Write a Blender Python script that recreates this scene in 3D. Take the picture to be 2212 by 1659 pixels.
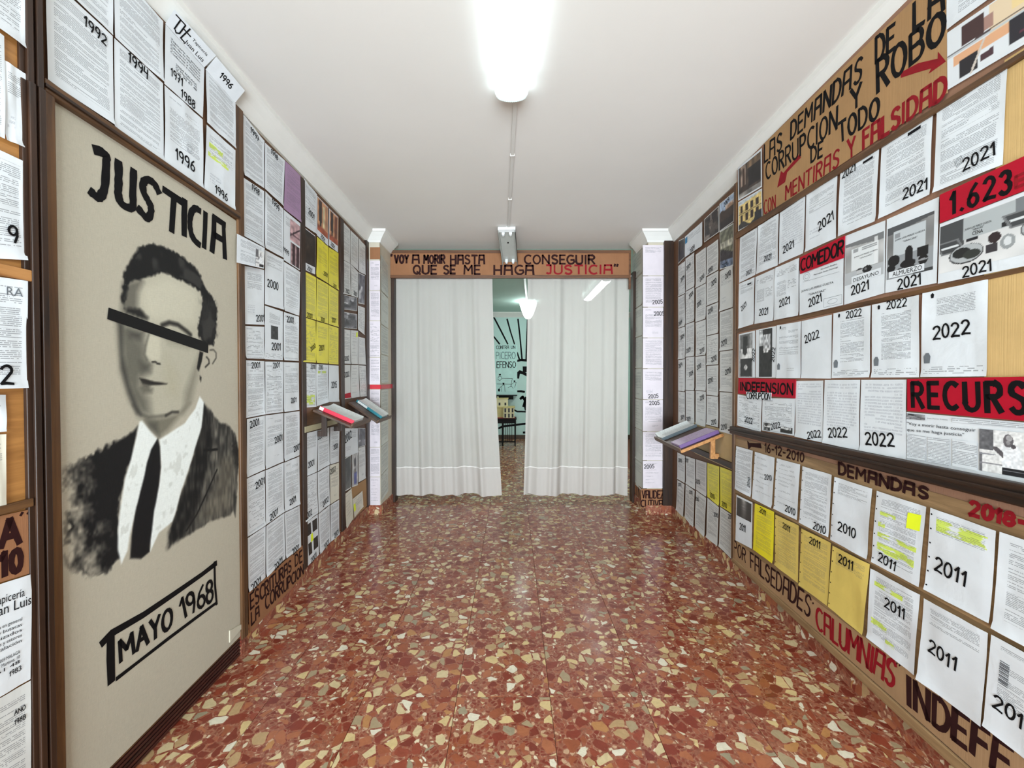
import bpy, math, random, zlib
import numpy as np
from mathutils import Vector
for o in list(bpy.data.objects): bpy.data.objects.remove(o)
SC = bpy.context.scene
COL = SC.collection
# ---------------------------------------------------------------- camera
F, CX, CY, CAMZ, PITCH = 896.0, 1106.0, 829.5, 1.39, 0.0156
cd = bpy.data.cameras.new('camera'); cam = bpy.data.objects.new('camera', cd); COL.objects.link(cam)
cd.sensor_width = 36; cd.lens = F / 2212 * 36; cd.clip_start = 0.02
cam.location = (0, 0, CAMZ); cam.rotation_euler = (math.pi/2 - PITCH, 0, 0)
SC.camera = cam
# ---------------------------------------------------------------- world, exposure
w = bpy.data.worlds.new('world'); SC.world = w; w.use_nodes = True
w.node_tree.nodes['Background'].inputs[0].default_value = (0.9, 0.95, 1.0, 1)
w.node_tree.nodes['Background'].inputs[1].default_value = 0.12
SC.view_settings.view_transform = 'Standard'; SC.view_settings.look = 'None'
SC.view_settings.gamma = 1.0; SC.view_settings.exposure = -0.26
SC.view_settings.use_curve_mapping = False
LAMP_E = 14.0
BACK_E = 78.0
def area(name, loc, rot, sx, sy, power, col):
    l = bpy.data.lights.new(name, 'AREA'); l.shape = 'RECTANGLE'; l.size = sx; l.size_y = sy; l.energy = power; l.color = col
    o = bpy.data.objects.new(name, l); COL.objects.link(o); o.location = loc; o.rotation_euler = rot; return o
# cool fill light added behind the camera, aimed to lift ceiling and far end
_fill = area('rear_fill_light', (0.05, -2.9, 1.25), (math.radians(90+9), 0, 0), 2.6, 2.0, 290, (0.80, 0.92, 1.0)); _fill.data.spread = math.radians(105)

# ---------------------------------------------------------------- materials
def c(r, g, b, k=1.0):
    f = lambda x: ((x/255+0.055)/1.055)**2.4 if x > 10 else x/255/12.92
    return (min(1, f(r)*k), min(1, f(g)*k), min(1, f(b)*k), 1)
class NT:
    def __init__(s, name):
        s.m = bpy.data.materials.new(name); s.m.use_nodes = True; s.t = s.m.node_tree; s.n = s.t.nodes; s.l = s.t.links
        s.b = s.n['Principled BSDF']; s.out = s.n['Material Output']
    def add(s, typ, **kw):
        n = s.n.new(typ)
        for k, v in kw.items(): setattr(n, k, v)
        return n
    def link(s, a, b): s.l.new(a, b)
    def math(s, op, a, b=None, c_=None):
        n = s.n.new('ShaderNodeMath'); n.operation = op
        for i, v in enumerate((a, b, c_)):
            if v is None: continue
            if isinstance(v, (int, float)): n.inputs[i].default_value = v
            else: s.l.new(v, n.inputs[i])
        return n.outputs[0]
    def mix(s, fac, a, b, typ='MIX'):
        n = s.n.new('ShaderNodeMix'); n.data_type = 'RGBA'; n.blend_type = typ
        for i, v in ((0, fac), (6, a), (7, b)):
            if isinstance(v, (int, float)): n.inputs[i].default_value = v
            elif isinstance(v, tuple): n.inputs[i].default_value = v
            else: s.l.new(v, n.inputs[i])
        return n.outputs[2]
    def noise(s, vec, scale, detail=2, rough=0.5, dist=0.0, dim='3D'):
        n = s.n.new('ShaderNodeTexNoise'); n.noise_dimensions = dim
        n.inputs['Scale'].default_value = scale; n.inputs['Detail'].default_value = detail
        n.inputs['Roughness'].default_value = rough; n.inputs['Distortion'].default_value = dist
        if vec is not None: s.l.new(vec, n.inputs['Vector'])
        return n
    def ramp(s, fac, stops, interp='LINEAR'):
        n = s.n.new('ShaderNodeValToRGB'); n.color_ramp.interpolation = interp
        e = n.color_ramp.elements
        while len(e) < len(stops): e.new(0.5)
        for i, (p, col) in enumerate(stops):
            e[i].position = p; e[i].color = col
        s.l.new(fac, n.inputs[0]); return n.outputs[0]
    def mapping(s, vec, scale=(1, 1, 1), loc=(0, 0, 0)):
        n = s.n.new('ShaderNodeMapping'); n.inputs['Scale'].default_value = scale; n.inputs['Location'].default_value = loc
        s.l.new(vec, n.inputs[0]); return n.outputs[0]
    def coord(s, kind='Object'): return s.n.new('ShaderNodeTexCoord').outputs[kind]
    def pos(s): return s.n.new('ShaderNodeNewGeometry').outputs['Position']
    def bump(s, h, strength, dist=0.01):
        n = s.n.new('ShaderNodeBump'); n.inputs['Strength'].default_value = strength; n.inputs['Distance'].default_value = dist
        s.l.new(h, n.inputs['Height']); s.l.new(n.outputs[0], s.b.inputs['Normal'])
    def col(s, v):
        if isinstance(v, tuple): s.b.inputs['Base Color'].default_value = v
        else: s.l.new(v, s.b.inputs['Base Color'])
    def rough(s, r, spec=0.5):
        s.b.inputs['Roughness'].default_value = r; s.b.inputs['Specular IOR Level'].default_value = spec

def plain(name, col, rough=0.6, spec=0.4, var=0.08, scale=8, bump=0.0, metal=0.0):
    t = NT(name); p = t.pos(); n = t.noise(p, scale, 4, 0.6)
    k = t.ramp(n.outputs[0], [(0.25, tuple(x*(1-var) for x in col[:3])+(1,)), (0.75, tuple(min(1, x*(1+var)) for x in col[:3])+(1,))])
    t.col(k); t.rough(rough, spec); t.b.inputs['Metallic'].default_value = metal
    if bump: t.bump(t.noise(p, scale*12, 3).outputs[0], bump, 0.004)
    return t.m
def wood(name, dark, light, axis=2, scale=1.0, rough=0.45):
    t = NT(name); p = t.pos()
    s = [34.0*scale]*3; s[axis] = 2.2*scale
    n = t.noise(t.mapping(p, tuple(s)), 1.0, 5, 0.62, 0.6)
    n2 = t.noise(p, 3.0, 2)
    f = t.math('ADD', t.math('MULTIPLY', n.outputs[0], 0.75), t.math('MULTIPLY', n2.outputs[0], 0.25))
    t.col(t.ramp(f, [(0.34, dark), (0.5, tuple((a+b)/2 for a, b in zip(dark, light))), (0.66, light)]))
    t.rough(rough, 0.45); t.bump(n.outputs[0], 0.25, 0.002); return t.m
WOOD_DARK_V = wood('dark_stained_wood_upright', c(28, 16, 9), c(60, 37, 22), 2)
WOOD_DARK_Y = wood('dark_stained_wood_lengthwise', c(28, 17, 10), c(66, 42, 26), 1)
WOOD_MID_V = wood('brown_wood_upright', c(60, 38, 22), c(112, 78, 46), 2)
WOOD_MID_Y = wood('brown_wood_lengthwise', c(60, 38, 22), c(112, 78, 46), 1)
WOOD_MID_X = wood('brown_wood_across', c(74, 46, 28), c(122, 80, 50), 0)
WOOD_STRIP = wood('faded_wood_board', c(118, 92, 62), c(168, 136, 98), 1)
WOOD_PINE = wood('varnished_pine', c(150, 98, 50), c(205, 150, 92), 1)
WOOD_ORANGE = wood('orange_varnished_wood', c(140, 92, 45), c(196, 140, 78), 1)
WOOD_SKIRT = wood('mahogany_skirting', c(38, 14, 10), c(74, 32, 24), 1)
PLASTER = plain('white_ceiling_paint', c(226, 222, 217), 0.85, 0.2, 0.025, 1.2, 0.10)
CORNICE = plain('white_plaster_moulding', c(232, 231, 226), 0.7, 0.3, 0.03, 6, 0.04)
WALLP = plain('cream_wall_paint', c(205, 196, 178), 0.8, 0.2, 0.05, 3, 0.08)
MINT = plain('mint_wall_paint', c(204, 230, 224), 0.8, 0.2, 0.02, 2)
GREENCEIL = plain('pale_green_ceiling_paint', c(196, 222, 214), 0.8, 0.2, 0.03, 2)
WHITEPL = plain('white_enamel', c(236, 238, 238), 0.35, 0.5, 0.02, 6)
PVC = plain('white_plastic_trunking', c(214, 211, 206), 0.5, 0.4, 0.02, 6)
TINM = plain('grey_reflector_enamel', c(176, 178, 172), 0.35, 0.5, 0.06, 8)
BLACKM = plain('black_lacquer', c(14, 11, 10), 0.6, 0.2, 0.1, 8)
GREYM = plain('grey_plastic', c(120, 128, 130), 0.4, 0.5, 0.05, 8)

def cardboard(name, col, corr=(0, 0, 0)):
    t = NT(name); p = t.pos(); n = t.noise(p, 5, 4, 0.6)
    n2 = t.noise(t.mapping(p, (240, 240, 3)), 1.0, 2)
    f = t.math('ADD', t.math('MULTIPLY', n.outputs[0], 0.7), t.math('MULTIPLY', n2.outputs[0], 0.3))
    t.col(t.ramp(f, [(0.3, tuple(x*0.86 for x in col[:3])+(1,)), (0.7, tuple(min(1, x*1.1) for x in col[:3])+(1,))]))
    t.rough(0.75, 0.25); t.bump(n2.outputs[0], 0.25, 0.002); return t.m
CARD_UP = cardboard('brown_cardboard', c(172, 134, 92)); CARD_GAP = cardboard('pinkish_brown_cardboard', c(156, 118, 96))
CARD_TAN = cardboard('yellowish_cardboard', c(206, 172, 116))
CARD_HEAD = cardboard('reddish_brown_cardboard', c(152, 106, 74))
CARD_LOW = cardboard('dull_brown_cardboard', c(164, 130, 96))
RED = plain('red_paper', c(176, 8, 38), 0.6, 0.25, 0.08, 14)
INK = plain('black_brush_ink', c(15, 14, 16), 0.7, 0.15, 0.3, 30)
INK_BR = plain('dark_red_brown_marker', c(46, 20, 20), 0.7, 0.15, 0.2, 30)
INK_RED = plain('crimson_marker', c(138, 18, 30), 0.65, 0.2, 0.15, 30)
PRINTK = plain('black_printed_ink', c(22, 22, 26), 0.7, 0.15, 0.1, 30)
PRINTG = plain('faded_printed_ink', c(110, 116, 122), 0.6, 0.3, 0.1, 30)

def terrazzo(name, tile_random=True, scale=22.0, warm=1.0, gloss=0.13):
    """Broken marble set in red cement, polished."""
    t = NT(name); p = t.pos()
    if tile_random:
        oi = t.add('ShaderNodeObjectInfo')
        off = t.add('ShaderNodeVectorMath', operation='SCALE'); t.link(p, off.inputs[0]); off.inputs['Scale'].default_value = 1.0
        r = t.math('MULTIPLY', oi.outputs['Random'], 61.0)
        cmb = t.add('ShaderNodeCombineXYZ'); t.link(r, cmb.inputs[0]); t.link(t.math('MULTIPLY', r, 0.37), cmb.inputs[1]); t.link(t.math('MULTIPLY', r, 1.3), cmb.inputs[2])
        ad = t.add('ShaderNodeVectorMath', operation='ADD'); t.link(p, ad.inputs[0]); t.link(cmb.outputs[0], ad.inputs[1]); p = ad.outputs[0]
    dn = t.noise(p, 9, 2); dv = t.add('ShaderNodeVectorMath', operation='MULTIPLY_ADD')
    t.link(dn.outputs['Color'], dv.inputs[0]); dv.inputs[1].default_value = (0.05, 0.05, 0.05); t.link(p, dv.inputs[2]); q = dv.outputs[0]
    def layer(sc, rnd, edge_lo, edge_hi):
        v = t.add('ShaderNodeTexVoronoi'); v.inputs['Scale'].default_value = sc; v.inputs['Randomness'].default_value = rnd; t.link(q, v.inputs['Vector'])
        e = t.add('ShaderNodeTexVoronoi', feature='DISTANCE_TO_EDGE'); e.inputs['Scale'].default_value = sc; e.inputs['Randomness'].default_value = rnd; t.link(q, e.inputs['Vector'])
        sx = t.add('ShaderNodeSeparateColor'); t.link(v.outputs['Color'], sx.inputs[0])
        mr = t.add('ShaderNodeMapRange'); mr.inputs['From Min'].default_value = edge_lo; mr.inputs['From Max'].default_value = edge_hi
        # every chip has its own width of cement round it
        t.link(t.math('SUBTRACT', e.outputs[0], t.math('MULTIPLY', sx.outputs['Green'], 0.15)), mr.inputs['Value'])
        return sx, mr.outputs[0]
    W = warm
    stops = [(0.0, c(122, 52, 38)), (0.13, c(152, 84, 56)), (0.25, c(132, 58, 42)), (0.35, c(168, 102, 70)), (0.45, c(184, 152, 110)),
             (0.56, c(208, 188, 146)), (0.67, c(168, 148, 116)), (0.73, c(212, 186, 134)), (0.82, c(180, 128, 80)), (0.85, c(224, 216, 194)), (0.90, c(156, 144, 118)), (0.94, c(146, 70, 50))]
    s1, m1 = layer(scale, 1.0, 0.02, 0.045)
    chip1 = t.ramp(s1.outputs['Red'], stops, 'CONSTANT')
    s2, m2 = layer(scale*2.6, 1.0, 0.02, 0.10)
    chip2 = t.ramp(s2.outputs['Red'], [(0.0, c(132, 62, 46)), (0.25, c(158, 90, 66)), (0.5, c(140, 70, 52)), (0.74, c(196, 160, 128)), (0.84, c(222, 206, 176)), (0.90, c(130, 52, 38))], 'CONSTANT')
    cement = t.ramp(t.noise(q, 60, 4, 0.7).outputs[0], [(0.35, c(130, 74, 56)), (0.6, c(164, 108, 84)), (0.70, c(206, 178, 150))])
    base = t.mix(m2, cement, chip2)
    # part of the big cells carry no big stone, only small chips
    has = t.math('GREATER_THAN', s1.outputs['Blue'], 0.20)
    col = t.mix(t.math('MULTIPLY', m1, has), base, chip1)
    vein = t.ramp(t.noise(q, 26, 5, 0.7, 1.4).outputs[0], [(0.3, (0.80, 0.78, 0.76, 1)), (0.6, (1.06, 1.06, 1.06, 1))])
    col = t.mix(0.75, col, vein, 'MULTIPLY')
    t.col(col); t.b.inputs['Specular IOR Level'].default_value = 0.5
    rr = t.ramp(t.noise(p, 7, 3).outputs[0], [(0.3, (gloss, gloss, gloss, 1)), (0.7, (gloss+0.16,)*3+(1,))]); t.link(rr, t.b.inputs['Roughness'])
    return t.m
TERR = terrazzo('red_marble_terrazzo')
TERR_BASE = terrazzo('red_marble_terrazzo_skirting', True, 19.0, 1, 0.3)
GROUT = plain('reddish_cement_joint', c(122, 76, 60), 0.8, 0.2, 0.1, 30)

# ---- printed paper
INKC = {'n': c(96, 100, 108), 'k': c(60, 62, 70)}
_pm = {}
def paper(col, hl=None, kind='plain', dens=0.42):
    """kind: plain | typed | hand | table. UV is in metres on the sheet."""
    key = (col, hl, kind, dens)
    if key in _pm: return _pm[key]
    nm = {'plain': 'sheet_paper', 'typed': 'typed_print', 'hand': 'handwriting', 'table': 'printed_form'}[kind]
    t = NT(nm); base = col
    p = t.pos(); crease = t.noise(p, 11, 4, 0.55, 0.5)
    uv = t.add('ShaderNodeUVMap').outputs[0]
    tone = t.ramp(crease.outputs[0], [(0.3, (0.93, 0.93, 0.93, 1)), (0.7, (1, 1, 1, 1))])
    colr = base
    if hl:
        hn = t.noise(t.mapping(uv, (18, 60, 1)), 1.0, 2)
        colr = t.mix(t.ramp(hn.outputs[0], [(0.40, (0, 0, 0, 1)), (0.47, (1, 1, 1, 1))]), base, hl)
    if kind != 'plain':
        pitch = {'typed': 0.0050, 'hand': 0.0125, 'table': 0.0075}[kind]
        sx = t.add('ShaderNodeSeparateXYZ'); t.link(uv, sx.inputs[0])
        oi = t.add('ShaderNodeObjectInfo')
        wob = t.math('MULTIPLY', t.noise(uv, 12 if kind == 'hand' else 3, 1).outputs[0], 0.006 if kind == 'hand' else 0.001)
        row = t.math('DIVIDE', t.math('ADD', sx.outputs[1], wob), pitch)
        fr = t.math('FRACT', row); ri = t.math('FLOOR', row)
        duty = 0.24 if kind != 'hand' else 0.30
        band = t.math('LESS_THAN', t.math('ABSOLUTE', t.math('SUBTRACT', fr, 0.5)), duty)
        cmb = t.add('ShaderNodeCombineXYZ')
        t.link(t.math('MULTIPLY', sx.outputs[0], 210.0 if kind == 'typed' else 120.0), cmb.inputs[0])
        t.link(t.math('MULTIPLY', ri, 7.31), cmb.inputs[1]); t.link(t.math('MULTIPLY', oi.outputs['Random'], 91.0), cmb.inputs[2])
        wn = t.noise(cmb.outputs[0], 1.0, 1, 0.6)
        word = t.math('GREATER_THAN', wn.outputs[0], dens)
        cm2 = t.add('ShaderNodeCombineXYZ'); t.link(t.math('MULTIPLY', ri, 3.77), cm2.inputs[0]); t.link(t.math('MULTIPLY', oi.outputs['Random'], 37.0), cm2.inputs[1])
        t.link(t.math('MULTIPLY', sx.outputs[0], 5.0 if kind != 'table' else 26.0), cm2.inputs[2])
        ln = t.math('GREATER_THAN', t.noise(cm2.outputs[0], 1.0, 0).outputs[0], 0.36 if kind != 'table' else 0.47)
        mask = t.math('MULTIPLY', t.math('MULTIPLY', band, word), ln)
        ink = {'typed': c(84, 88, 98), 'hand': c(98, 104, 128), 'table': c(92, 96, 104)}[kind]
        if kind == 'hand':
            st = t.noise(t.mapping(uv, (900, 420, 1)), 1.0, 2, 0.5, 0.8)
            mask = t.math('MULTIPLY', mask, t.math('GREATER_THAN', st.outputs[0], 0.5))
        colr = t.mix(t.math('MULTIPLY', mask, 0.60 if kind != 'hand' else 0.5), colr, t.mix(0.8, colr, ink) if hl or col[2] < 0.5 else ink)
    t.col(t.mix(1.0, colr, tone, 'MULTIPLY'))
    t.rough(0.42, 0.4); t.b.inputs['Coat Weight'].default_value = 0.10; t.b.inputs['Coat Roughness'].default_value = 0.25
    t.bump(crease.outputs[0], 0.18, 0.01)
    _pm[key] = t.m; return t.m
PAPC = {'w': c(228, 233, 238), 'g': c(216, 218, 216), 'p': c(226, 216, 222), 'y': c(232, 220, 62), 'd': c(222, 196, 104), 'Y': c(240, 224, 40), 'v': c(170, 136, 172),
        'c': c(226, 222, 206), 'G': c(196, 200, 192), 's': c(210, 208, 206)}
HL = c(214, 234, 104)
def tape_mat():
    t = NT('fluorescent_note'); t.col(c(236, 250, 40)); t.rough(0.5); return t.m
NOTE = tape_mat()
def vcol_mat(name, rough=0.45):
    t = NT(name); a = t.add('ShaderNodeVertexColor'); a.layer_name = 'Col'; t.col(a.outputs[0]); t.rough(rough, 0.4)
    t.b.inputs['Coat Weight'].default_value = 0.1; t.b.inputs['Coat Roughness'].default_value = 0.2; return t.m
PHOTO = vcol_mat('photographic_print')

# ---------------------------------------------------------------- mesh helpers
def mk(name, V, Fc, mats, parent=None, org=(0, 0, 0), midx=None, uv=None, smooth=False, cols=None, **props):
    me = bpy.data.meshes.new(name)
    ox, oy, oz = org
    me.from_pydata([(float(v[0]-ox), float(v[1]-oy), float(v[2]-oz)) for v in V], [], [tuple(int(i) for i in f) for f in Fc])
    if not isinstance(mats, (list, tuple)): mats = [mats]
    for m in mats: me.materials.append(m)
    if midx is not None: me.polygons.foreach_set('material_index', midx)
    if uv is not None:
        l = me.uv_layers.new(name='UVMap'); idx = np.zeros(len(me.loops), dtype=np.int32); me.loops.foreach_get('vertex_index', idx)
        l.data.foreach_set('uv', np.asarray(uv, dtype=np.float32)[idx].ravel())
    if cols is not None:
        a = me.color_attributes.new('Col', 'FLOAT_COLOR', 'POINT')
        cc = np.ones((len(V), 4), dtype=np.float32); cc[:, :cols.shape[1]] = cols; a.data.foreach_set('color', cc.ravel())
    if smooth: me.polygons.foreach_set('use_smooth', [True]*len(me.polygons))
    me.update()
    o = bpy.data.objects.new(name, me); COL.objects.link(o)
    if parent is not None: o.parent = parent
    else: o.location = org
    for k, v in props.items():
        if v is not None: o[k] = v
    return o
def empty(name, org, **props):
    o = bpy.data.objects.new(name, None); COL.objects.link(o); o.location = org; o.empty_display_size = 0.05
    for k, v in props.items():
        if v is not None: o[k] = v
    return o
BF = [(0, 1, 3, 2), (4, 6, 7, 5), (0, 4, 5, 1), (2, 3, 7, 6), (0, 2, 6, 4), (1, 5, 7, 3)]
class MB:
    def __init__(s): s.V = []; s.F = []
    def box(s, lo, hi):
        b = len(s.V)
        for x in (lo[0], hi[0]):
            for y in (lo[1], hi[1]):
                for z in (lo[2], hi[2]): s.V.append((x, y, z))
        s.F += [tuple(b+i for i in f) for f in BF]; return s
    def hexa(s, P):   # 8 points: order as box
        b = len(s.V); s.V += [tuple(p) for p in P]; s.F += [tuple(b+i for i in f) for f in BF]; return s
    def bar(s, a, b_, w_, h_, up=(0, 0, 1)):
        a = Vector(a); b_ = Vector(b_); d = (b_-a).normalized(); u = Vector(up)
        sd = d.cross(u).normalized()*w_/2; u2 = sd.normalized().cross(d).normalized()*h_/2
        return s.hexa([a-sd-u2, a-sd+u2, a+sd-u2, a+sd+u2, b_-sd-u2, b_-sd+u2, b_+sd-u2, b_+sd+u2])
    def prof(s, pts, fn, t0, t1, n=1):  # extrude closed 2D profile; fn(a,b,t)->xyz
        b = len(s.V); k = len(pts)
        for i in range(n+1):
            t = t0+(t1-t0)*i/n
            for p in pts: s.V.append(tuple(fn(p[0], p[1], t)))
        for i in range(n):
            for j in range(k):
                a0 = b+i*k+j; a1 = b+i*k+(j+1) % k; s.F.append((a0, a1, a1+k, a0+k))
        s.F.append(tuple(b+j for j in range(k))[::-1]); s.F.append(tuple(b+n*k+j for j in range(k))); return s
    def cyl(s, a, b_, r, r2=None, n=12):
        a = Vector(a); b_ = Vector(b_); d = (b_-a).normalized(); u = Vector((0, 0, 1)) if abs(d.z) < 0.9 else Vector((1, 0, 0))
        e1 = d.cross(u).normalized(); e2 = d.cross(e1); b0 = len(s.V); r2 = r if r2 is None else r2
        for P, R in ((a, r), (b_, r2)):
            for i in range(n):
                t = 2*math.pi*i/n; s.V.append(tuple(P+e1*R*math.cos(t)+e2*R*math.sin(t)))
        for i in range(n):
            j = (i+1) % n; s.F.append((b0+i, b0+j, b0+n+j, b0+n+i))
        s.F.append(tuple(b0+i for i in range(n))[::-1]); s.F.append(tuple(b0+n+i for i in range(n))); return s
    def grid(s, fn, nu, nv):
        b = len(s.V)
        for j in range(nv+1):
            for i in range(nu+1): s.V.append(tuple(fn(i/nu, j/nv)))
        for j in range(nv):
            for i in range(nu):
                a = b+j*(nu+1)+i; s.F.append((a, a+1, a+nu+2, a+nu+1))
        return s
    def cen(s):
        a = np.array(s.V); return (float((a[:, 0].min()+a[:, 0].max())/2), float((a[:, 1].min()+a[:, 1].max())/2), float(a[:, 2].min()))
    def mk(s, name, mats, parent=None, org=None, bevel=0, **kw):
        o = mk(name, s.V, s.F, mats, parent, org if org is not None else s.cen(), **kw)
        if bevel:
            m = o.modifiers.new('bevel', 'BEVEL'); m.width = bevel; m.segments = 2; m.limit_method = 'ANGLE'; m.angle_limit = math.radians(50)
        return o

# ---------------------------------------------------------------- planes of the place
_fw = Vector((0, math.cos(PITCH), -math.sin(PITCH))); _up = Vector((0, math.sin(PITCH), math.cos(PITCH)))
EYE = Vector((0, 0, CAMZ))
def ray(px, py): return Vector((1, 0, 0))*((px-CX)/F) + _fw - _up*((py-CY)/F)
class Plane:
    """s runs along the surface (left to right as one faces it), z up, n towards the room."""
    def __init__(s, o, t, n): s.o = Vector(o); s.t = Vector(t).normalized(); s.n = Vector(n).normalized(); s.u = Vector((0, 0, 1))
    def at(s, a, z, off=0.0): return s.o + s.t*a + s.u*z + s.n*off
    def px(s, x, y, off=0.0):
        d = ray(x, y); k = ((s.o+s.n*off-EYE).dot(s.n))/d.dot(s.n); P = EYE+d*k-s.o
        return (P.dot(s.t), P.z)
    def off(s, d): return Plane(s.o+s.n*d, s.t, s.n)
KL, KR = -0.0346, 0.043
AL, AR = 1.32, 1.45
WL = Plane((-AL, 0, 0), (KL, 1, 0), (1, -KL, 0))        # left wall: X = -AL + KL*Y
WR = Plane((AR, 0, 0), (-KR, -1, 0), (-1, KR, 0))       # right wall: X = AR + KR*Y
def xl(y): return -AL+KL*y
def xr(y): return AR+KR*y
YC, YD, CEIL, YB = 4.20, 4.62, 2.86, 9.4
FCOL = Plane((0, YC, 0), (1, 0, 0), (0, -1, 0))
# ================================================================ the setting
Y0 = -3.0
# floor: slab and the tiles laid on it
fl = MB().box((-2.6, Y0, -0.06), (2.9, 9.5, -0.004)).mk('floor', GROUT, kind='structure', org=(0, 0, 0))
TS = 0.405
tile_me = None
b = MB(); h = TS/2-0.0006; bv = 0.0008
b.hexa([(-h, -h, -0.006), (-h+bv, -h+bv, 0), (-h, h, -0.006), (-h+bv, h-bv, 0), (h, -h, -0.006), (h-bv, -h+bv, 0), (h, h, -0.006), (h-bv, h-bv, 0)])
first = b.mk('floor_tile', TERR, parent=fl, org=(0, 0, 0)); first.location = (0.165-TS/2, 1.784+TS/2-TS*3, 0)
k = 0
for j in range(-10, 20):
    for i in range(-6, 7):
        x = 0.165-TS/2+i*TS; y = 1.784+TS/2+j*TS
        if i == 0 and j == -3: continue
        if y > 4.9 and abs(x) > 1.7: continue
        if y < 0.3 and (i+j) % 1 == 0 and y < -2.9: continue
        o = first.copy(); COL.objects.link(o); o.parent = fl; o.location = (x, y, 0); k += 1

# side walls, back wall behind the camera, ceilings
def wallbox(name, plane, s0, s1, z0, z1, th, mat, off=0.0, **kw):
    b = MB(); P = []
    for a in (s0, s1):
        for o in (off, off-th):
            for z in (z0, z1): P.append(plane.at(a, z, o))
    b.hexa(P); return b.mk(name, mat, **kw)
L1 = lambda y: y*math.sqrt(1+KL*KL)
R1 = lambda y: -y*math.sqrt(1+KR*KR)
wallbox('wall_left', WL, L1(Y0), L1(YC+0.04), 0, CEIL, 0.15, WALLP, kind='structure')
wallbox('wall_right', WR, R1(YC+0.04), R1(Y0), 0, CEIL, 0.15, WALLP, kind='structure')
MB().box((-1.5, Y0-0.15, 0), (1.7, Y0, CEIL)).mk('wall_near', WALLP, kind='structure')
MB().box((-1.75, Y0-0.15, CEIL), (1.95, YD+0.14, CEIL+0.1)).mk('ceiling', PLASTER, kind='structure')
# piers that narrow the passage
XLI, XRI = -1.335, 1.372
pl = MB().box((XLI-0.5, YC, 0), (XLI, YD+0.1, CEIL)).mk('wall_pier_left', WALLP, kind='structure')
pr = MB().box((XRI, YC, 0), (XRI+0.6, YD+0.1, CEIL)).mk('wall_pier_right', WALLP, kind='structure')
# room beyond
MB().box((-2.55, YD, 0), (XLI-0.4, YD+0.1, CEIL)).mk('wall_partition_left', MINT, kind='structure')
MB().box((XRI+0.5, YD, 0), (2.85, YD+0.1, CEIL)).mk('wall_partition_right', MINT, kind='structure')
MB().box((-2.65, YD, 0), (-2.5, YB+0.1, CEIL)).mk('wall_far_left', MINT, kind='structure')
MB().box((2.8, YD, 0), (2.95, YB+0.1, CEIL)).mk('wall_far_right', MINT, kind='structure')
MB().box((-2.6, YB, 0), (2.9, YB+0.15, CEIL)).mk('wall_far', MINT, kind='structure')
MB().box((-2.65, YD+0.14, CEIL), (2.95, YB+0.15, CEIL+0.1)).mk('ceiling', GREENCEIL, kind='structure')
MB().box((-2.5, YB-0.015, 0), (2.8, YB, 0.09)).mk('baseboard_far', plain('brown_skirting', c(84, 66, 52), 0.5), kind='structure')

# cornices
CP = [(0, 0), (0, -0.11), (0.012, -0.112), (0.018, -0.095), (0.045, -0.06), (0.075, -0.028), (0.085, -0.022), (0.088, 0)]
def cornice(name, plane, s0, s1, m0=0, m1=0, zt=CEIL):
    b = MB().prof(CP, lambda a, z, t: plane.at(t+a*(m0 if t == s0 else m1), zt+z, a), s0, s1)
    return b.mk(name, CORNICE, kind='structure')
cornice('trim_1', WL, L1(0.2), L1(YC-0.0))
cornice('trim_2', WR, R1(YC), R1(0.2))
SL = Plane((XLI, 0, 0), (0, 1, 0), (1, 0, 0)); SR = Plane((XRI, 0, 0), (0, -1, 0), (-1, 0, 0))
cornice('trim_4', FCOL, xl(YC)+0.0, XLI, 0, 1); cornice('trim_5', FCOL, XRI, xr(YC), -1, 0)
cornice('trim_6', SL, YC, YD-.05, -1, 0); cornice('trim_7', SR, -YD+.05, -YC, 0, 1)
cornice('trim_8', Plane((0, YB, 0), (1, 0, 0), (0, -1, 0)), -2.5, 2.8)

# marble skirting, slab by slab
def skirting(name, plane, s0, s1, hgt=0.095, th=0.014, step=0.405):
    root = empty(name, tuple(plane.at((s0+s1)/2, 0, 0)), kind='structure'); org = tuple(root.location)
    a = s0
    while a < s1-0.02:
        e = min(a+step, s1); P = []
        for q in (a+0.0006, e-0.0006):
            for o in (0.0, th):
                for z in (0.0, hgt): P.append(plane.at(q, z, o))
        MB().hexa(P).mk('skirting_slab', TERR_BASE, parent=root, org=org, bevel=0.001); a = e
    return root
skirting('baseboard_left', WL, L1(2.12), L1(YC))
skirting('baseboard_right', WR, R1(YC), R1(0.5))
skirting('baseboard_pier_left', FCOL, xl(YC), XLI+0.014)
skirting('baseboard_pier_right', FCOL, XRI-0.014, xr(YC))
skirting('baseboard_jamb_left', SL, YC, YD); skirting('baseboard_jamb_right', SR, -YD, -YC)

# panels (battens, posts and rails given in the plane of a wall)
def pstrip(name, plane, q4, th, mat, parent=None, org=None, base=0.0, bevel=0.002, **kw):
    """a board whose face, th in front of the plane, has the four corners q4 (TL,TR,BR,BL in the photo)"""
    P = []; f = [plane.px(x, y, base+th) for x, y in q4]
    TL, TR, BR, BL = f
    for (bt, tp) in ((BL, TL), (BR, TR)):
        for o in (base, base+th):
            P.append(plane.at(bt[0], bt[1], o)); P.append(plane.at(tp[0], tp[1], o))
    return MB().hexa(P).mk(name, mat, parent, org, bevel, **kw)
def srect(name, plane, s0, s1, z0, z1, th, mat, parent=None, org=None, base=0.0, bevel=0.002, **kw):
    P = []
    for a in (s0, s1):
        for o in (base, base+th):
            for z in (z0, z1): P.append(plane.at(a, z, o))
    return MB().hexa(P).mk(name, mat, parent, org, bevel, **kw)

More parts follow.
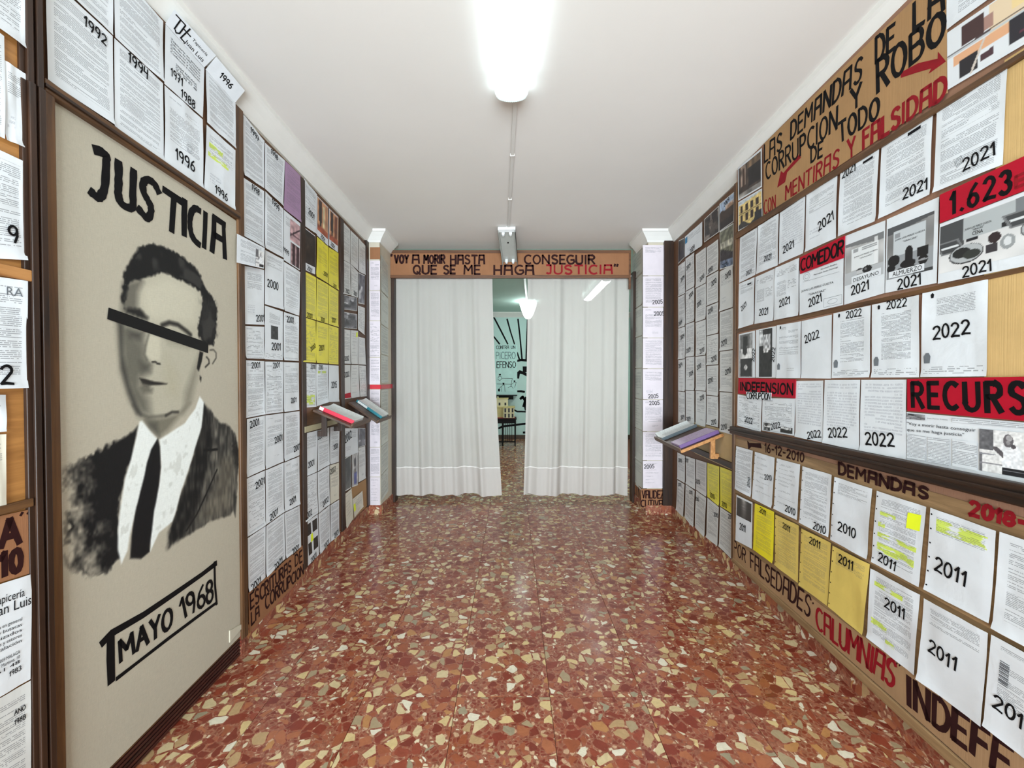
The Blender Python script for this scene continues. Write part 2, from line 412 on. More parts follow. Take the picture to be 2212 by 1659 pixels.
# upright wooden battens on the left wall
srect('trim_9', WL, WL.px(646, 700)[0], WL.px(655, 700)[0], 0.095, 2.72, 0.02, WOOD_DARK_V, kind='structure')
srect('trim_10', WL, WL.px(732.5, 700)[0], WL.px(739, 700)[0], 0.095, 2.72, 0.02, WOOD_DARK_V, kind='structure')
srect('trim_11', WL, L1(YC)-0.075, L1(YC)-0.005, 0.095, 2.75, 0.025, WOOD_DARK_V, kind='structure')
srect('trim_12', WL, L1(2.055), L1(2.125), 0.06, 2.74, 0.03, WOOD_MID_V, kind='structure')
# big post between the two notice areas on the left, and the door post it carries
def post(name, y0, y1, z0, z1, d):
    r = empty(name, tuple(WL.at((y0+y1)/2, z0, 0)), kind='structure'); org = tuple(r.location)
    srect('post_core', WL, y0, y1, z0, z1, d, WOOD_DARK_V, r, org)
    srect('fillet', WL, y0+0.012, y0+0.028, z0, z1, 0.008, WOOD_DARK_V, r, org, base=d)
    srect('fillet', WL, y0+0.036, y0+0.052, z0, z1, 0.008, WOOD_DARK_V, r, org, base=d)
    return r
PY0 = WL.px(58, 800, 0.06)[0]; PY1 = WL.px(103, 800, 0.06)[0]
ZJ = WL.px(80, 182, 0.07)[1]
post('trim_13', PY0, PY1, 0.0, ZJ, 0.06)
post('trim_14', PY0-0.0, PY1-0.012, ZJ, CEIL, 0.056)
# post on the right pier
srect('trim_15', FCOL, FCOL.px(1434, 800, 0.03)[0], xr(YC)-0.005, 0.095, 2.76, 0.03, WOOD_DARK_V, kind='structure')
# door frame under the sign
MB().box((XLI, YD-0.03, 0.0), (XLI+0.035, YD+0.08, 2.56)).mk('door_1_jamb', WOOD_DARK_V, kind='structure', bevel=0.002)
MB().box((XRI-0.035, YD-0.03, 0.0), (XRI, YD+0.08, 2.56)).mk('door_1_jamb', WOOD_DARK_V, kind='structure', bevel=0.002)

# ---------------------------------------------------------------- ceiling lamps
def emis(name, col, e):
    t = NT(name); t.b.inputs['Emission Color'].default_value = col; t.b.inputs['Emission Strength'].default_value = e
    t.col((0.9, 0.95, 0.95, 1)); return t.m
LIT_SIDE = emis('dim_side_of_diffuser', (0.74, 0.93, 1.0, 1), 1.3)
LIT = emis('lit_prismatic_diffuser', (0.80, 0.95, 1.0, 1), LAMP_E)
def lamp(name, cx_, y0, y1, mat, label, skew=0.0, z=CEIL, wd=0.165, group=None):
    org = (cx_, (y0+y1)/2, z-0.1)
    r = empty(name, org, label=label, category='ceiling lamp', group=group)
    X = lambda x, y: cx_+x+skew*(y-(y0+y1)/2)
    b = MB(); P = []
    for x in (-wd/2+0.012, wd/2-0.012):
        for y in (y0+0.01, y1-0.01):
            for zz in (z-0.035, z-0.001): P.append((X(x, y), y, zz))
    b.hexa(P).mk('lamp_body', WHITEPL, r, org, bevel=0.003)
    # ribbed cover
    prof = []
    N = 44
    for i in range(N+1):
        t = math.pi*i/N; rib = 0.0014*(1 if i % 2 else -1)
        prof.append(((-math.cos(t))*(wd/2+rib), z-0.034-max(0, math.sin(t))**0.6*(0.052+rib)))
    V = []; Fc = []
    for y in (y0, y1):
        for x, zz in prof: V.append((X(x, y), y, zz))
    for i in range(N): Fc.append((i, i+1, N+1+i+1, N+1+i))
    mk('diffuser', V, Fc, [mat, LIT_SIDE], r, org, midx=[0 if 9 <= i < N-9 else 1 for i in range(N)])
    endm = emis('glowing_end_cap', (0.62, 0.93, 0.97, 1), 0.75)
    for y, s in ((y0, -1), (y1, 1)):
        V = [(X(x, y), y, zz) for x, zz in prof] + [(X(x*0.93, y), y+s*0.022, z-0.034+(zz-z+0.034)*0.93) for x, zz in prof]
        Fc = [(i, i+1, N+1+i+1, N+1+i) for i in range(N)] + [tuple(range(N+1, 2*N+2))]
        mk('end_cap', V, Fc, endm, r, org)
    for y in (y0+0.06, y1-0.06):
        for s in (-1, 1):
            MB().box((X(s*(wd/2+0.001), y)-0.003, y-0.012, z-0.05), (X(s*(wd/2+0.001), y)+0.003, y+0.012, z-0.02)).mk('clip', WHITEPL, r, org)
    return r
lamp('ceiling_lamp', 0.012, 0.86, 2.09, LIT, 'lit fluorescent ceiling lamp with a ribbed clear cover, nearest on the ceiling', -0.024)
lamp('ceiling_lamp', 0.02, -1.6, -0.36, LIT, 'lit fluorescent ceiling lamp added behind the camera, out of view')  # extra lamp added out of view, for more even light

# cable trunking on the ceiling
r = mk_t = MB().bar((0.02, 2.11, CEIL-0.007), (-0.036, 4.14, CEIL-0.007), 0.022, 0.014)
tr = r.mk('cable_trunking', PVC, bevel=0.002, label='thin white cable trunking on the ceiling between the two lamps', category='trunking')
torg = tuple(tr.location)
for yy in (2.75, 3.42):
    xx = 0.02+(yy-2.11)/(4.14-2.11)*(-0.056)
    MB().box((xx-0.016, yy-0.008, CEIL-0.018), (xx+0.016, yy+0.008, CEIL)).mk('clip', PVC, tr, torg, bevel=0.002)
    MB().box((xx-0.016, yy-0.008, CEIL-0.018), (xx+0.016, yy+0.008, CEIL))
# dead lamp hanging open at the end of the trunking
def dead_lamp():
    A = Vector((-0.052, 4.06, 2.848)); Bv = Vector((-0.020, 4.56, 2.665)); d = (Bv-A); L = d.length; d.normalize()
    sd = d.cross(Vector((0, 0, 1))).normalized(); up = sd.cross(d).normalized()
    org = tuple(A)
    r = empty('ceiling_lamp', org, label='unlit fluorescent lamp without cover or tubes, hanging in front of the cardboard sign', category='ceiling lamp')
    f = lambda x, z, t: A+sd*x+up*z+d*t
    w2 = 0.082
    MB().prof([(-w2, 0), (-w2, -0.058), (-w2+0.004, -0.058), (-w2+0.012, -0.012), (w2-0.012, -0.012), (w2-0.004, -0.058), (w2, -0.058), (w2, 0)], f, 0, L).mk('lamp_body', TINM, r, org)
    MB().prof([(-w2-0.002, 0.001), (-w2-0.002, -0.06), (-w2+0.0, -0.06), (-w2, 0.001)], f, 0, L).mk('side_flange', BLACKM, r, org)
    MB().prof([(w2, 0.001), (w2, -0.06), (w2+0.002, -0.06), (w2+0.002, 0.001)], f, 0, L).mk('side_flange', BLACKM, r, org)
    MB().prof([(-w2-0.004, 0.004), (-w2-0.004, -0.03), (w2+0.004, -0.03), (w2+0.004, 0.004)], f, -0.012, 0.03).mk('end_cap', WHITEPL, r, org, bevel=0.003)
    for s in (-1, 1):
        MB().prof([(s*0.036-0.014, -0.012), (s*0.036-0.014, -0.046), (s*0.036-0.008, -0.056), (s*0.036+0.008, -0.056), (s*0.036+0.014, -0.046), (s*0.036+0.014, -0.012)], f, 0.035, 0.055).mk('tube_holder', WHITEPL, r, org)
        MB().prof([(s*0.036-0.014, -0.012), (s*0.036-0.014, -0.046), (s*0.036-0.008, -0.056), (s*0.036+0.008, -0.056), (s*0.036+0.014, -0.046), (s*0.036+0.014, -0.012)], f, L-0.05, L-0.03).mk('tube_holder', WHITEPL, r, org)
    MB().prof([(-0.008, -0.011), (-0.008, -0.016), (0.008, -0.016), (0.008, -0.011)], f, 0.2, 0.215).mk('slot', BLACKM, r, org)
    MB().cyl(tuple(A+Vector((0, 0.01, 0.0))), (A.x, A.y+0.01, CEIL), 0.012).mk('cable', WHITEPL, r, org)
dead_lamp()

# ---------------------------------------------------------------- curtains
def cloth(name, col, alpha, trans):
    t = NT(name); uv = t.add('ShaderNodeUVMap').outputs[0]
    wv = t.noise(t.mapping(uv, (700, 260, 1)), 1.0, 2); big = t.noise(t.mapping(uv, (5, 2, 1)), 1.0, 3)
    t.col(t.mix(0.3, col, t.ramp(big.outputs[0], [(0.3, (0.86, 0.85, 0.83, 1)), (0.7, (1, 1, 1, 1))]), 'MULTIPLY'))
    t.rough(0.85, 0.1); t.bump(wv.outputs[0], 0.3, 0.001)
    tr = t.add('ShaderNodeBsdfTranslucent'); tr.inputs[0].default_value = col
    ms = t.add('ShaderNodeMixShader'); ms.inputs[0].default_value = trans
    t.link(t.b.outputs[0], ms.inputs[1]); t.link(tr.outputs[0], ms.inputs[2])
    tp = t.add('ShaderNodeBsdfTransparent'); m2 = t.add('ShaderNodeMixShader'); m2.inputs[0].default_value = alpha
    t.link(ms.outputs[0], m2.inputs[1]); t.link(tp.outputs[0], m2.inputs[2]); t.link(m2.outputs[0], t.out.inputs['Surface']); return t.m
SHEER = cloth('off_white_sheer_cloth', c(222, 217, 212), 0.055, 0.40)
HEMM = cloth('doubled_sheer_hem', c(212, 205, 200), 0.01, 0.22)
THREAD = plain('white_stitching', c(246, 242, 238), 0.8)
def curtain(x_out_t, x_in_t, x_out_b, x_in_b, seed, label):
    rng = np.random.RandomState(seed); ZT, ZH, ZB = 2.515, 0.375, 0.062
    ph = rng.rand(8)*6.28; fr = np.array([5, 7.3, 11.1, 14.7, 19.3, 26, 33, 3.1]); am = np.array([.010, .009, .007, .006, .0045, .003, .002, .012])
    def P(u, z, dy=0.0):
        k = max(0.0, (ZT-z)/(ZT-ZB))
        xo = x_out_t+(x_out_b-x_out_t)*k**1.6; xi = x_in_t+(x_in_b-x_in_t)*k**1.6
        uu = u+0.006*math.sin(9*u+ph[0]+k*2)
        y = sum(a*math.sin(f*2*math.pi*uu*0.5+p+0.35*k*math.sin(p)) for a, f, p in zip(am, fr, ph))*(0.6+1.3*k)
        return (xo+(xi-xo)*uu, YD+0.055+y+dy, z)
    nu, nv = 150, 26
    org = (0.5*(x_out_t+x_in_t), YD+0.055, ZB)
    def sheet(name, z0, z1, n, mat, parent, dy=0.0, wob=0.0):
        V = []; UV = []; Fc = []
        for j in range(n+1):
            for i in range(nu+1):
                u = i/nu; zz = z0+(z1-z0)*j/n
                if wob and j == 0: zz += wob*(0.5*math.sin(u*17+ph[2])+0.4*math.sin(u*31+ph[3])+0.2*math.sin(u*53+ph[1]))
                p = P(u, zz, dy); V.append(p); UV.append((u*1.3, zz))
        for j in range(n):
            for i in range(nu):
                a = j*(nu+1)+i; Fc.append((a, a+1, a+nu+2, a+nu+1))
        return mk(name, V, Fc, mat, parent, org, uv=UV, smooth=True)
    o = sheet('curtain', ZH, ZT, nv, SHEER, None); o['label'] = label; o['category'] = 'curtain'; o['group'] = 'curtains in the doorway'
    sheet('hem', ZB, ZH, 5, HEMM, o, 0.0, 0.012); sheet('stitching', ZH-0.004, ZH+0.004, 1, THREAD, o, -0.0025)
    sheet('heading_tape', ZT-0.035, ZT+0.004, 1, HEMM, o, -0.003)
Yc_ = YD+0.055
curtain((845-CX)*Yc_/F, (1064-CX)*Yc_/F, (845-CX)*Yc_/F, (1083-CX)*Yc_/F, 3, 'off-white sheer curtain covering the left half of the doorway')
curtain((1357-CX)*Yc_/F, (1141-CX)*Yc_/F, (1357-CX)*Yc_/F, (1130-CX)*Yc_/F, 8, 'off-white sheer curtain covering the right half of the doorway')
MB().cyl((XLI+0.03, Yc_, 2.53), (XRI-0.03, Yc_, 2.53), 0.009).mk('curtain_rod', WHITEPL, label='thin white curtain rod under the cardboard sign over the doorway', category='curtain rod')
# ================================================================ lettering
def arc(cx, cy, rx, ry, a0, a1, n=9):
    return [(cx+rx*math.cos(math.radians(a0+(a1-a0)*i/n)), cy+ry*math.sin(math.radians(a0+(a1-a0)*i/n))) for i in range(n+1)]
G = {
'A': (.62, [[(0, 0), (.05, 1), (.56, 1), (.62, 0)], [(.03, .48), (.6, .48)]]),
'a': (.66, [[(0, 0), (.33, 1), (.66, 0)], [(.14, .36), (.52, .36)]]),
'B': (.56, [[(0, 0), (0, 1), (.35, 1)]+arc(.32, .77, .2, .23, 90, -90)+[(0, .54)], [(.3, .54)]+arc(.33, .27, .23, .27, 90, -90)+[(0, 0)]]),
'C': (.6, [arc(.36, .5, .36, .5, 55, 305, 12)]),
'D': (.6, [[(0, 0), (0, 1), (.2, 1)]+arc(.2, .5, .4, .5, 90, -90, 10)+[(0, 0)]]),
'E': (.48, [[(.48, 1), (0, 1), (0, 0), (.48, 0)], [(0, .52), (.42, .52)]]),
'F': (.46, [[(.46, 1), (0, 1), (0, 0)], [(0, .54), (.4, .54)]]),
'G': (.62, [arc(.36, .5, .36, .5, 55, 330, 12)+[(.62, .46), (.36, .46)]]),
'H': (.58, [[(0, 0), (0, 1)], [(.58, 0), (.58, 1)], [(0, .5), (.58, .5)]]),
'I': (.08, [[(.04, 0), (.04, 1)]]),
'J': (.42, [[(.05, 1), (.36, 1), (.36, .2)]+arc(.2, .18, .16, .17, 0, -150, 6)]),
'L': (.46, [[(0, 1), (0, 0), (.46, 0)]]),
'M': (.74, [[(0, 0), (.05, 1), (.37, .42), (.69, 1), (.74, 0)]]),
'N': (.6, [[(0, 0), (0, 1), (.6, 0), (.6, 1)]]),
'O': (.64, [arc(.32, .5, .32, .5, 90, 450, 16)]),
'P': (.52, [[(0, 0), (0, 1), (.28, 1)]+arc(.28, .74, .24, .26, 90, -90)+[(0, .48)]]),
'Q': (.66, [arc(.32, .5, .32, .5, 90, 450, 16), [(.36, .25), (.66, -.05)]]),
'R': (.56, [[(0, 0), (0, 1), (.3, 1)]+arc(.3, .76, .24, .24, 90, -90)+[(0, .52)], [(.22, .52), (.56, 0)]]),
'S': (.54, [arc(.28, .76, .24, .24, 30, 215, 8)+[(.3, .52)]+arc(.28, .25, .25, .25, 60, -150, 9)]),
'T': (.6, [[(0, 1), (.6, 1)], [(.3, 1), (.3, 0)]]),
'U': (.58, [[(0, 1), (0, .28)]+arc(.29, .28, .29, .28, 180, 360, 8)+[(.58, 1)]]),
'V': (.6, [[(0, 1), (.3, 0), (.6, 1)]]),
'Y': (.56, [[(0, 1), (.28, .5), (.56, 1)], [(.28, .5), (.28, 0)]]),
'Z': (.54, [[(0, 1), (.54, 1), (0, 0), (.54, 0)]]),
'0': (.5, [arc(.25, .5, .25, .5, 90, 450, 14)]),
'1': (.26, [[(0, .72), (.2, 1), (.2, 0)]]),
'2': (.52, [arc(.26, .74, .24, .26, 160, -20, 8)+[(.02, .03), (.24, .06), (.54, .02)]]),
'3': (.48, [arc(.22, .76, .22, .24, 150, -70, 8)+arc(.22, .27, .25, .27, 70, -150, 9)]),
'4': (.5, [[(.0, 1), (.0, .5), (.42, .5)], [(.4, 1), (.4, 0)]]),
'5': (.48, [[(.46, 1), (.08, 1), (.04, .58)]+arc(.22, .3, .25, .3, 110, -150, 9)]),
'6': (.5, [[(.42, .98), (.16, .72)]+arc(.25, .27, .25, .27, 150, 510, 12)]),
'7': (.46, [[(0, 1), (.46, 1), (.18, 0)], [(.1, .5), (.42, .5)]]),
'8': (.48, [arc(.24, .76, .2, .23, -90, 270, 12), arc(.24, .27, .24, .27, 90, 450, 12)]),
'9': (.48, [arc(.23, .72, .22, .27, 0, 360, 12)+[(.45, .4), (.32, 0)]]),
'.': (.12, [[(.04, 0), (.08, .04)]]), '-': (.4, [[(.05, .48), (.38, .5)]]), "'": (.12, [[(.06, 1.02), (.03, .86)]]),
'"': (.26, [[(.06, 1.04), (.02, .84)], [(.24, 1.04), (.19, .84)]]), ',': (.1, [[(.06, .06), (0, -.12)]]), ' ': (.42, [])}
def glyphs(text, gap=0.24):
    """strokes of a string in a box: x 0..W, y 0..1"""
    x = 0; S = []
    for ch in text:
        w_, st = G[ch]
        for p in st: S.append([(x+a, b) for a, b in p])
        x += w_+gap
    return S, max(x-gap, 0.05)
def ribbon(pts, w_, V, Fc, rng=None, to=None, taper=0.0):
    """pts: 2D metric polyline; appends a flat brush stroke; to(x,y)->3D"""
    for i in range(1, len(pts)-1):      # a sharp turn starts a new stroke
        a = np.subtract(pts[i], pts[i-1]); c_ = np.subtract(pts[i+1], pts[i])
        if np.dot(a, c_) < 0.25*np.linalg.norm(a)*np.linalg.norm(c_):
            ribbon(pts[:i+1], w_, V, Fc, rng, to); ribbon(pts[i:], w_, V, Fc, rng, to); return
    n = len(pts)
    if n < 2: return
    P = [np.array(p, float) for p in pts]
    d0 = P[1]-P[0]; L0 = np.linalg.norm(d0)+1e-9; d1 = P[-1]-P[-2]; L1_ = np.linalg.norm(d1)+1e-9
    closed = np.linalg.norm(P[0]-P[-1]) < 1e-4*max(w_, 1)
    if not closed:
        P[0] = P[0]-d0/L0*w_*0.32; P[-1] = P[-1]+d1/L1_*w_*0.32
    b = len(V); k = 1.0
    for i in range(n):
        if i == 0: d = P[1]-P[0]
        elif i == n-1: d = P[-1]-P[-2]
        else:
            a = P[i]-P[i-1]; c_ = P[i+1]-P[i]; a = a/(np.linalg.norm(a)+1e-9); c_ = c_/(np.linalg.norm(c_)+1e-9); d = a+c_
            if np.linalg.norm(d) < 0.3: d = c_
        if closed and i in (0, n-1): d = (P[1]-P[0])/(np.linalg.norm(P[1]-P[0])+1e-9)+(P[-1]-P[-2])/(np.linalg.norm(P[-1]-P[-2])+1e-9)
        nrm = np.linalg.norm(d)+1e-9; m = np.array([-d[1], d[0]])/nrm
        mit = 1.0
        if 0 < i < n-1:
            a = P[i]-P[i-1]; a = a/(np.linalg.norm(a)+1e-9); cs = abs(np.dot(d/nrm, a)); mit = min(1.35, 1/max(cs, 0.5))
        ww = w_/2*mit*(1+(rng.uniform(-0.12, 0.12) if rng else 0))
        V.append(to(*(P[i]+m*ww))); V.append(to(*(P[i]-m*ww)))
    for i in range(n-1): Fc.append((b+2*i, b+2*i+1, b+2*i+3, b+2*i+2))
def quad_map(q):
    TL, TR, BR, BL = [np.array(p, float) for p in q]
    return lambda u, v: (BL*(1-u)+BR*u)*(1-v)+(TL*(1-u)+TR*u)*v
def write(plane, q4px, text, width, mat, name='lettering', parent=None, org=(0, 0, 0), off=0.0, jit=0.02, seed=0, gap=0.24, pxmap=True, label=None):
    """brush lettering in the box given by four photo points; width = stroke in metres"""
    rng = random.Random(seed+zlib.crc32(text.encode()))
    q = [plane.px(x, y, off) for x, y in q4px] if pxmap else q4px
    mp = quad_map(q); S, W = glyphs(text, gap); V = []; Fc = []
    for k_, p in enumerate(S):
        jx, jy = rng.uniform(-jit, jit), rng.uniform(-jit, jit); o2 = off+0.0001*(k_ % 3)
        ribbon([tuple(mp((x+jx)/W, y+jy)) for x, y in p], width*0.76*rng.uniform(0.9, 1.12), V, Fc, rng, lambda a, z, o2=o2: tuple(plane.at(a, z, o2)))
    o = mk(name, V, Fc, mat, parent, org)
    if label: o['label'] = label
    return o
def smooth2(P):
    if len(P) < 4: return P
    out = []
    for i in range(len(P)-1):
        p0, p1, p2, p3 = P[max(i-1, 0)], P[i], P[i+1], P[min(i+2, len(P)-1)]
        for k_ in range(4):
            t = k_/4; out.append(tuple(.5*((2*b)+(-a+c_)*t+(2*a-5*b+4*c_-d)*t*t+(-a+3*b-3*c_+d)*t**3) for a, b, c_, d in zip(p0, p1, p2, p3)))
    return out+[P[-1]]
def strokes(plane, lists, width, mat, name, parent, org, off=0.0, seed=1, frm=None, rough=True, smooth=False):
    V = []; Fc = []; rng = random.Random(seed)
    for k_, L in enumerate(lists):
        w_ = width
        if isinstance(L, tuple) and isinstance(L[0], (int, float)) and isinstance(L[1], list): w_, L = L
        pts = smooth2([frm(*p) if frm else p for p in L]) if smooth else [frm(*p) if frm else p for p in L]; o2 = off+0.0001*(k_ % 3)
        ribbon([plane.px(x, y, off) for x, y in pts], w_, V, Fc, rng if rough else None, lambda a, z, o2=o2: tuple(plane.at(a, z, o2)))
    return mk(name, V, Fc, mat, parent, org)
def polys(plane, lists, mat, name, parent, org, off=0.0, frm=None):
    V = []; Fc = []
    for k_, L in enumerate(lists):
        b = len(V)
        for p in L:
            x, y = frm(*p) if frm else p; a, z = plane.px(x, y, off); V.append(tuple(plane.at(a, z, off+0.0001*(k_ % 3))))
        Fc.append(tuple(range(b, len(V))))
    return mk(name, V, Fc, mat, parent, org)
_fc = {}
def font2d(s):
    if s in _fc: return _fc[s]
    cu = bpy.data.curves.new('f', 'FONT'); cu.body = s; cu.resolution_u = 2; ob = bpy.data.objects.new('f', cu); COL.objects.link(ob)
    dg = bpy.context.evaluated_depsgraph_get(); me = ob.evaluated_get(dg).to_mesh()
    V = np.array([(v.co.x, v.co.y) for v in me.vertices]); Fc = [tuple(p.vertices) for p in me.polygons]
    ob.evaluated_get(dg).to_mesh_clear(); bpy.data.objects.remove(ob); bpy.data.curves.remove(cu)
    V[:, 0] -= V[:, 0].min(); W = V[:, 0].max(); _fc[s] = (V, Fc, W); return _fc[s]

# ================================================================ sheets of paper
def layout(kind, rng):
    """blocks (u0,v0,u1,v1,what) on a sheet, v upwards"""
    B = []
    def para(v1, v0, u0=.12, u1=.9, what='typed', gap=.016, n=None):
        v = v1
        while v > v0+.03:
            h_ = rng.uniform(.05, .17); e = max(v0, v-h_); B.append((u0, e, u1-rng.choice([0, 0, .03]), v, what)); v = e-rng.uniform(gap*.7, gap*1.6)
    if kind == 'dense': para(.95, .06, .1, .92)
    elif kind == 'full': para(.93, .12, .13, .9)
    elif kind == 'letter':
        B.append((.12, .90, .4, .94, 'typed')); B.append((.5, .83, .88, .88, 'typed')); para(.78, rng.uniform(.25, .42)); B.append((.45, .14, .75, .19, 'typed'))
    elif kind == 'short': para(.93, .74)
    elif kind == 'sparse':
        v = .92
        while v > .15: B.append((.13, v-.035, rng.uniform(.5, .88), v, 'typed')); v -= rng.uniform(.07, .13)
    elif kind == 'form':
        B.append((.06, .9, .35, .95, 'typed')); B.append((.08, .80, .92, .86, 'table'))
        v = .76
        while v > .14: e = v-rng.uniform(.08, .18); B.append((.08, max(.1, e), .92, v, rng.choice(['table', 'typed', 'table']))); v = e-.025
        B.append((.08, .03, .92, .06, 'typed'))
    elif kind == 'hand': B.append((.10, rng.uniform(.22, .3), .93, .95, 'hand'))
    elif kind == 'court': B.append((.22, .24, .84, .86, 'typed')); B.append((.05, .035, .95, .115, 'table'))
    elif kind == 'courtshort': B.append((.24, .70, .84, .90, 'typed')); B.append((.05, .035, .95, .115, 'table'))
    elif kind == 'note': para(.9, .62); B.append((.15, .18, .5, .34, 'hand'))
    elif kind == 'topform':
        B.append((.08, .80, .92, .92, 'table')); B.append((.1, .44, .5, .7, 'typed')); B.append((.56, .5, .9, .68, 'table'))
    return B
SHEETS = 0
def sheet(plane, q4, col='w', kind='full', year=None, label='', group=None, hl=None, holes=False, extra=None, name='paper_sheet', cat='paper sheet', off=None,
          parent=None, porg=None, Wm=None, photos=None, wave=1.0, flat=False, margin=0.0):
    """one sheet stuck on a plane. year=(text,u,v,height,tilt)"""
    global SHEETS; SHEETS += 1
    rng = random.Random(SHEETS*7+1)
    if off is None: off = 0.004+0.0012*(SHEETS % 3)
    q = [plane.px(x, y, off) for x, y in q4]
    mp = quad_map(q)
    W = float(np.linalg.norm(mp(1, .5)-mp(0, .5))); H = float(np.linalg.norm(mp(.5, 1)-mp(.5, 0)))
    ph = [rng.uniform(0, 6.28) for _ in range(4)]; A = 0.0011*wave*rng.uniform(.6, 1.6)*(.06 if any(e[0] == 'photo' for e in (extra or [])) else 1); flat = flat or A < .0003
    def at(u, v, o=0.0):
        s_, z = mp(u, v); d = A*(math.sin(7*u+ph[0])*math.sin(5*v+ph[1])+.6*math.sin(13*u+3*v+ph[2]))+A*1.2
        if v < .08 and not flat: d += (.08-v)/.08*0.0025*(1+math.sin(3*u+ph[3]))
        return tuple(plane.at(s_, z, off+d+o))
    org = at(.5, .5)
    if parent is not None: org = porg
    B = layout(kind, rng) if kind else []
    us = {0, .2, .4, .6, .8, 1}; vs = {0, .04, .08, .25, .4, .55, .7, .85, 1}
    for b in B: us |= {b[0], b[2]}; vs |= {b[1], b[3]}
    HB = hl or []
    for b in HB: us |= {b[0], b[2]}; vs |= {b[1], b[3]}
    us = sorted(us); vs = sorted(vs)
    mats = [paper(PAPC[col])]; V = []; UV = []; Fc = []; MI = []
    for v in vs:
        for u in us: V.append(at(u, v)); UV.append((u*W, v*H))
    nu = len(us)
    def mi(m):
        if m not in mats: mats.append(m)
        return mats.index(m)
    for j in range(len(vs)-1):
        for i in range(nu-1):
            uc, vc = (us[i]+us[i+1])/2, (vs[j]+vs[j+1])/2; m = 0; w_ = None
            for b in B:
                if b[0] < uc < b[2] and b[1] < vc < b[3]: w_ = b[4]; break
            h_ = any(b[0] < uc < b[2] and b[1] < vc < b[3] for b in HB)
            if w_ or h_: m = mi(paper(PAPC[col], HL if h_ else None, w_ or 'plain', {'dense': .36, 'sparse': .45}.get(kind, .40)))
            MI.append(m); Fc.append((j*nu+i, j*nu+i+1, (j+1)*nu+i+1, (j+1)*nu+i))
    o = mk(name, V, Fc, mats, parent, org, MI, UV, smooth=True)
    if parent is None: o['label'] = label; o['category'] = cat
    if group and parent is None: o['group'] = group
    def dets(nm, lst, mat, lab=None):
        V2 = []; F2 = []
        for L in lst:
            b = len(V2); V2 += [at(u, v, .0011) for u, v in L]; F2.append(tuple(range(b, len(V2))))
        return mk(nm, V2, F2, mat, o, org if parent is None else porg)
    if parent is not None: return o, at, W, H
    if holes:
        L = []
        for k_ in range(6 if holes is True else holes):
            v0 = .93-.172*k_; r_ = .0032
            L.append([(.035+r_/W*math.cos(t*.785), v0+r_/H*math.sin(t*.785)) for t in range(8)])
        dets('punched_hole', L, PRINTK)
    if year:
        for yr in (year if isinstance(year, list) else [year]):
            tx, yu, yv, yh, tilt = yr[:5]; yh *= .86; S, Wg = glyphs(tx, .2); V2 = []; F2 = []
            ca, sa = math.cos(math.radians(tilt)), math.sin(math.radians(tilt)); r2 = random.Random(SHEETS)
            asp = yr[5] if len(yr) > 5 else 1.0
            for p in S:
                jy = r2.uniform(-.05, .05)
                pts = [((x-Wg/2)*yh*asp, (y-.5+jy)*yh) for x, y in p]; pts = [(yu*W+a*ca-b*sa, yv*H+a*sa+b*ca) for a, b in pts]
                ribbon(pts, max(yh*.145, .0018), V2, F2, r2, lambda a, b: at(a/W, b/H, .0018))
            mk('handwritten_year', V2, F2, INK, o, org)
    for e in (extra or []):
        if e[0] == 'font':   # ('font', text, u0, v0, u1, height_m, mat)
            _, tx, u0, v0, u1, hm, mt = e; FV, FF, FW = font2d(tx)
            V2 = [at(u0+(u1-u0)*x/FW, v0+y*hm/0.7/H, .0015) for x, y in FV]; mk('printed_words', V2, FF, mt, o, org)
        elif e[0] == 'poly': dets(e[1], e[2], e[3])
        elif e[0] == 'line':  # ('line', name, [[(u,v)..]..], width, mat)
            V2 = []; F2 = []
            for p in e[2]: ribbon([(u*W, v*H) for u, v in p], e[3], V2, F2, None, lambda a, b: at(a/W, b/H, .0007))
            mk(e[1], V2, F2, e[4], o, org)
        elif e[0] == 'photo':  # ('photo', u0,v0,u1,v1, fn, nx, ny)
            _, u0, v0, u1, v1, fn, nx, ny = e
            U, Vv = np.meshgrid(np.linspace(0, 1, nx+1), np.linspace(0, 1, ny+1)); C_ = fn(U, Vv)
            V2 = [at(u0+(u1-u0)*a, v0+(v1-v0)*b, .0005) for a, b in zip(U.ravel(), Vv.ravel())]
            F2 = [(j*(nx+1)+i, j*(nx+1)+i+1, (j+1)*(nx+1)+i+1, (j+1)*(nx+1)+i) for j in range(ny) for i in range(nx)]
            mk('printed_picture', V2, F2, PHOTO, o, org, cols=lin(C_.reshape(-1, 3)), smooth=True)
    return o
def lin(a):
    a = np.clip(a, 0, 255)/255; return np.where(a > .04045, ((a+.055)/1.055)**2.4, a/12.92).astype(np.float32)
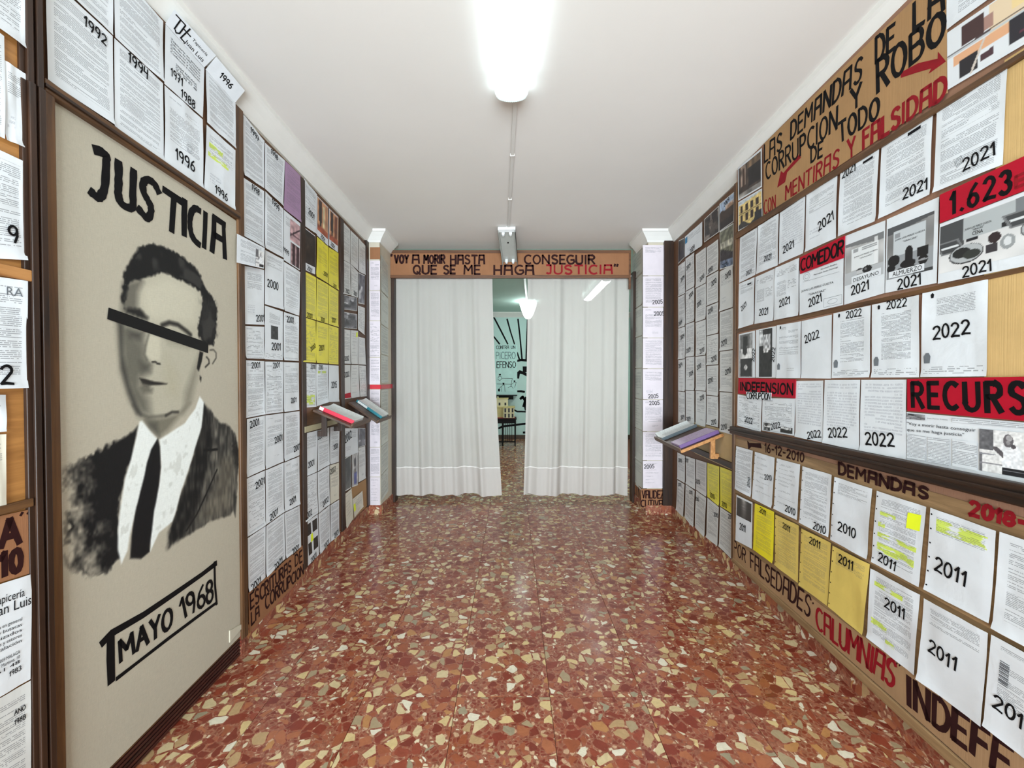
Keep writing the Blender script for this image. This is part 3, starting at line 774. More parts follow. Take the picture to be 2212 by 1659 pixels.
# little pictures painted into colour attributes
def vnoise(U, V, sx, sy, seed):
    r_ = np.random.RandomState(seed); g = r_.rand(64, 64); x = (U*sx) % 63; y = (V*sy) % 63
    xi = np.floor(x).astype(int); yi = np.floor(y).astype(int); fx = x-xi; fy = y-yi; fx = fx*fx*(3-2*fx); fy = fy*fy*(3-2*fy)
    return (g[yi, xi]*(1-fx)+g[yi, xi+1]*fx)*(1-fy)+(g[yi+1, xi]*(1-fx)+g[yi+1, xi+1]*fx)*fy
def put(C_, m, col): m = np.clip(m, 0, 1)[..., None]; return C_*(1-m)+np.array(col, float)*m
def box_(U, V, a, b, c_, d): return ((U > a) & (U < c_) & (V > b) & (V < d)).astype(float)
def ell(U, V, cx_, cy_, rx, ry): return ((U-cx_)**2/rx**2+(V-cy_)**2/ry**2 < 1).astype(float)
def pic(pal, seed, rects=10, blur=3):
    def fn(U, V):
        r_ = np.random.RandomState(seed); C_ = np.zeros(U.shape+(3,)); n = vnoise(U, V, blur, blur*1.3, seed)
        a, b = np.array(pal[0], float), np.array(pal[1], float); C_ = a+(b-a)*n[..., None]
        for i in range(rects):
            x, y, w_, h_ = r_.rand()*.9, r_.rand()*.9, .05+r_.rand()*.35, .05+r_.rand()*.4; sh = (r_.rand()-.5)*.6
            C_ = put(C_, box_(U, V+sh*(U-x), x, y, x+w_, y+h_)*.85, pal[r_.randint(len(pal))])
        return C_*(0.8+.4*vnoise(U, V, 22, 22, seed+1))[..., None]
    return fn
def house_pic(U, V):
    C_ = np.ones(U.shape+(3,))*np.array([222., 196, 128]); C_ = put(C_, (V > .86+.1*U).astype(float), (196, 206, 214))
    for i in range(4):
        for j in range(2): C_ = put(C_, box_(U, V, .08+.23*i, .22+.36*j, .2+.23*i, .48+.34*j), (52, 38, 34))
    C_ = put(C_, (abs(V-.52) < .018).astype(float), (90, 70, 60)); C_ = put(C_, (V < .15+.1*np.sin(9*U)).astype(float), (60, 58, 60))
    C_ = put(C_, ((U > .72) & (V < .35)).astype(float), (44, 46, 50)); return C_*(.85+.3*vnoise(U, V, 18, 18, 3))[..., None]
def street_pic(U, V):
    C_ = np.ones(U.shape+(3,))*np.array([70., 58, 52]); n = vnoise(U, V, 9, 5, 8)
    C_ = put(C_, box_(U, V, .1, .35, .34, .98), (150, 130, 116)); C_ = put(C_, box_(U, V, .2, .3, .28, .9), (92, 60, 46)); C_ = put(C_, box_(U, V, .45, .2, .98, .78), (34, 30, 32))
    C_ = put(C_, box_(U, V, .4, .78, 1, 1), (118, 96, 74)); C_ = put(C_, (V < .14).astype(float), (140, 136, 132)); return C_*(.6+.8*n)[..., None]
def xray_pic(U, V):
    n = .25+.9*np.exp(-((U-.5)/.16)**2)*(V*.8+.2)*(.7+.6*vnoise(U, V, 3, 14, 4)); return np.stack([30+150*n*.8]*3, -1)*np.array([1., .98, .96])
def seated_pic(U, V):
    C_ = np.ones(U.shape+(3,))*150.; C_ = put(C_, box_(U, V, .1, .55, .8, 1), (96, 96, 96)); C_ = put(C_, box_(U, V, .3, .72, .62, .95), (30, 30, 30))
    C_ = put(C_, box_(U, V, .1, .42, .95, .66), (225, 225, 225)); C_ = put(C_, ell(U, V, .42, .62, .18, .12), (40, 40, 40)); C_ = put(C_, box_(U, V, .1, .0, .95, .42), (34, 34, 36))
    C_ = put(C_, ell(U, V, .5, .22, .13, .06), (190, 190, 190)); return C_*(.8+.4*vnoise(U, V, 14, 20, 5))[..., None]
def desk_pic(U, V):
    C_ = np.ones(U.shape+(3,))*34.; C_ = put(C_, box_(U, V, .32, .55, .86, .88), (186, 188, 190)); C_ = put(C_, box_(U, V, .36, .5, .7, .62), (205, 205, 205))
    C_ = put(C_, box_(U, V, 0, .66, .28, 1), (225, 228, 230)); return C_*(.6+.8*vnoise(U, V, 12, 16, 9))[..., None]
def breakfast_pic(U, V):
    C_ = np.ones(U.shape+(3,))*(150.+60*vnoise(U, V, 3, 3, 3))[..., None]; C_ = put(C_, (V < .30).astype(float)*.9, (186, 190, 194))
    C_ = put(C_, (V > .93-.1*U).astype(float), (120, 122, 124)); C_ = put(C_, box_(U, V, .18, .30, .88, .84), (226, 230, 232)); C_ = put(C_, box_(U, V, .78, .3, .86, .95)*.8, (236, 238, 240))
    C_ = put(C_, box_(U, V, .22, .74, .36, .82)*.7, (130, 132, 136))
    for v0 in (.78, .74): C_ = put(C_, box_(U, V, .45, v0, .84, v0+.02)*.7, (120, 122, 126))
    C_ = put(C_, ell(U, V, .40, .28, .085, .04), (60, 60, 62)); C_ = put(C_, box_(U, V, .32, .15, .48, .28), (196, 198, 200)); C_ = put(C_, box_(U, V, .32, .15, .48, .19), (150, 152, 155))
    C_ = put(C_, ell(U, V, .60, .24, .12, .09), (30, 30, 32)); C_ = put(C_, ell(U, V, .56, .26, .03, .03), (110, 112, 114)); return C_
def lunch_pic(U, V):
    C_ = np.ones(U.shape+(3,))*(110.+50*vnoise(U, V, 3, 3, 6))[..., None]; C_ = put(C_, (V < .42).astype(float), (150, 154, 158))
    C_ = put(C_, (V > .95-.1*(1-U)).astype(float), (80, 82, 85)); C_ = put(C_, box_(U, V, .14, .42, .84, .9), (196, 202, 206))
    C_ = put(C_, box_(U, V, .18, .76, .3, .84)*.6, (110, 112, 116))
    D = (26, 26, 28)
    C_ = put(C_, ell(U, V, .16, .34, .14, .11), D); C_ = put(C_, ell(U, V, .1, .2, .1, .07), D); C_ = put(C_, box_(U, V, .42, .2, .58, .48), D); C_ = put(C_, ell(U, V, .5, .48, .07, .06), D)
    C_ = put(C_, ell(U, V, .48, .22, .17, .08), D); C_ = put(C_, box_(U, V, .68, .3, .9, .46), D); C_ = put(C_, ell(U, V, .8, .22, .1, .09), D); C_ = put(C_, ell(U, V, .8, .22, .1, .02), (150, 152, 155))
    for x in (.3, .45, .6): C_ = put(C_, ell(U, V, x, .1, .075, .07), (40, 40, 42))
    C_ = put(C_, ((V < .06) & (U > .6)).astype(float), (60, 62, 64)); return C_
def dinner_pic(U, V):
    C_ = np.ones(U.shape+(3,))*(205.+30*vnoise(U, V, 4, 4, 6))[..., None]; C_ = put(C_, ((U < .22) & (V > .42+.3*U)).astype(float), (70, 72, 74)); C_ = put(C_, box_(U, V, .21, .56, .62, 1), (176, 182, 184))
    C_ = put(C_, box_(U, V, .24, .5, .34, .57), (34, 34, 38)); C_ = put(C_, box_(U, V, .52, .58, .62, .66), (34, 34, 38)); C_ = put(C_, ((U > .62) & (V > .62)).astype(float), (120, 124, 128))
    def tray(C_, x, y, s):
        Uo = U+.25*(V-y); C_ = put(C_, box_(Uo, V, x-.12*s, y+.08, x+.1*s, y+.36), (120, 122, 124)); C_ = put(C_, box_(Uo, V, x-.10*s, y+.11, x+.08*s, y+.33), (66, 68, 70)); C_ = put(C_, (box_(Uo, V, x-.09*s, y+.2, x+.07*s, y+.245)), (220, 224, 226))
        C_ = put(C_, ell(U, V, x+.08, y, .15*s, .19), (60, 60, 62)); C_ = put(C_, ell(U, V, x+.08, y+.01, .14*s, .175), (176, 180, 182)); C_ = put(C_, ell(U, V, x+.04, y+.04, .08*s, .1), (36, 38, 38)); C_ = put(C_, ell(U, V, x+.13, y-.03, .075*s, .09), (50, 54, 50)); return C_
    C_ = tray(C_, .16, .28, 1); C_ = tray(C_, .74, .42, 1.1)
    C_ = put(C_, ell(U, V, .47, .44, .05, .1), (50, 38, 40)); C_ = put(C_, box_(U, V, .4, .18, .5, .34), (58, 54, 58)); C_ = put(C_, ell(U, V, .57, .3, .055, .13), (150, 154, 156)); C_ = put(C_, ell(U, V, .57, .31, .03, .08), (215, 218, 220)); return C_
def reader_pic(U, V):
    C_ = np.ones(U.shape+(3,))*(225.+15*vnoise(U, V, 4, 4, 2))[..., None]; C_ = put(C_, ((U < .30) & (V > .52)).astype(float), (120, 120, 124)); C_ = put(C_, ((U < .30) & (V > .52)).astype(float)*vnoise(U, V, 12, 12, 4)*.7, (60, 60, 64))
    C_ = put(C_, ((U < .06) & (V < .45)).astype(float), (110, 110, 114)); C_ = put(C_, ((abs(V-.42-.02*U) < .012) & (U < .36)).astype(float), (150, 152, 160)); C_ = put(C_, ((abs(V-.2-.02*U) < .015) & (U < .5)).astype(float), (140, 140, 146))
    sh = (abs(U-.66+.1*(V-.4)) < .2-.1*np.clip((V-.55)*3, 0, 1)) & (V < .68) & (V > .17); C_ = put(C_, sh.astype(float), (238, 240, 244)); C_ = put(C_, (np.abs(V-(.62-.9*(U-.30))) < .07).astype(float)*box_(U, V, .30, .16, .5, .62), (92, 88, 92))
    C_ = put(C_, ell(U, V, .60, .78, .10, .15), (104, 100, 104)); C_ = put(C_, ell(U, V, .62, .84, .06, .07), (168, 166, 168)); C_ = put(C_, ell(U, V, .60, .74, .04, .05), (150, 148, 150)); C_ = put(C_, ell(U, V, .70, .66, .05, .05), (84, 80, 84))
    C_ = put(C_, ((U > .48) & (V < .17)).astype(float), (36, 36, 40)); C_ = put(C_, ((abs(V-.1) < .01) & (U > .5)).astype(float), (120, 120, 126)); return C_*(.9+.2*vnoise(U, V, 25, 25, 7))[..., None]
def villa_pic(U, V):
    C_ = np.ones(U.shape+(3,))*np.array([222., 226, 230]); b_ = ((U > .38) & (V > .36)).astype(float); C_ = put(C_, b_, (226, 204, 172)); C_ = put(C_, box_(U, V, .14, .58, .34, .96), (64, 40, 40))
    C_ = put(C_, box_(U, V, .34, .6, .42, .86), (168, 130, 118)); C_ = put(C_, (abs(V-.52-.03*U) < .02).astype(float), (190, 196, 200)); C_ = put(C_, (abs(V-.56-.03*U) < .012).astype(float), (66, 50, 52))
    C_ = put(C_, box_(U, V, .06, .30, .62, .50), (222, 168, 128)); C_ = put(C_, box_(U, V, .12, .02, .28, .36), (30, 28, 34)); C_ = put(C_, box_(U, V, .30, .10, .42, .26), (70, 44, 52)); C_ = put(C_, box_(U, V, .30, .22, .38, .30), (225, 228, 232))
    C_ = put(C_, box_(U, V, .54, .08, .66, .52), (34, 32, 40)); C_ = put(C_, box_(U, V, .66, .3, .74, .56), (222, 194, 110)); C_ = put(C_, box_(U, V, .56, .66, .76, .94), (232, 206, 150)); C_ = put(C_, box_(U, V, .80, .30, .9, .48), (60, 44, 52))
    C_ = put(C_, box_(U, V, .80, .56, .94, .74), (128, 92, 90)); C_ = put(C_, (abs(V-.2-.1*(U-.6)) < .02).astype(float)*(U > .62), (92, 44, 60)); C_ = put(C_, (np.abs(U-.27-.25*(V-.2)) < .012).astype(float)*(V < .5), (206, 196, 186)); return C_
# ================================================================ RIGHT SIDE: the big notice board near the camera
PR = WR.off(0.045)      # face of the built-out board
NB = empty('notice_board', tuple(WR.at(R1(2.0), 0.1, 0.02)), label='large wooden notice board built out from the right wall, nearest the camera', category='notice board')
NO = tuple(NB.location)
sE = R1(2.78); sN = R1(0.9)
s587 = PR.px(1587, 900)[0]; sE = s587
zlip = PR.px(1700, 1205+.895*(1700-1583))[1]; ztop = 2.79
srect('backing_board', WR, sE, sN, zlip, 2.80, 0.043, CARD_GAP, NB, NO, bevel=0)
zd0 = PR.px(1700, 940+.2875*(1700-1586), .03)[1]
# face fields: cardboard above, wooden strip below the middle rail, dull cardboard at the foot
srect('edge_post', PR, sE-0.012, sE+0.018, zlip, PR.px(1594, 400)[1]+.02, 0.022, WOOD_MID_V, NB, NO, base=-0.01)
def rail(name, p0, p1, b0, b1, th, mat, plane=PR, base=0.0, bev=0.003):
    """rail whose face edges run through photo points: p0->p1 upper, b0->b1 lower, carried on to sN"""
    a0, z0 = plane.px(*p0, base+th); a1, z1 = plane.px(*p1, base+th); c0, y0 = plane.px(*b0, base+th); c1, y1 = plane.px(*b1, base+th)
    e = lambda a, A0, Z0, A1, Z1: Z0+(Z1-Z0)*(a-A0)/(A1-A0)
    P = []; s0 = sE
    for a in (s0, sN):
        for o in (base, base+th):
            P.append(plane.at(a, e(a, c0, y0, c1, y1), o)); P.append(plane.at(a, e(a, a0, z0, a1, z1), o))
    return MB().hexa(P).mk(name, mat, NB, NO, bev)
rail('upper_rail', (1594, 500), (2212, 107), (1594, 513), (2212, 121), 0.016, WOOD_MID_Y)
rail('thin_rail', (1595, 711), (2212, 576), (1596, 718), (2212, 587), 0.006, WOOD_MID_Y, bev=.001)
rail('middle_rail', (1584, 922), (2212, 1048), (1586, 939), (2212, 1098), 0.036, WOOD_DARK_Y, bev=.006)
rail('middle_rail_bead', (1586, 930), (2212, 1068), (1586, 934), (2212, 1080), 0.046, WOOD_DARK_Y, bev=.004)
rail('cross_batten', (1586, 1056), (2212, 1398), (1587, 1066), (2212, 1409), 0.0012, WOOD_STRIP, bev=0)
rail('foot_moulding', (1583, 1205), (2086, 1655), (1583, 1215), (2060, 1659), 0.012, WOOD_STRIP, bev=.003)
# surface fields in front of the backing
def field(name, pts, mat, base=0.0, th=0.0012):
    f = [PR.px(x, y, base+th) for x, y in pts]; TL, TR, BR, BL = f; P = []
    for (bt, tp) in ((BL, TL), (BR, TR)):
        for o in (base, base+th): P.append(PR.at(bt[0], bt[1], o)); P.append(PR.at(tp[0], tp[1], o))
    return MB().hexa(P).mk(name, mat, NB, NO)
field('cardboard_facing', [(1595, 716), (2330, 560), (2330, 1075), (1595, 925)], CARD_GAP)
field('tan_cardboard_facing', [(2126, 590), (2330, 545), (2330, 822), (2126, 822)], CARD_TAN, .0012)
field('tan_cardboard_facing', [(2170, 130), (2330, 30), (2330, 300), (2150, 372)], CARD_TAN, .0012)
field('wooden_facing', [(1587, 942), (2330, 1152), (2330, 1820), (1587, 1172)], WOOD_STRIP)
# signs on it
def sign(q4, mat, label, name='cardboard_sign', cat='sign', plane=PR, off=.0036, th=.0022, group=None):
    q = [plane.px(x, y, off+th) for x, y in q4]; TL, TR, BR, BL = q; P = []
    for (bt, tp) in ((BL, TL), (BR, TR)):
        for o in (off, off+th): P.append(plane.at(bt[0], bt[1], o)); P.append(plane.at(tp[0], tp[1], o))
    return MB().hexa(P).mk(name, mat, org=tuple(plane.at(*q[3], off)), label=label, category=cat, group=group)
z6 = lambda x, y: (1580+x/3.3185, y/3.3185)
Z6 = lambda *q: [z6(*p) for p in q]
o = sign([(1650.5, 310), (2044, -69), (2045.5, 201), (1648.7, 469)], CARD_UP, 'big cardboard sign with black and red capitals and two red arrows, under the ceiling')
oo = tuple(o.location); TO = .0064
for tx, q, wd, m in [
    ('LAS', ((236, 1040), (362, 950), (358, 1070), (236, 1165)), .020, INK), ('DEMANDAS', ((428, 880), (942, 400), (925, 575), (425, 1000)), .022, INK), ('DE', ((1035, 275), (1168, 175), (1165, 350), (1035, 450)), .024, INK),
    ('LA', ((1310, 20), (1512, -125), (1515, 70), (1310, 202)), .026, INK), ('CORRUPCION', ((245, 1178), (760, 765), (755, 925), (250, 1288)), .020, INK), ('Y', ((860, 645), (930, 592), (925, 740), (866, 800)), .022, INK),
    ('ROBO', ((1045, 435), (1528, 62), (1525, 270), (1050, 655)), .027, INK), ('DE', ((570, 1065), (655, 1012), (650, 1120), (570, 1165)), .020, INK), ('TODO', ((768, 885), (1058, 692), (1052, 840), (775, 1020)), .021, INK),
    ('CON', ((234, 1440), (315, 1400), (315, 1490), (234, 1538)), .015, INK_RED), ('MENTIRAS', ((388, 1335), (775, 1062), (765, 1190), (388, 1430)), .018, INK_RED), ('Y', ((835, 1005), (885, 978), (880, 1110), (842, 1140)), .018, INK_RED),
    ('FALSIDAD', ((945, 935), (1537, 535), (1532, 690), (945, 1065)), .022, INK_RED)]:
    write(PR, Z6(*q), tx, wd*.84, m, 'lettering', o, oo, TO)
polys(PR, [[(492, 1100), (498, 1130), (400, 1235), (385, 1305), (328, 1345), (355, 1225), (372, 1240)], ], INK_RED, 'arrow', o, oo, TO, z6)
polys(PR, [[(1212, 520), (1340, 452), (1478, 420), (1480, 370), (1538, 440), (1412, 530), (1432, 490), (1330, 520), (1215, 558)]], INK_RED, 'arrow', o, oo, TO, z6)
o = sign([(1728, 556), (1825, 508.6), (1822, 557), (1728, 592)], RED, 'red strip reading COMEDOR in black, above the thank-you sheet', 'paper_sign', off=.0085)
write(PR, [(1730, 562), (1823, 518), (1821, 548), (1730, 586)], 'COMEDOR', .014, INK, 'lettering', o, tuple(o.location), .0112, gap=.16)
o = sign([(2030, 421), (2330, 283), (2330, 366), (2030, 482)], RED, 'red strip reading 1.623 in black, cut by the right edge of the photo', 'paper_sign', off=.0085)
write(PR, Z6((1575, 1385), (2000, 1215), (2000, 1370), (1575, 1535)), '1.623', .016, INK, 'lettering', o, tuple(o.location), .0112, gap=.34)
write(PR, Z6((2040, 1265), (2180, 1205), (2180, 1285), (2040, 1345)), 'E.', .012, INK_RED, 'lettering', o, tuple(o.location), .0112)
z8 = lambda x, y: (1580+x/3.5, 640+y/3.5)
Z8 = lambda *q: [z8(*p) for p in q]
o = sign(Z8((54, 618), (487, 628), (482, 772), (50, 735)), RED, 'red strip reading INDEFENSION in black, left of the handwritten letters', 'paper_sign', off=.0085)
write(PR, Z8((68, 652), (465, 662), (462, 745), (68, 708)), 'INDEFENSION', .016, INK, 'lettering', o, tuple(o.location), .0112, gap=.2)
o = sign(Z8((112, 722), (300, 730), (298, 786), (112, 776)), paper(PAPC['w']), 'small white strip reading CORRUPCION under the red INDEFENSION strip', 'paper_sign', off=.0125)
write(PR, Z8((116, 728), (296, 735), (292, 782), (116, 774)), 'CORRUPCION', .009, INK, 'lettering', o, tuple(o.location), .0151, gap=.16)
o = sign([(1959.4, 818.6), (2330, 811), (2330, 920), (1959.8, 887.5)], RED, 'long red strip reading RECURS in large black capitals, cut by the right edge', 'paper_sign', off=.0085)
write(PR, Z8((1365, 660), (2215, 655), (2225, 885), (1370, 835)), 'RECURS', .021, INK, 'lettering', o, tuple(o.location), .0112, gap=.36)
z9 = lambda x, y: (1580+x/3.5, 900+y/3.5)
Z9 = lambda *q: [z9(*p) for p in q]
# lettering brushed on the wooden facing of the board
write(PR, Z9((252, 200), (550, 280), (545, 345), (252, 265)), '16-12-2010', .012, INK_BR, 'lettering', NB, NO, .0022)
write(PR, Z9((812, 350), (1490, 545), (1478, 622), (812, 432)), 'DEMANDAS', .017, INK_BR, 'lettering', NB, NO, .0022)
write(PR, Z9((1812, 640), (2240, 765), (2225, 850), (1802, 745)), '2018-', .017, INK_RED, 'lettering', NB, NO, .0022, label='red brushed date on the wooden facing')
polys(PR, [[(118, 178), (135, 198), (222, 202), (228, 240), (150, 228), (128, 250)]], INK_BR, 'arrow', NB, NO, .0022, z9)
z2 = lambda x, y: (1580+x/3.3244, 1160+y/3.3244)
Z2 = lambda *q: [z2(*p) for p in q]
o = sign([(1584, 1166), (2300, 1697), (2280, 1818), (1583, 1203)], CARD_LOW, 'cardboard strip along the foot of the right board reading POR FALSEDADES, CALUMNIAS, INDEFE', off=.0016)
oo = tuple(o.location); TO = .0044
write(PR, Z2((18, 25), (104, 95), (100, 180), (18, 115)), 'POR', .014, INK_BR, 'lettering', o, oo, TO)
write(PR, Z2((135, 112), (575, 432), (558, 572), (138, 218)), 'FALSEDADES', .017, INK_BR, 'lettering', o, oo, TO, gap=.2)
write(PR, Z2((608, 505), (1190, 912), (1160, 1085), (612, 655)), 'CALUMNIAS', .019, INK_RED, 'lettering', o, oo, TO, gap=.18, label='word in red')
write(PR, Z2((580, 470), (600, 482), (600, 525), (585, 515)), "'", .010, INK_BR, 'quotation_mark', o, oo, TO)
write(PR, Z2((1185, 905), (1212, 920), (1205, 965), (1180, 950)), '"', .006, INK_BR, 'quotation_mark', o, oo, TO)
write(PR, Z2((1270, 1010), (2010, 1520), (1975, 1740), (1272, 1205)), 'INDEFE', .026, INK_BR, 'lettering', o, oo, TO, gap=.26)

GU = 'papers on the upper half of the right notice board'; GLo = 'papers on the lower half of the right notice board'
def R(q, col='w', kind='full', year=None, label='', g=GU, **kw): return sheet(PR, q, col, kind, year, label, g, **kw)
# --- row under the big sign
R([(1598.5, 514), (1636, 491), (1633, 594), (1597, 611)], kind='dense', year=('2021', .6, .13, .03, 0), label='typed sheet dated 2021 at its foot, under the photo of the yellow house')
R([(1638.6, 488.6), (1683, 461), (1680.6, 573), (1634, 593)], kind='full', year=('2021', .55, .24, .035, 0), label='typed sheet dated 2021 near its foot, second from the left under the big sign')
R([(1685, 460), (1740, 423), (1736.6, 547), (1683, 571)], kind='hand', year=('2021', .4, .25, .045, 5), label='faintly handwritten sheet dated 2021, third from the left under the big sign')
R([(1742.7, 420), (1809.6, 378), (1806, 514), (1740, 545)], kind='note', year=('2021', .68, .36, .05, 12), label='sheet with short paragraphs and 2021 at its right, above the COMEDOR strip')
TAGB = lambda u0, v0, u1, v1: ('poly', 'black_mark', [[(u0, v0), (u1, v0), (u1, v1), (u0, v1)]], PRINTK)
R([(1815.6, 373.6), (1900, 319), (1892.5, 478), (1811, 511)], kind='full', year=('2021', .26, .94, .038, 0), extra=[TAGB(.62, .91, .86, .945)], label='typed sheet with 2021 at its head and a black tag, above the breakfast picture')
R([(1905, 316), (2016, 245.6), (2009.5, 420), (1899, 473)], kind='full', year=('2021', .74, .16, .045, 0), extra=[TAGB(.55, .91, .8, .95)], label='typed sheet with a black tag and 2021 low at its right, above the lunch picture')
STAMP = ('line', 'round_stamp', [[(.33, .26), (.42, .30), (.46, .22), (.37, .18), (.33, .26)], [(.36, .25), (.41, .27), (.43, .22), (.38, .20), (.36, .25)]], .0012, PRINTG)
R([(2025, 238), (2178, 137), (2166, 355.5), (2017, 417)], kind='dense', year=('2021', .68, .19, .045, 6), extra=[STAMP], label='large-looking typed sheet with a faint stamp and 2021, rightmost under the big sign')
# --- second row
R([(1597, 613), (1631, 598.6), (1628.6, 700), (1595.7, 710)], kind='short', year=('2021', .35, .46, .035, 20), extra=[TAGB(.55, .89, .8, .92)], label='nearly empty sheet with a slanting 2021, leftmost in the row of the COMEDOR strip')
R([(1632, 598.6), (1674, 580), (1671, 693), (1630, 700)], kind='topform', year=('2021', .5, .22, .045, 0), label='printed form with 2021 below, second in the row of the COMEDOR strip')
R([(1675.7, 578.6), (1727, 557), (1725.7, 681.4), (1672, 692)], kind='topform', year=('2021', .45, .30, .045, 5), label='printed form dated 2021 immediately left of the COMEDOR strip')
R([(1728, 585), (1823.4, 552), (1822, 658.6), (1727, 681)], kind=None, year=('2021', .40, .24, .045, 8), off=.005, flat=True,
  extra=[('font', 'JUAN LUIS PEREZ CUESTA', .06, .50, .80, .010, PRINTK), ('font', '"GRACIAS"', .24, .38, .64, .010, PRINTK), ('font', 'Asociación Benéfica', .52, .86, .88, .007, PRINTK), ('font', 'Parroquia Santo Domingo', .36, .79, .9, .007, PRINTK),
         ('line', 'ruled_line', [[(.1, .72), (.92, .70)]], .001, PRINTG), ('line', 'round_emblem', [arc(.18, .82, .08, .09, 0, 360, 14), arc(.18, .82, .045, .05, 0, 360, 10)], .0012, PRINTG), ('line', 'printed_box', [[(.6, .04), (.97, .04), (.97, .22), (.6, .22), (.6, .04)], arc(.78, .13, .1, .05, 0, 360, 12)], .0012, PRINTG)],
  label='thank-you sheet printed JUAN LUIS PEREZ CUESTA GRACIAS, under the COMEDOR strip')
R([(1825.7, 510), (1912.9, 475.7), (1911, 633), (1823.4, 658.6)], kind=None, year=('2021', .42, .18, .045, 3), flat=True,
  extra=[('photo', .02, .27, .97, .86, breakfast_pic, 60, 70), ('poly', 'caption_strip', [[(.20, .27), (.92, .27), (.92, .37), (.20, .37)]], paper(PAPC['w'])), ('font', 'DESAYUNO', .25, .285, .87, .016, PRINTK), ('font', 'JUAN LUIS PEREZ CUESTA', .26, .63, .84, .005, PRINTK), ('font', '"GRACIAS"', .4, .59, .72, .005, PRINTK)],
  label='grey picture captioned DESAYUNO of a cup beside a notice, dated 2021')
R([(1915.7, 474), (2028.6, 425), (2023.4, 611.4), (1912, 633)], kind=None, year=('2021', .5, .085, .045, 3), flat=True,
  extra=[('photo', .03, .17, .93, .86, lunch_pic, 66, 80), ('poly', 'caption_strip', [[(.08, .185), (.78, .185), (.78, .27), (.08, .27)]], paper(PAPC['w'])), ('font', 'ALMUERZO', .16, .20, .74, .017, PRINTK), ('font', 'JUAN LUIS PEREZ CUESTA', .2, .66, .78, .006, PRINTK), ('font', '"GRACIAS"', .36, .61, .64, .006, PRINTK)],
  label='dark grey picture captioned ALMUERZO of food boxes, dated 2021 below')
R([(2030, 484), (2330, 368), (2330, 551), (2026, 613)], kind=None, year=('2021', .34, .11, .040, 3), flat=True,
  extra=[('photo', .01, .16, .99, .94, dinner_pic, 110, 70), ('font', 'CENA', .30, .63, .385, .012, PRINTK), ('font', 'JUAN LUIS PEREZ CUESTA', .235, .74, .45, .006, PRINTK), ('font', '"GRACIAS"', .30, .70, .39, .006, PRINTK)],
  label='wide grey picture of open food trays marked CENA, under the red 1.623 strip')
# --- third row
R([(1596, 722), (1631, 714), (1631, 816), (1595, 816)], kind=None, year=('2022', .93, .48, .035, 80), extra=[('photo', .06, .02, .86, .97, seated_pic, 26, 48)], label='black and white photo of a seated person in white, above the INDEFENSION strip')
R([(1633, 713), (1677, 704), (1676, 816), (1632, 816)], kind=None, year=('2022', .88, .45, .035, 80), extra=[('photo', .18, .02, .82, .98, desk_pic, 26, 48)], label='dark photo of papers on a desk, between the seated-person photo and a court letter')
def seal(q): return [('poly', 'stamp_arch', [[(.06, .16), (.16, .16), (.17, .24), (.14, .28), (.09, .28), (.05, .24)]], PRINTG), ('poly', 'coat_of_arms', [[(.15, .92), (.19, .92), (.2, .96), (.17, .98), (.14, .96)]], PRINTK)]
R([(1678.6, 703), (1731.4, 694), (1730, 817), (1677, 817)], kind='letter', extra=seal(0), label='undated court letter with a small arched stamp, left of the blank 2022 sheet')
R([(1732, 693.7), (1797.7, 679.4), (1795.7, 817.7), (1731, 817)], kind=None, year=('2022', .37, .70, .045, 10), label='blank white sheet marked only 2022, in the middle row of the right board')
R([(1801.4, 677), (1882, 659.4), (1880, 815), (1797.7, 817)], kind='court', year=('2022', .58, .93, .036, 0), extra=seal(0), label='court page with 2022 at its head, right of the blank 2022 sheet')
R([(1885, 658.6), (1987, 637), (1986, 815), (1883.4, 815.7)], kind='court', year=('2022', .55, .945, .036, 0), extra=seal(0), label='court page with 2022 at its head, left of the sheet with the large central 2022')
R([(1994, 633.7), (2135.7, 602.9), (2133.4, 812.9), (1990, 814)], kind='courtshort', year=('2022', .48, .52, .052, 3), extra=seal(0), label='court page with a large 2022 in its centre, rightmost in the middle row')
# --- fourth row
R([(1594, 852), (1646, 861), (1645, 933), (1593, 918.6)], kind='form', year=('2022', .5, .25, .040, 0), label='form dated 2022 under the INDEFENSION strip, at its left')
R([(1647, 860), (1717.7, 861), (1715.7, 941.4), (1646, 930)], kind='form', year=('2022', .45, .2, .038, 15), extra=[('photo', .05, .02, .28, .26, seated_pic, 10, 10), ('photo', .6, .04, .95, .2, desk_pic, 12, 8), ('line', 'round_emblem', [arc(.84, .72, .08, .09, 0, 360, 12)], .0012, PRINTG)], label='form with two small photos and 2022, under the right end of the INDEFENSION strip')
R([(1719.4, 823), (1780, 822), (1777, 955.7), (1717.7, 943)], kind='hand', year=('2022', .72, .10, .04, 15), label='handwritten letter with a small slanting 2022, touching the red INDEFENSION strip')
R([(1782, 821), (1858.6, 820.6), (1856.6, 973), (1778.6, 956.6)], kind='hand', year=('2022', .42, .20, .050, 8), label='handwritten letter with 2022 at its foot, in the middle of three handwritten letters')
R([(1861, 820.6), (1958.6, 820), (1957.7, 993), (1857.7, 973)], kind='hand', year=('2022', .45, .20, .058, 6), label='handwritten letter with a large bold 2022, touching the newspaper page')
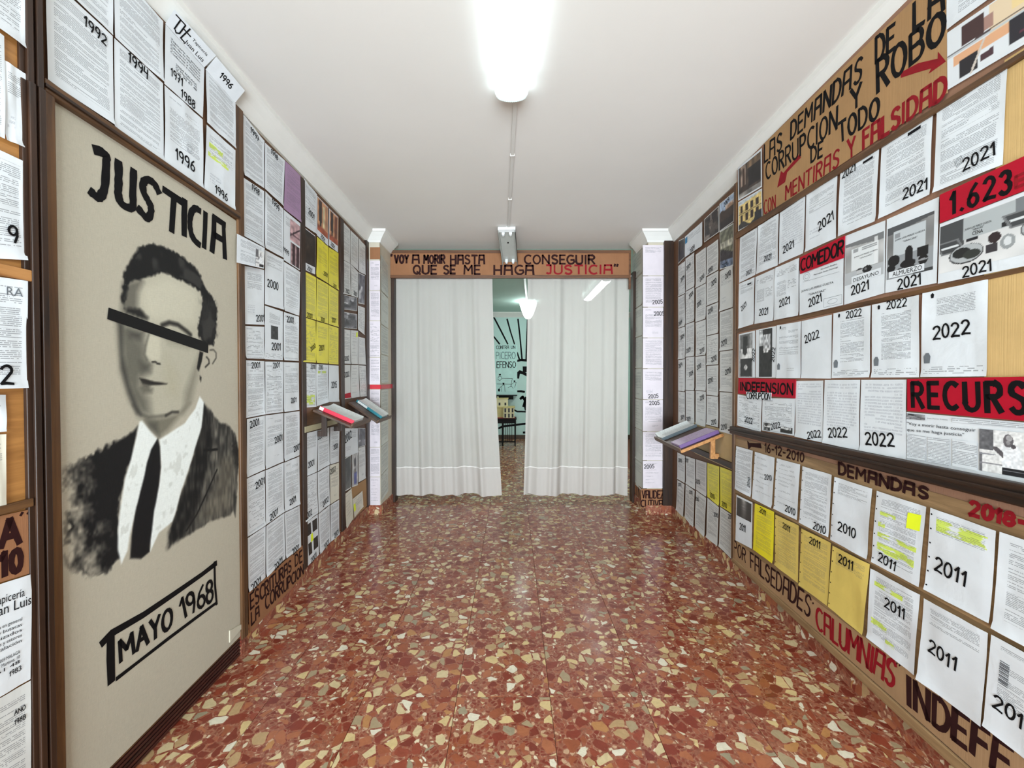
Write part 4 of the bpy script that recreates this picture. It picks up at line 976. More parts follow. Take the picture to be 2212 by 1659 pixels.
# newspaper page
zn = lambda x, y: (1920+x/7.575, 880+y/7.575)
o, at_, W_, H_ = sheet(PR, [(1958.6, 890), (2330, 923), (2330, 1072), (1957.7, 993)], 'w', None, parent=None if False else NB, porg=NO, name='newspaper_page', flat=True, off=.005, wave=.5)
o.parent = None; o.location = NO; o['label'] = 'newspaper page with a photo of a man at a desk, below the red RECURS strip'; o['category'] = 'newspaper page'; o['group'] = GU
def npx(x, y):
    a, z = PR.px(*zn(x, y), .006); return a, z
def nfont(tx, x0, y0, x1, y1, hpx, mt, nm='headline'):
    FV, FF, FW = font2d(tx); a0 = npx(x0, y0); a1 = npx(x1, y1); up = (npx(x0, y0-hpx)[1]-a0[1])/.7
    mk(nm, [tuple(PR.at(a0[0]+(a1[0]-a0[0])*u/FW, a0[1]+(a1[1]-a0[1])*u/FW+v*up, .0078)) for u, v in FV], FF, mt, o, NO)
HEADG = plain('newspaper_ink', c(26, 28, 38), .7, .15, .1)
nfont('"Voy a morir hasta conseguir', 305, 285, 1430, 400, 48, HEADG); nfont('que se me haga justicia"', 305, 385, 1240, 475, 46, HEADG)
nfont('Juan Perez Cuesta', 635, 186, 970, 212, 20, PRINTG, 'byline')
def nblock(x0, x1, yt0, yt1, yb0, yb1, m, nm='text_column', mat=None):
    q = [npx(x0, yt0), npx(x1, yt1), npx(x1, yb1), npx(x0, yb0)]; TL, TR, BR, BL = q
    return mk(nm, [tuple(PR.at(*p, .0076)) for p in (BL, BR, TR, TL)], [(0, 1, 2, 3)], mat or paper(PAPC['w'], None, 'typed', .34), o, NO, uv=[(0, 0), (abs(BR[0]-BL[0]), 0), (abs(BR[0]-BL[0]), abs(TL[1]-BL[1])), (0, abs(TL[1]-BL[1]))])
nblock(300, 610, 430, 480, 840, 890, 0); nblock(640, 1000, 480, 520, 900, 960, 0); nblock(1045, 1450, 520, 580, 960, 1040, 0); nblock(1040, 2260, 170, 270, 240, 345, 0)
def npic(x0, x1, ya, yb, yc, yd, fn, nx, ny):
    TL, TR, BR, BL = npx(x0, ya), npx(x1, yb), npx(x1, yd), npx(x0, yc); mp = quad_map([TL, TR, BR, BL]); U, Vv = np.meshgrid(np.linspace(0, 1, nx+1), np.linspace(0, 1, ny+1))
    V2 = [tuple(PR.at(*mp(a, b), .0078)) for a, b in zip(U.ravel(), Vv.ravel())]
    mk('printed_picture', V2, [(j*(nx+1)+i, j*(nx+1)+i+1, (j+1)*(nx+1)+i+1, (j+1)*(nx+1)+i) for j in range(ny) for i in range(nx)], PHOTO, o, NO, cols=lin(fn(U, Vv).reshape(-1, 3)), smooth=True)
npic(298, 600, 98, 125, 190, 215, pic([(90, 90, 94), (200, 200, 205), (50, 50, 54)], 5, 6), 20, 8); npic(1490, 2600, 350, 450, 1030, 1225, lambda U, V: reader_pic(U*1.3, V), 110, 70)
# --- pictures and papers right and left of the big sign
R([(1593.6, 363), (1645.7, 319.4), (1646, 403.7), (1594.5, 433.9)], kind=None, extra=[('photo', .04, .04, .96, .94, street_pic, 40, 40)], label='dark photo of a doorway on a street, upper one left of the big cardboard sign', name='photo_print', cat='photo print')
R([(1594.5, 437), (1646, 406.7), (1647, 471.5), (1594.5, 500)], kind=None, extra=[('photo', .03, .03, .98, .96, house_pic, 40, 36)], label='photo of a yellow house with tall windows, lower one left of the big cardboard sign', name='photo_print', cat='photo print')
R([(2046, -70), (2290, -270), (2290, -112), (2046.4, 64.8)], kind='full', label='white sheet at the top edge of the photo, above the villa photo')
R([(2046, 71), (2330, -122), (2330, 26), (2047, 194.3)], kind=None, extra=[('photo', .0, .04, 1., .98, villa_pic, 90, 50)], label='colour photo of a pale villa with dark windows, right of the big cardboard sign', name='photo_print', cat='photo print')
# --- lower half
RL = lambda *a, **k: R(*a, g=GLo, **k)
RL([(1591, 963.4), (1627, 973.7), (1622, 1074), (1587, 1055.7)], kind='dense', year=('2010', .86, .3, .03, 80), label='densely typed sheet with 2010 written sideways, leftmost in the upper row of the lower half', holes=4)
RL([(1631, 975.7), (1673.7, 988.6), (1668, 1097.7), (1625, 1076.6)], kind='sparse', year=('2010', .75, .57, .035, 8), label='typed sheet with 2010 at its right side, below the brushed date 16-12-2010', holes=4)
RL([(1678, 990), (1728.6, 1003.4), (1722, 1123.4), (1672, 1098.6)], kind='sparse', year=('2010', .72, .12, .04, 0), label='loosely typed sheet with 2010 at its foot, right under the brushed date 16-12-2010', holes=6)
RL([(1734, 1007), (1797.7, 1025.7), (1790, 1160.6), (1727, 1128.6)], kind='full', year=('2010', .72, .08, .04, 0), label='fully typed sheet with 2010 at its foot, below the D of DEMANDAS', holes=6)
RL([(1803.7, 1030), (1885, 1055.7), (1874, 1208.6), (1794, 1165.7)], kind='short', year=('2010', .45, .28, .048, 0), label='mostly blank sheet with a bold 2010, under the word DEMANDAS', holes=6)
RL([(1894, 1060), (2001.4, 1094.9), (1985.7, 1268.6), (1883, 1214)], kind='full', year=('2011', .35, .12, .042, -4), hl=[(.12, .70, .45, .75), (.1, .54, .25, .6), (.1, .40, .9, .46), (.1, .2, .88, .32)], holes=6,
   extra=[('poly', 'fluorescent_note', [[(.68, .66), (.93, .68), (.93, .88), (.69, .86)]], NOTE)], label='typed sheet highlighted in green with a square fluorescent yellow note')
RL([(2011, 1096.6), (2153, 1147), (2138, 1346.5), (1998, 1272.8)], kind='short', year=('2011', .40, .36, .056, -3), hl=[(.12, .76, .9, .9)], holes=6, label='sheet with a highlighted paragraph at its top and a large 2011')
RL([(2161, 1148.6), (2370, 1218), (2352, 1472), (2145, 1357)], kind='full', label='typed sheet cut by the right edge of the photo, below the red date 2018')
RL([(1591, 1068.6), (1625.7, 1085.7), (1624, 1185.7), (1588.6, 1167)], kind=None, year=('2011', .45, .36, .05, 0, .8), extra=[('photo', .04, .56, .94, .96, xray_pic, 28, 28)], label='sheet with a dark blurred picture above 2011, beside the bright yellow sheet')
RL([(1631, 1087), (1673, 1105.7), (1670, 1217), (1627, 1187)], 'Y', 'full', ('2011', .45, .91, .036, -5), 'bright yellow typed sheet dated 2011 in the bottom row of the right board')
RL([(1675.7, 1111.4), (1727, 1135.7), (1724, 1260), (1674, 1220)], 'd', 'full', ('2011', .5, .86, .036, -3), 'dull yellow typed sheet dated 2011, beside the bright yellow one', holes=6)
RL([(1731.4, 1141.4), (1795.7, 1172.9), (1787.6, 1309), (1726, 1263.8)], 'd', 'full', ('2011', .5, .88, .040, -3), 'dull yellow typed sheet dated 2011, between two other dull yellow sheets', holes=6)
RL([(1798.6, 1178.6), (1878.6, 1218.6), (1865.8, 1372), (1790, 1310.4)], 'd', 'short', ('2011', .42, .86, .046, -2), 'dull yellow creased sheet with only a few lines under 2011', holes=6, wave=2)
RL([(1881, 1227.7), (1987.7, 1284.9), (1975.6, 1459.3), (1874, 1376.6)], kind='full', year=('2011', .56, .66, .046, -2), hl=[(.08, .26, .42, .34), (.1, .8, .7, .86), (.4, .12, .6, .17)], label='typed form lightly highlighted, with 2011, in the bottom row right of the yellow sheets')
RL([(1996.7, 1292.4), (2135, 1367.6), (2121.5, 1570.6), (1983, 1466.9)], kind='short', year=('2011', .38, .48, .052, -3), label='mostly blank sheet with a large 2011 in the bottom row', wave=1.5)
RL([(2142.6, 1370.6), (2360, 1488), (2340, 1741), (2125, 1567.6)], kind='letter', year=('2011', .3, .34, .05, -3), extra=[('poly', 'barcode', [[(.13+.0, v), (.24, v), (.24, v+.006), (.13, v+.006)] for v in [.56+.014*i+(.004 if i % 3 else 0) for i in range(17)]], PRINTK)], label='letter with an upright barcode and 2011, in the bottom right corner', wave=2)

# ================================================================ RIGHT SIDE: far part of the wall
WF = WR.off(0.012)
fb = srect('backing_board', WR, R1(YC)+.01, sE-.012, .10, 2.74, 0.010, plain('brown_hardboard_back', c(104, 72, 50), .6), label='brown board behind the papers on the far part of the right wall', category='backing board', bevel=0)
GF = 'papers on the far part of the right wall'
def Fq(q, col='g', kind='full', year=None, label='', **kw): return sheet(WF, q, col, kind, year, label, GF, wave=.8, **kw)
dark = [(30, 26, 28), (96, 84, 78), (54, 50, 56), (150, 140, 130)]
def ph(fn, n=30): return [('photo', .03, .03, .97, .97, fn, n, n)]
Fq([(1466, 520), (1477.5, 514), (1478.5, 556), (1465, 570)], 'g', None, label='small black photo in the far top corner of the right wall, by the wooden post', extra=ph(pic([(16, 14, 16), (60, 46, 44), (30, 26, 26)], 3, 5), 20), name='photo_print', cat='photo print')
Fq([(1479.7, 511.7), (1517.5, 478.5), (1517.5, 531), (1480, 556)], 'w', 'note', ('2009', .45, .15, .05, 10), 'white certificate with a blue corner and 2009, near the ceiling on the far right wall', extra=[('poly', 'blue_corner', [[(.02, .62), (.16, .64), (.16, .92), (.02, .9)]], plain('blue_print', c(40, 130, 180)))])
Fq([(1521, 474), (1553, 444), (1553.4, 501), (1521, 524)], 'g', None, label='dark photo of ruins near the ceiling, left of the mountain photo', extra=ph(pic(dark, 11, 12)), name='photo_print', cat='photo print')
def mount(U, V):
    C_ = np.ones(U.shape+(3,))*np.array([176., 196, 222]); C_ = put(C_, (V < .62+.12*U+.05*np.sin(11*U)).astype(float), (60, 46, 40)); C_ = put(C_, box_(U, V, .4, .62, 1, .78)*.7, (206, 170, 140)); C_ = put(C_, (V < .3).astype(float)*.7, (30, 28, 32)); return C_*(.85+.3*vnoise(U, V, 15, 15, 2))[..., None]
Fq([(1554, 440.7), (1587, 413), (1585, 478.5), (1554, 501)], 'g', None, ('2009', .5, .85, .035, 10), 'photo of a brown hillside under blue sky with 2009, under the cornice', extra=ph(mount), name='photo_print', cat='photo print')
def road(U, V):
    C_ = np.ones(U.shape+(3,))*np.array([120., 122, 104]); C_ = put(C_, box_(U, V, 0, .5, 1, .68), (188, 186, 170)); C_ = put(C_, (V < .5-.2*np.abs(U-.2)).astype(float), (46, 48, 54)); C_ = put(C_, (V < .17).astype(float), (120, 140, 168)); return C_*(.6+.7*vnoise(U, V, 9, 16, 6))[..., None]
Fq([(1554.8, 500), (1584.6, 481), (1584, 574.6), (1555, 582.7)], 'g', None, ('2009', .4, .08, .035, 8), 'tall photo of an overgrown road with 2009 at its foot, below the hillside photo', extra=ph(road), name='photo_print', cat='photo print')
cw = {1: (1465.3, 1480), 2: (1481.3, 1500), 3: (1503, 1525), 4: (1526.6, 1551.8), 5: (1555, 1583.5)}
def zof(x, y): return WF.px(x, y, .006)[1]
def pxy(x, z):
    # height on the wall -> photo row at column x
    lo, hi = -200.0, 1900.0
    for _ in range(30):
        m = (lo+hi)/2
        if WF.px(x, m, .006)[1] > z: lo = m
        else: hi = m
    return (lo+hi)/2
zA, zB = zof(1480, 563), zof(1480, 917)
ord_ = ['', 'first', 'second', 'third', 'fourth', 'fifth', 'sixth']
kinds = ['full', 'letter', 'dense', 'form', 'sparse', 'note', 'full', 'letter', 'form', 'full']
def farcol(ci, edges, nm, col='g'):
    x0, x1 = cw[ci]
    for r_ in range(len(edges)-1):
        zt, zb = edges[r_]-.003, edges[r_+1]+.003
        yr = ['2008', '2009', '2010'][(ci+1)//2] if ci < 5 else '2010'
        kd = kinds[(ci*3+r_*7) % 10]
        Fq([(x0, pxy(x0, zt)), (x1, pxy(x1, zt)), (x1, pxy(x1, zb)), (x0, pxy(x0, zb))], col, kd, (yr, .35+.3*((r_*5+ci) % 2), [.82, .2, .5, .14, .7][(r_+ci*2) % 5], .042, 12),
           f'grey-white sheet marked {yr}, {ord_[r_+1]} in {nm} above the pine shelf')
st = (zA-zB)/5
farcol(1, [zA-st*i for i in range(6)], 'the column beside the dark post')
farcol(2, [zA+.015-st*i for i in range(6)], 'the second column off the post')
z3 = zof(1503, 549.5); z3b = zof(1503, 917); farcol(3, [z3-(z3-z3b)/5*i for i in range(6)], 'the third column off the post')
z4 = zof(1552, 515.5); z4b = zof(1540, 921); farcol(4, [z4-(z4-z4b)/6*i for i in range(7)], 'the fourth column off the post')
farcol(5, [zof(1555, 586), zof(1555, 674), zof(1570, 757), zof(1570, 847), zof(1575, 938)], 'the column touching the notice board')
# below the shelf
GF2 = GF
tops = {1462.5: 978, 1480.5: 985, 1503: 991, 1527: 997, 1555: 1007, 1585: 1019.5}
b1 = {1462: 1034.5, 1480.5: 1044, 1502.7: 1057.6, 1527.8: 1073, 1553: 1093, 1583.7: 1110.7}
XS = [1462.5, 1480.8, 1503, 1527.5, 1555, 1585]; T1 = [977, 985, 992, 999.5, 1008, 1019]; B1 = [1034.5, 1044, 1057.6, 1073, 1093, 1110.7]; B2 = [1101, 1117, 1139, 1160, 1180, 1207]
for i in range(5):
    g = .8
    colr = ['g', 'g', 's', 'y', 'y'][i]
    Fq([(XS[i]+g, T1[i]), (XS[i+1]-g, T1[i+1]), (XS[i+1]-g-.5, B1[i+1]), (XS[i]+g, B1[i])], colr, 'full' if i > 1 else 'letter', ('2010', [.4, .1, .2, .45, .35][i], [.75, .85, .3, .14, .1][i], .04, 5),
       ['grey-white sheet marked 2010 below the shelf, next to the wooden post', 'grey-white sheet marked 2010 below the shelf, second from the wooden post', 'greyish typed sheet marked 2010, left of the two yellow sheets below the shelf', 'yellow typed sheet, the left one of two below the far right shelf', 'yellow typed sheet marked 2010, the right one of two below the far right shelf'][i])
    Fq([(XS[i]+g, B1[i]+2), (XS[i+1]-g-1, B1[i+1]+2.5), (XS[i+1]-g-4.5, B2[i+1]), (XS[i]+g-2.5, B2[i])], 'g', ['letter', 'form', 'full', 'full', 'dense'][i], ('2010', [.4, .6, .15, .8, .85][i], [.9, .88, .8, .75, .93][i], .035, 10),
       f'creased grey-white sheet just above the skirting, {ord_[i+1]} from the dark post on the right', )
# wooden field and frame behind the far shelf
srect('wooden_field', WF, WF.px(1500, 950)[0], sE-.02, zof(1540, 1000)+.01, zof(1540, 921)-.005, .003, plain('pale_wood_panel', c(196, 172, 128), .6), fb, tuple(fb.location), bevel=0)
srect('frame_rail', WF, WF.px(1464, 950)[0], sE-.012, zof(1584, 1014), zof(1584, 1014)+.045, .018, WOOD_DARK_Y, fb, tuple(fb.location))
srect('frame_rail', WF, sE-.055, sE-.014, zof(1584, 1014), zof(1584, 930), .016, WOOD_DARK_V, fb, tuple(fb.location))
# ================================================================ piers
GC = 'sheets glued round the two piers'
def pier(plane, x0, x1, ys, colr, lab, th=.0, kinds_=None, years=None, slope=(0, 0)):
    """ys in photo rows at x0; slope: extra rows at x1"""
    for i in range(len(ys)-1):
        f = (ys[i]-816)/816, (ys[i+1]-816)/816
        k0, k1 = 1+slope[0]*0, 1
        r = (x1, ys[i]+slope[0]*(ys[i]-816)), (x1, ys[i+1]+slope[0]*(ys[i+1]-816))
        yr = years[i] if years and i < len(years) else None
        sheet(plane, [(x0, ys[i]+.8), (r[0][0], r[0][1]+.8), (r[1][0], r[1][1]-.8), (x0, ys[i+1]-.8)], colr, (kinds_ or kinds)[i % len(kinds_ or kinds)], yr, lab % ord2[i], GC, wave=.6)
ord2 = ['topmost', 'second from the top', 'third from the top', 'fourth from the top', 'fifth from the top', 'sixth from the top', 'seventh from the top', 'eighth from the top', 'ninth from the top']
Y_ = lambda u, v: ('2005', u, v, .045, 3)
pier(FCOL, 1388.5, 1433.5, [528.5, 596, 663.5, 730, 796.5, 863, 932, 995, 1055], 'p', 'pinkish-white sheet on the front of the right pier, %s', years=[None, Y_(.7, .16), Y_(.78, .8), None, Y_(.5, .1), Y_(.55, .9), None, Y_(.3, .8)], kinds_=['short', 'full', 'letter', 'full', 'note', 'letter', 'full', 'sparse'])
pier(SR, 1365.5, 1387.5, [553, 610, 672, 733, 797, 859, 920, 985, 1040], 'G', 'greenish translucent sheet on the inner side of the right pier, %s', slope=(.10, 0), kinds_=['letter', 'sparse', 'note', 'hand', 'letter', 'sparse', 'hand', 'note'])
pier(FCOL, 798.5, 821, [562, 628, 693, 772, 831], 'p', 'narrow pinkish sheet on the left pier above the red tape, %s', kinds_=['letter', 'full', 'form', 'full'])
pier(FCOL, 799, 821, [841, 903, 966, 1030, 1093], 'p', 'narrow pinkish sheet on the left pier below the red tape, %s', kinds_=['full', 'letter', 'dense', 'sparse'])
pier(SL, 823, 838.5, [549, 628, 700, 765, 828], 'G', 'grey sheet inside the left pier above the red tape, %s', slope=(-.09, 0))
pier(SL, 823, 838.5, [842, 905, 965, 1028, 1084], 'G', 'grey sheet inside the left pier below the red tape, %s', slope=(-.09, 0))
# red tape round the left pier
za, zb = FCOL.px(800, 831)[1], FCOL.px(800, 840.5)[1]
b = MB().box((xl(YC)+.03, YC-.012, zb), (XLI+.012, YC-.009, za)).box((XLI+.009, YC-.012, zb), (XLI+.012, YD-.03, za))
b.mk('red_tape', plain('glossy_red_tape', c(206, 20, 44), .25, .5), label='band of glossy red tape round the left pier', category='tape')
# cardboard bits on the piers
sign([(799, 534), (821, 534), (821, 560), (799, 560)], CARD_HEAD, 'small blank piece of cardboard at the top of the left pier', plane=FCOL)
o = sign([(1385, 1056.5), (1434, 1056.5), (1434, 1098), (1385, 1098)], CARD_HEAD, 'cardboard at the foot of the right pier reading VALIDEZ, cut off at its edges', plane=FCOL, off=.004)
zv = lambda x, y: (780+x/3.16, 800+y/3.16)
write(FCOL, [zv(*p) for p in ((1918, 822), (2064, 822), (2064, 872), (1918, 872))], 'VALIDEZ', .015, INK_BR, 'lettering', o, tuple(o.location), .0066, gap=.18)
write(FCOL, [zv(*p) for p in ((1912, 886), (2058, 888), (2058, 935), (1912, 932))], 'CUTIVA', .015, INK_BR, 'lettering', o, tuple(o.location), .0066, gap=.2)
o = sign([(1364.5, 1036), (1387, 1055), (1387, 1096), (1364.5, 1072)], CARD_HEAD, 'cardboard on the inner side of the right pier, bearing dark strokes of letters', plane=SR, off=.004)
write(SR, [(1366, 1042), (1386, 1060), (1386, 1090), (1366, 1068)], 'SIN', .02, INK_BR, 'lettering', o, tuple(o.location), .0066)

# ================================================================ cardboard sign over the doorway
zh = lambda x, y: (780+x/3.16, 480+y/3.16)
PH = Plane((0, YD-.045, 0), (1, 0, 0), (0, -1, 0))
q = [PH.px(x, y) for x, y in ((840, 541), (1362, 541), (1362, 601), (840, 601))]
o = empty('cardboard_sign', tuple(PH.at(q[3][0], q[3][1])), label='long cardboard sign over the doorway, two painted lines beginning VOY A MORIR', category='sign'); oo = tuple(o.location)
srect('cardboard_face', PH, q[3][0], q[1][0], q[3][1]+.02, q[0][1]-.02, .014, CARD_HEAD, o, oo, base=-.012, bevel=0)
srect('upper_batten', PH, q[3][0], q[1][0], q[0][1]-.03, q[0][1], .032, WOOD_MID_X, o, oo, base=-.02)
srect('lower_batten', PH, q[3][0], q[1][0], q[3][1], q[3][1]+.034, .030, WOOD_MID_X, o, oo, base=-.02)
srect('end_batten', PH, q[3][0]-.004, q[3][0]+.018, q[3][1]-.0, q[0][1], .026, WOOD_MID_X, o, oo, base=-.02)
srect('end_batten', PH, q[1][0]-.018, q[1][0]+.004, q[3][1]-.12, q[0][1], .026, WOOD_MID_X, o, oo, base=-.02)
HQ = lambda x0, y0, x1, y1: [zh(x0, y0), zh(x1, y0), zh(x1, y1), zh(x0, y1)]
for tx, x0, y0, x1, y1, m in [("'", 204, 222, 216, 285, INK_BR), ('VOY', 230, 226, 322, 278, INK_BR), ('A', 352, 226, 396, 280, INK_BR), ('MORIR', 430, 226, 570, 280, INK_BR), ('HASTA', 612, 226, 842, 284, INK_BR), ('CONSEGUIR', 1117, 226, 1592, 284, INK_BR),
                              ('QUE', 357, 296, 514, 352, INK_BR), ('SE', 564, 296, 642, 352, INK_BR), ('ME', 705, 296, 812, 354, INK_BR), ('HAGA', 908, 296, 1178, 356, INK_BR), ('JUSTICIA', 1264, 294, 1712, 352, INK_RED), ('"', 1730, 290, 1752, 350, INK_BR)]:
    write(PH, HQ(x0, y0, x1, y1), tx, .027, m, 'lettering', o, oo, .0035)

# ================================================================ LEFT WALL, far part
BLf = WL.off(0.010)
lb = srect('backing_board', WL, L1(2.13), L1(YC)-.08, .11, 2.735, .008, plain('dark_brown_board', c(96, 66, 44), .6), label='dark brown board behind the papers on the far part of the left wall', category='backing board', bevel=0)
LO = tuple(lb.location)
GA, GB, GCc = 'papers of the near bay on the far left wall', 'papers of the middle bay on the far left wall', 'papers of the far bay on the far left wall'
def Lq(q, col='w', kind='full', year=None, label='', g=GA, **kw): return sheet(BLf, q, col, kind, year, label, g, wave=.9, **kw)
A1 = 'near left bay'
Lq([(525, 246.5), (570.4, 304.4), (570, 406.9), (525.8, 378)], 'w', 'dense', ('1997', .5, .88, .035, -8), f'densely typed sheet headed 1997 at the top left of the {A1}')
Lq([(572, 308), (615, 346.6), (611.4, 445.5), (572, 408)], 'w', 'dense', ('1998', .45, .93, .035, -8), 'densely typed sheet headed 1998 left of the purple sheet')
Lq([(616, 347), (652, 382.8), (649.5, 480.4), (612.5, 450)], 'v', 'full', None, 'purple typed sheet under the cornice on the left wall')
Lq([(526, 384), (570.4, 413), (570.4, 535), (526, 509)], 'w', 'dense', ('1998', .55, .93, .035, -8), f'typed sheet headed 1998, second from the top at the left of the {A1}')
Lq([(572.3, 413), (611.4, 451.5), (612, 557), (572, 535.5)], 'w', 'dense', ('1999', .55, .93, .038, -8), 'densely typed sheet headed 1999 left of the two small pink photos')
def pinkroom(U, V):
    C_ = np.ones(U.shape+(3,))*np.array([196., 160, 164]); C_ = put(C_, (np.abs(V-.5-.6*(U-.5)) < .05).astype(float), (60, 40, 50)); C_ = put(C_, (np.abs(V-.3) < .04).astype(float)*.8, (96, 66, 76)); return C_*(.8+.4*vnoise(U, V, 6, 6, 8))[..., None]
def columns(U, V):
    C_ = np.ones(U.shape+(3,))*np.array([58., 36, 44]); C_ = put(C_, (np.sin(U*14) > .6).astype(float)*.8, (200, 168, 170)); return C_*(.7+.5*vnoise(U, V, 6, 9, 8))[..., None]
Lq([(613, 453), (649, 482.8), (647.6, 584), (613, 561.5)], 'w', 'short', ('1999', .12, .2, .035, -5), 'sheet with two small pink photos at its right and 1999', extra=[('photo', .36, .5, .98, .93, pinkroom, 20, 24), ('photo', .4, .02, .98, .46, columns, 20, 24)])
Lq([(528, 574), (570, 583), (570, 702), (529, 700)], 'w', 'note', ('2001', .78, .12, .04, 5), 'pale printed form marked 2001 below the newspaper clipping', )
Lq([(572, 540), (612, 561), (611.5, 669), (571.5, 657)], 'w', 'short', ('2000', .4, .42, .05, 0), 'white sheet with a bold 2000 right of the newspaper clipping')
Lq([(613, 565), (649, 588), (645.5, 682), (612.5, 671)], 'w', 'full', None, 'undated typed sheet right of the bold 2000 sheet')
Lq([(529, 704), (570, 706), (571, 775), (530, 774)], 'w', 'form', None, f'undated form in the {A1}, left of the sheet with a small dark picture')
Lq([(572, 660), (611, 673), (611, 778), (572, 776)], 'w', 'courtshort', ('2001', .6, .26, .048, 2), 'sheet with a small dark picture in its centre and 2001', extra=[('photo', .32, .40, .72, .66, pic([(20, 20, 22), (70, 70, 74), (36, 36, 38)], 5, 4), 16, 16)])
Lq([(612.5, 674), (645, 684), (645, 780), (612, 778)], 'w', 'form', ('2001', .4, .88, .042, 4), 'white form headed 2001 right of the sheet with the small dark picture')
yb = [(776, 904), (779, 896), (780, 891), (782, 886.5)]
xs5 = [530, 571.5, 611.5, 646]
ln5 = ['form headed 2001, leftmost one in the fifth row of the near left bay', 'form headed 2001, middle one in the fifth row of the near left bay', 'letter with low 2001, right one in the fifth row of the near left bay']
for i in range(3):
    Lq([(xs5[i]+.6, yb[i][0]+2), (xs5[i+1]-.6, yb[i+1][0]+1.5), (xs5[i+1]-.6, yb[i+1][1]-1), (xs5[i]+1, yb[i][1]-1)], 'w', ['form', 'form', 'letter'][i], ('2001', [.5, .6, .62][i], [.92, .93, .22][i], .036, 3), 'white '+ln5[i])
B6 = [1032.6, 1014.6, 998, 984.4]; B7 = [1160.8, 1135, 1106.5, 1090]; B8 = [1280.5, 1248, 1207.5, 1182]
X6 = [532, 572.5, 612.5, 647]; X7 = [534, 573.5, 614, 648]; X8 = [536, 574, 616.5, 650.5]
T6 = [904, 896, 891, 886.5]
rown = ['sixth', 'seventh', 'lowest']
for r_, (XT, TT, XB, BB) in enumerate(((X6, T6, X6, B6), (X6, B6, X7, B7), (X7, B7, X8, B8))):
    for i in range(3):
        Lq([(XT[i]+.6, TT[i]+1.5), (XT[i+1]-.6, TT[i+1]+1.5), (XB[i+1]-.6, BB[i+1]-1), (XB[i]+.6, BB[i]-1)], 'w', [['full', 'letter', 'full'], ['form', 'full', 'letter'], ['dense', 'dense', 'dense']][r_][i], ('2001', [[.4, .7, .8], [.7, .4, .5], [.4, .6, .6]][r_][i], [[.9, .5, .2], [.82, .1, .15], [.04, .04, .04]][r_][i], .042, 6),
           f'white typed sheet marked 2001, {["left", "middle", "right"][i]} one in the {rown[r_]} row of the {A1}', )
o = sheet(BLf, [(511.6, 504.5), (571.9, 536), (570, 580.5), (511, 567)], 'w', 'full', None, 'newspaper clipping with a small photo, overlapping the wooden post on the left wall', None, off=.034, wave=.4, extra=[('photo', .66, .05, .98, .78, reader_pic, 14, 14)], name='newspaper_clipping', cat='newspaper clipping')
o = sign([(537, 1281), (653.6, 1178), (659, 1241), (538.8, 1368)], CARD_HEAD, 'cardboard sign low on the left wall reading ESCRITURAS DE LA CORRUPCION', plane=BLf, off=.004)
zq = lambda x, y: (480+x/5.53, 1160+y/5.53)
write(BLf, [zq(*p) for p in ((335, 690), (822, 275), (825, 400), (342, 862))], 'ESCRITURAS', .017, INK_BR, 'lettering', o, tuple(o.location), .0068, gap=.18)
write(BLf, [zq(*p) for p in ((870, 225), (952, 160), (955, 295), (872, 350))], 'DE', .017, INK_BR, 'lettering', o, tuple(o.location), .0068)
write(BLf, [zq(*p) for p in ((348, 905), (440, 822), (443, 945), (352, 1050))], 'LA', .017, INK_BR, 'lettering', o, tuple(o.location), .0068)
write(BLf, [zq(*p) for p in ((515, 700), (968, 330), (970, 440), (518, 865))], 'CORRUPCION', .017, INK_BR, 'lettering', o, tuple(o.location), .0068, gap=.18)
# middle bay
M1 = 'middle left bay'
LB = lambda *a, **k: Lq(*a, g=GB, **k)
def room_pic(s):
    def f(U, V):
        C_ = np.ones(U.shape+(3,))*np.array([206., 150, 110]); C_ = put(C_, box_(U, V, .1, .3, .45, 1), (60, 34, 26)); C_ = put(C_, box_(U, V, .2, .1, .36, .8), (30, 22, 22)); C_ = put(C_, box_(U, V, .5, .2, .7, .9) if s else box_(U, V, .6, .1, .9, .95), (226, 214, 170) if s else (120, 60, 34)); C_ = put(C_, (V < .18).astype(float), (176, 84, 52)); return C_*(.75+.4*vnoise(U, V, 7, 7, 8))[..., None]
    return f
LB([(656, 385), (684.5, 420), (683.7, 506), (655.5, 486)], 'w', 'full', ('2001', .55, .38, .045, -5), f'typed sheet marked 2001 at the top left of the {M1}')
LB([(685, 422.6), (709, 447.9), (708.6, 531), (684.5, 508)], 'w', None, ('2001', .5, .07, .035, -10), 'colour photo of a room with brown curtains and 2001, under the cornice', extra=[('photo', .03, .16, .97, .98, room_pic(1), 20, 30)], name='photo_print', cat='photo print')
LB([(711, 450), (731, 469.6), (730, 545.5), (710, 530)], 'w', None, ('2001', .4, .08, .035, -10), 'colour photo of an orange-brown room with 2001, at the top right of the middle bay', extra=[('photo', .05, .18, .97, .98, room_pic(0), 20, 30)], name='photo_print', cat='photo print')
LB([(656, 490), (681, 509.4), (681, 593), (655.5, 581.7)], 'w', None, ('2001', .5, .07, .035, -8), 'nearly black photo with a lit window, above the yellow sheets on the left', extra=[('photo', .02, .18, .98, .98, pic([(18, 14, 14), (60, 48, 40), (30, 24, 22)], 9, 4), 20, 26)], name='photo_print', cat='photo print')
LB([(684.5, 511), (708.6, 533), (708.6, 612), (683, 597)], 'y', 'letter', ('2001', .75, .2, .035, 0), 'yellow sheet right of the nearly black photo')
LB([(709.8, 534), (731, 547), (731, 627), (709.5, 613)], 'y', 'letter', ('2001', .6, .05, .03, 0), 'yellow sheet at the upper right of the block of yellow sheets')
LB([(655.5, 585), (682.5, 599.5), (682, 691.5), (653.8, 682.5)], 'y', 'dense', ('2001', .5, .06, .035, 0), 'yellow densely typed sheet at the left of the middle row of the yellow block')
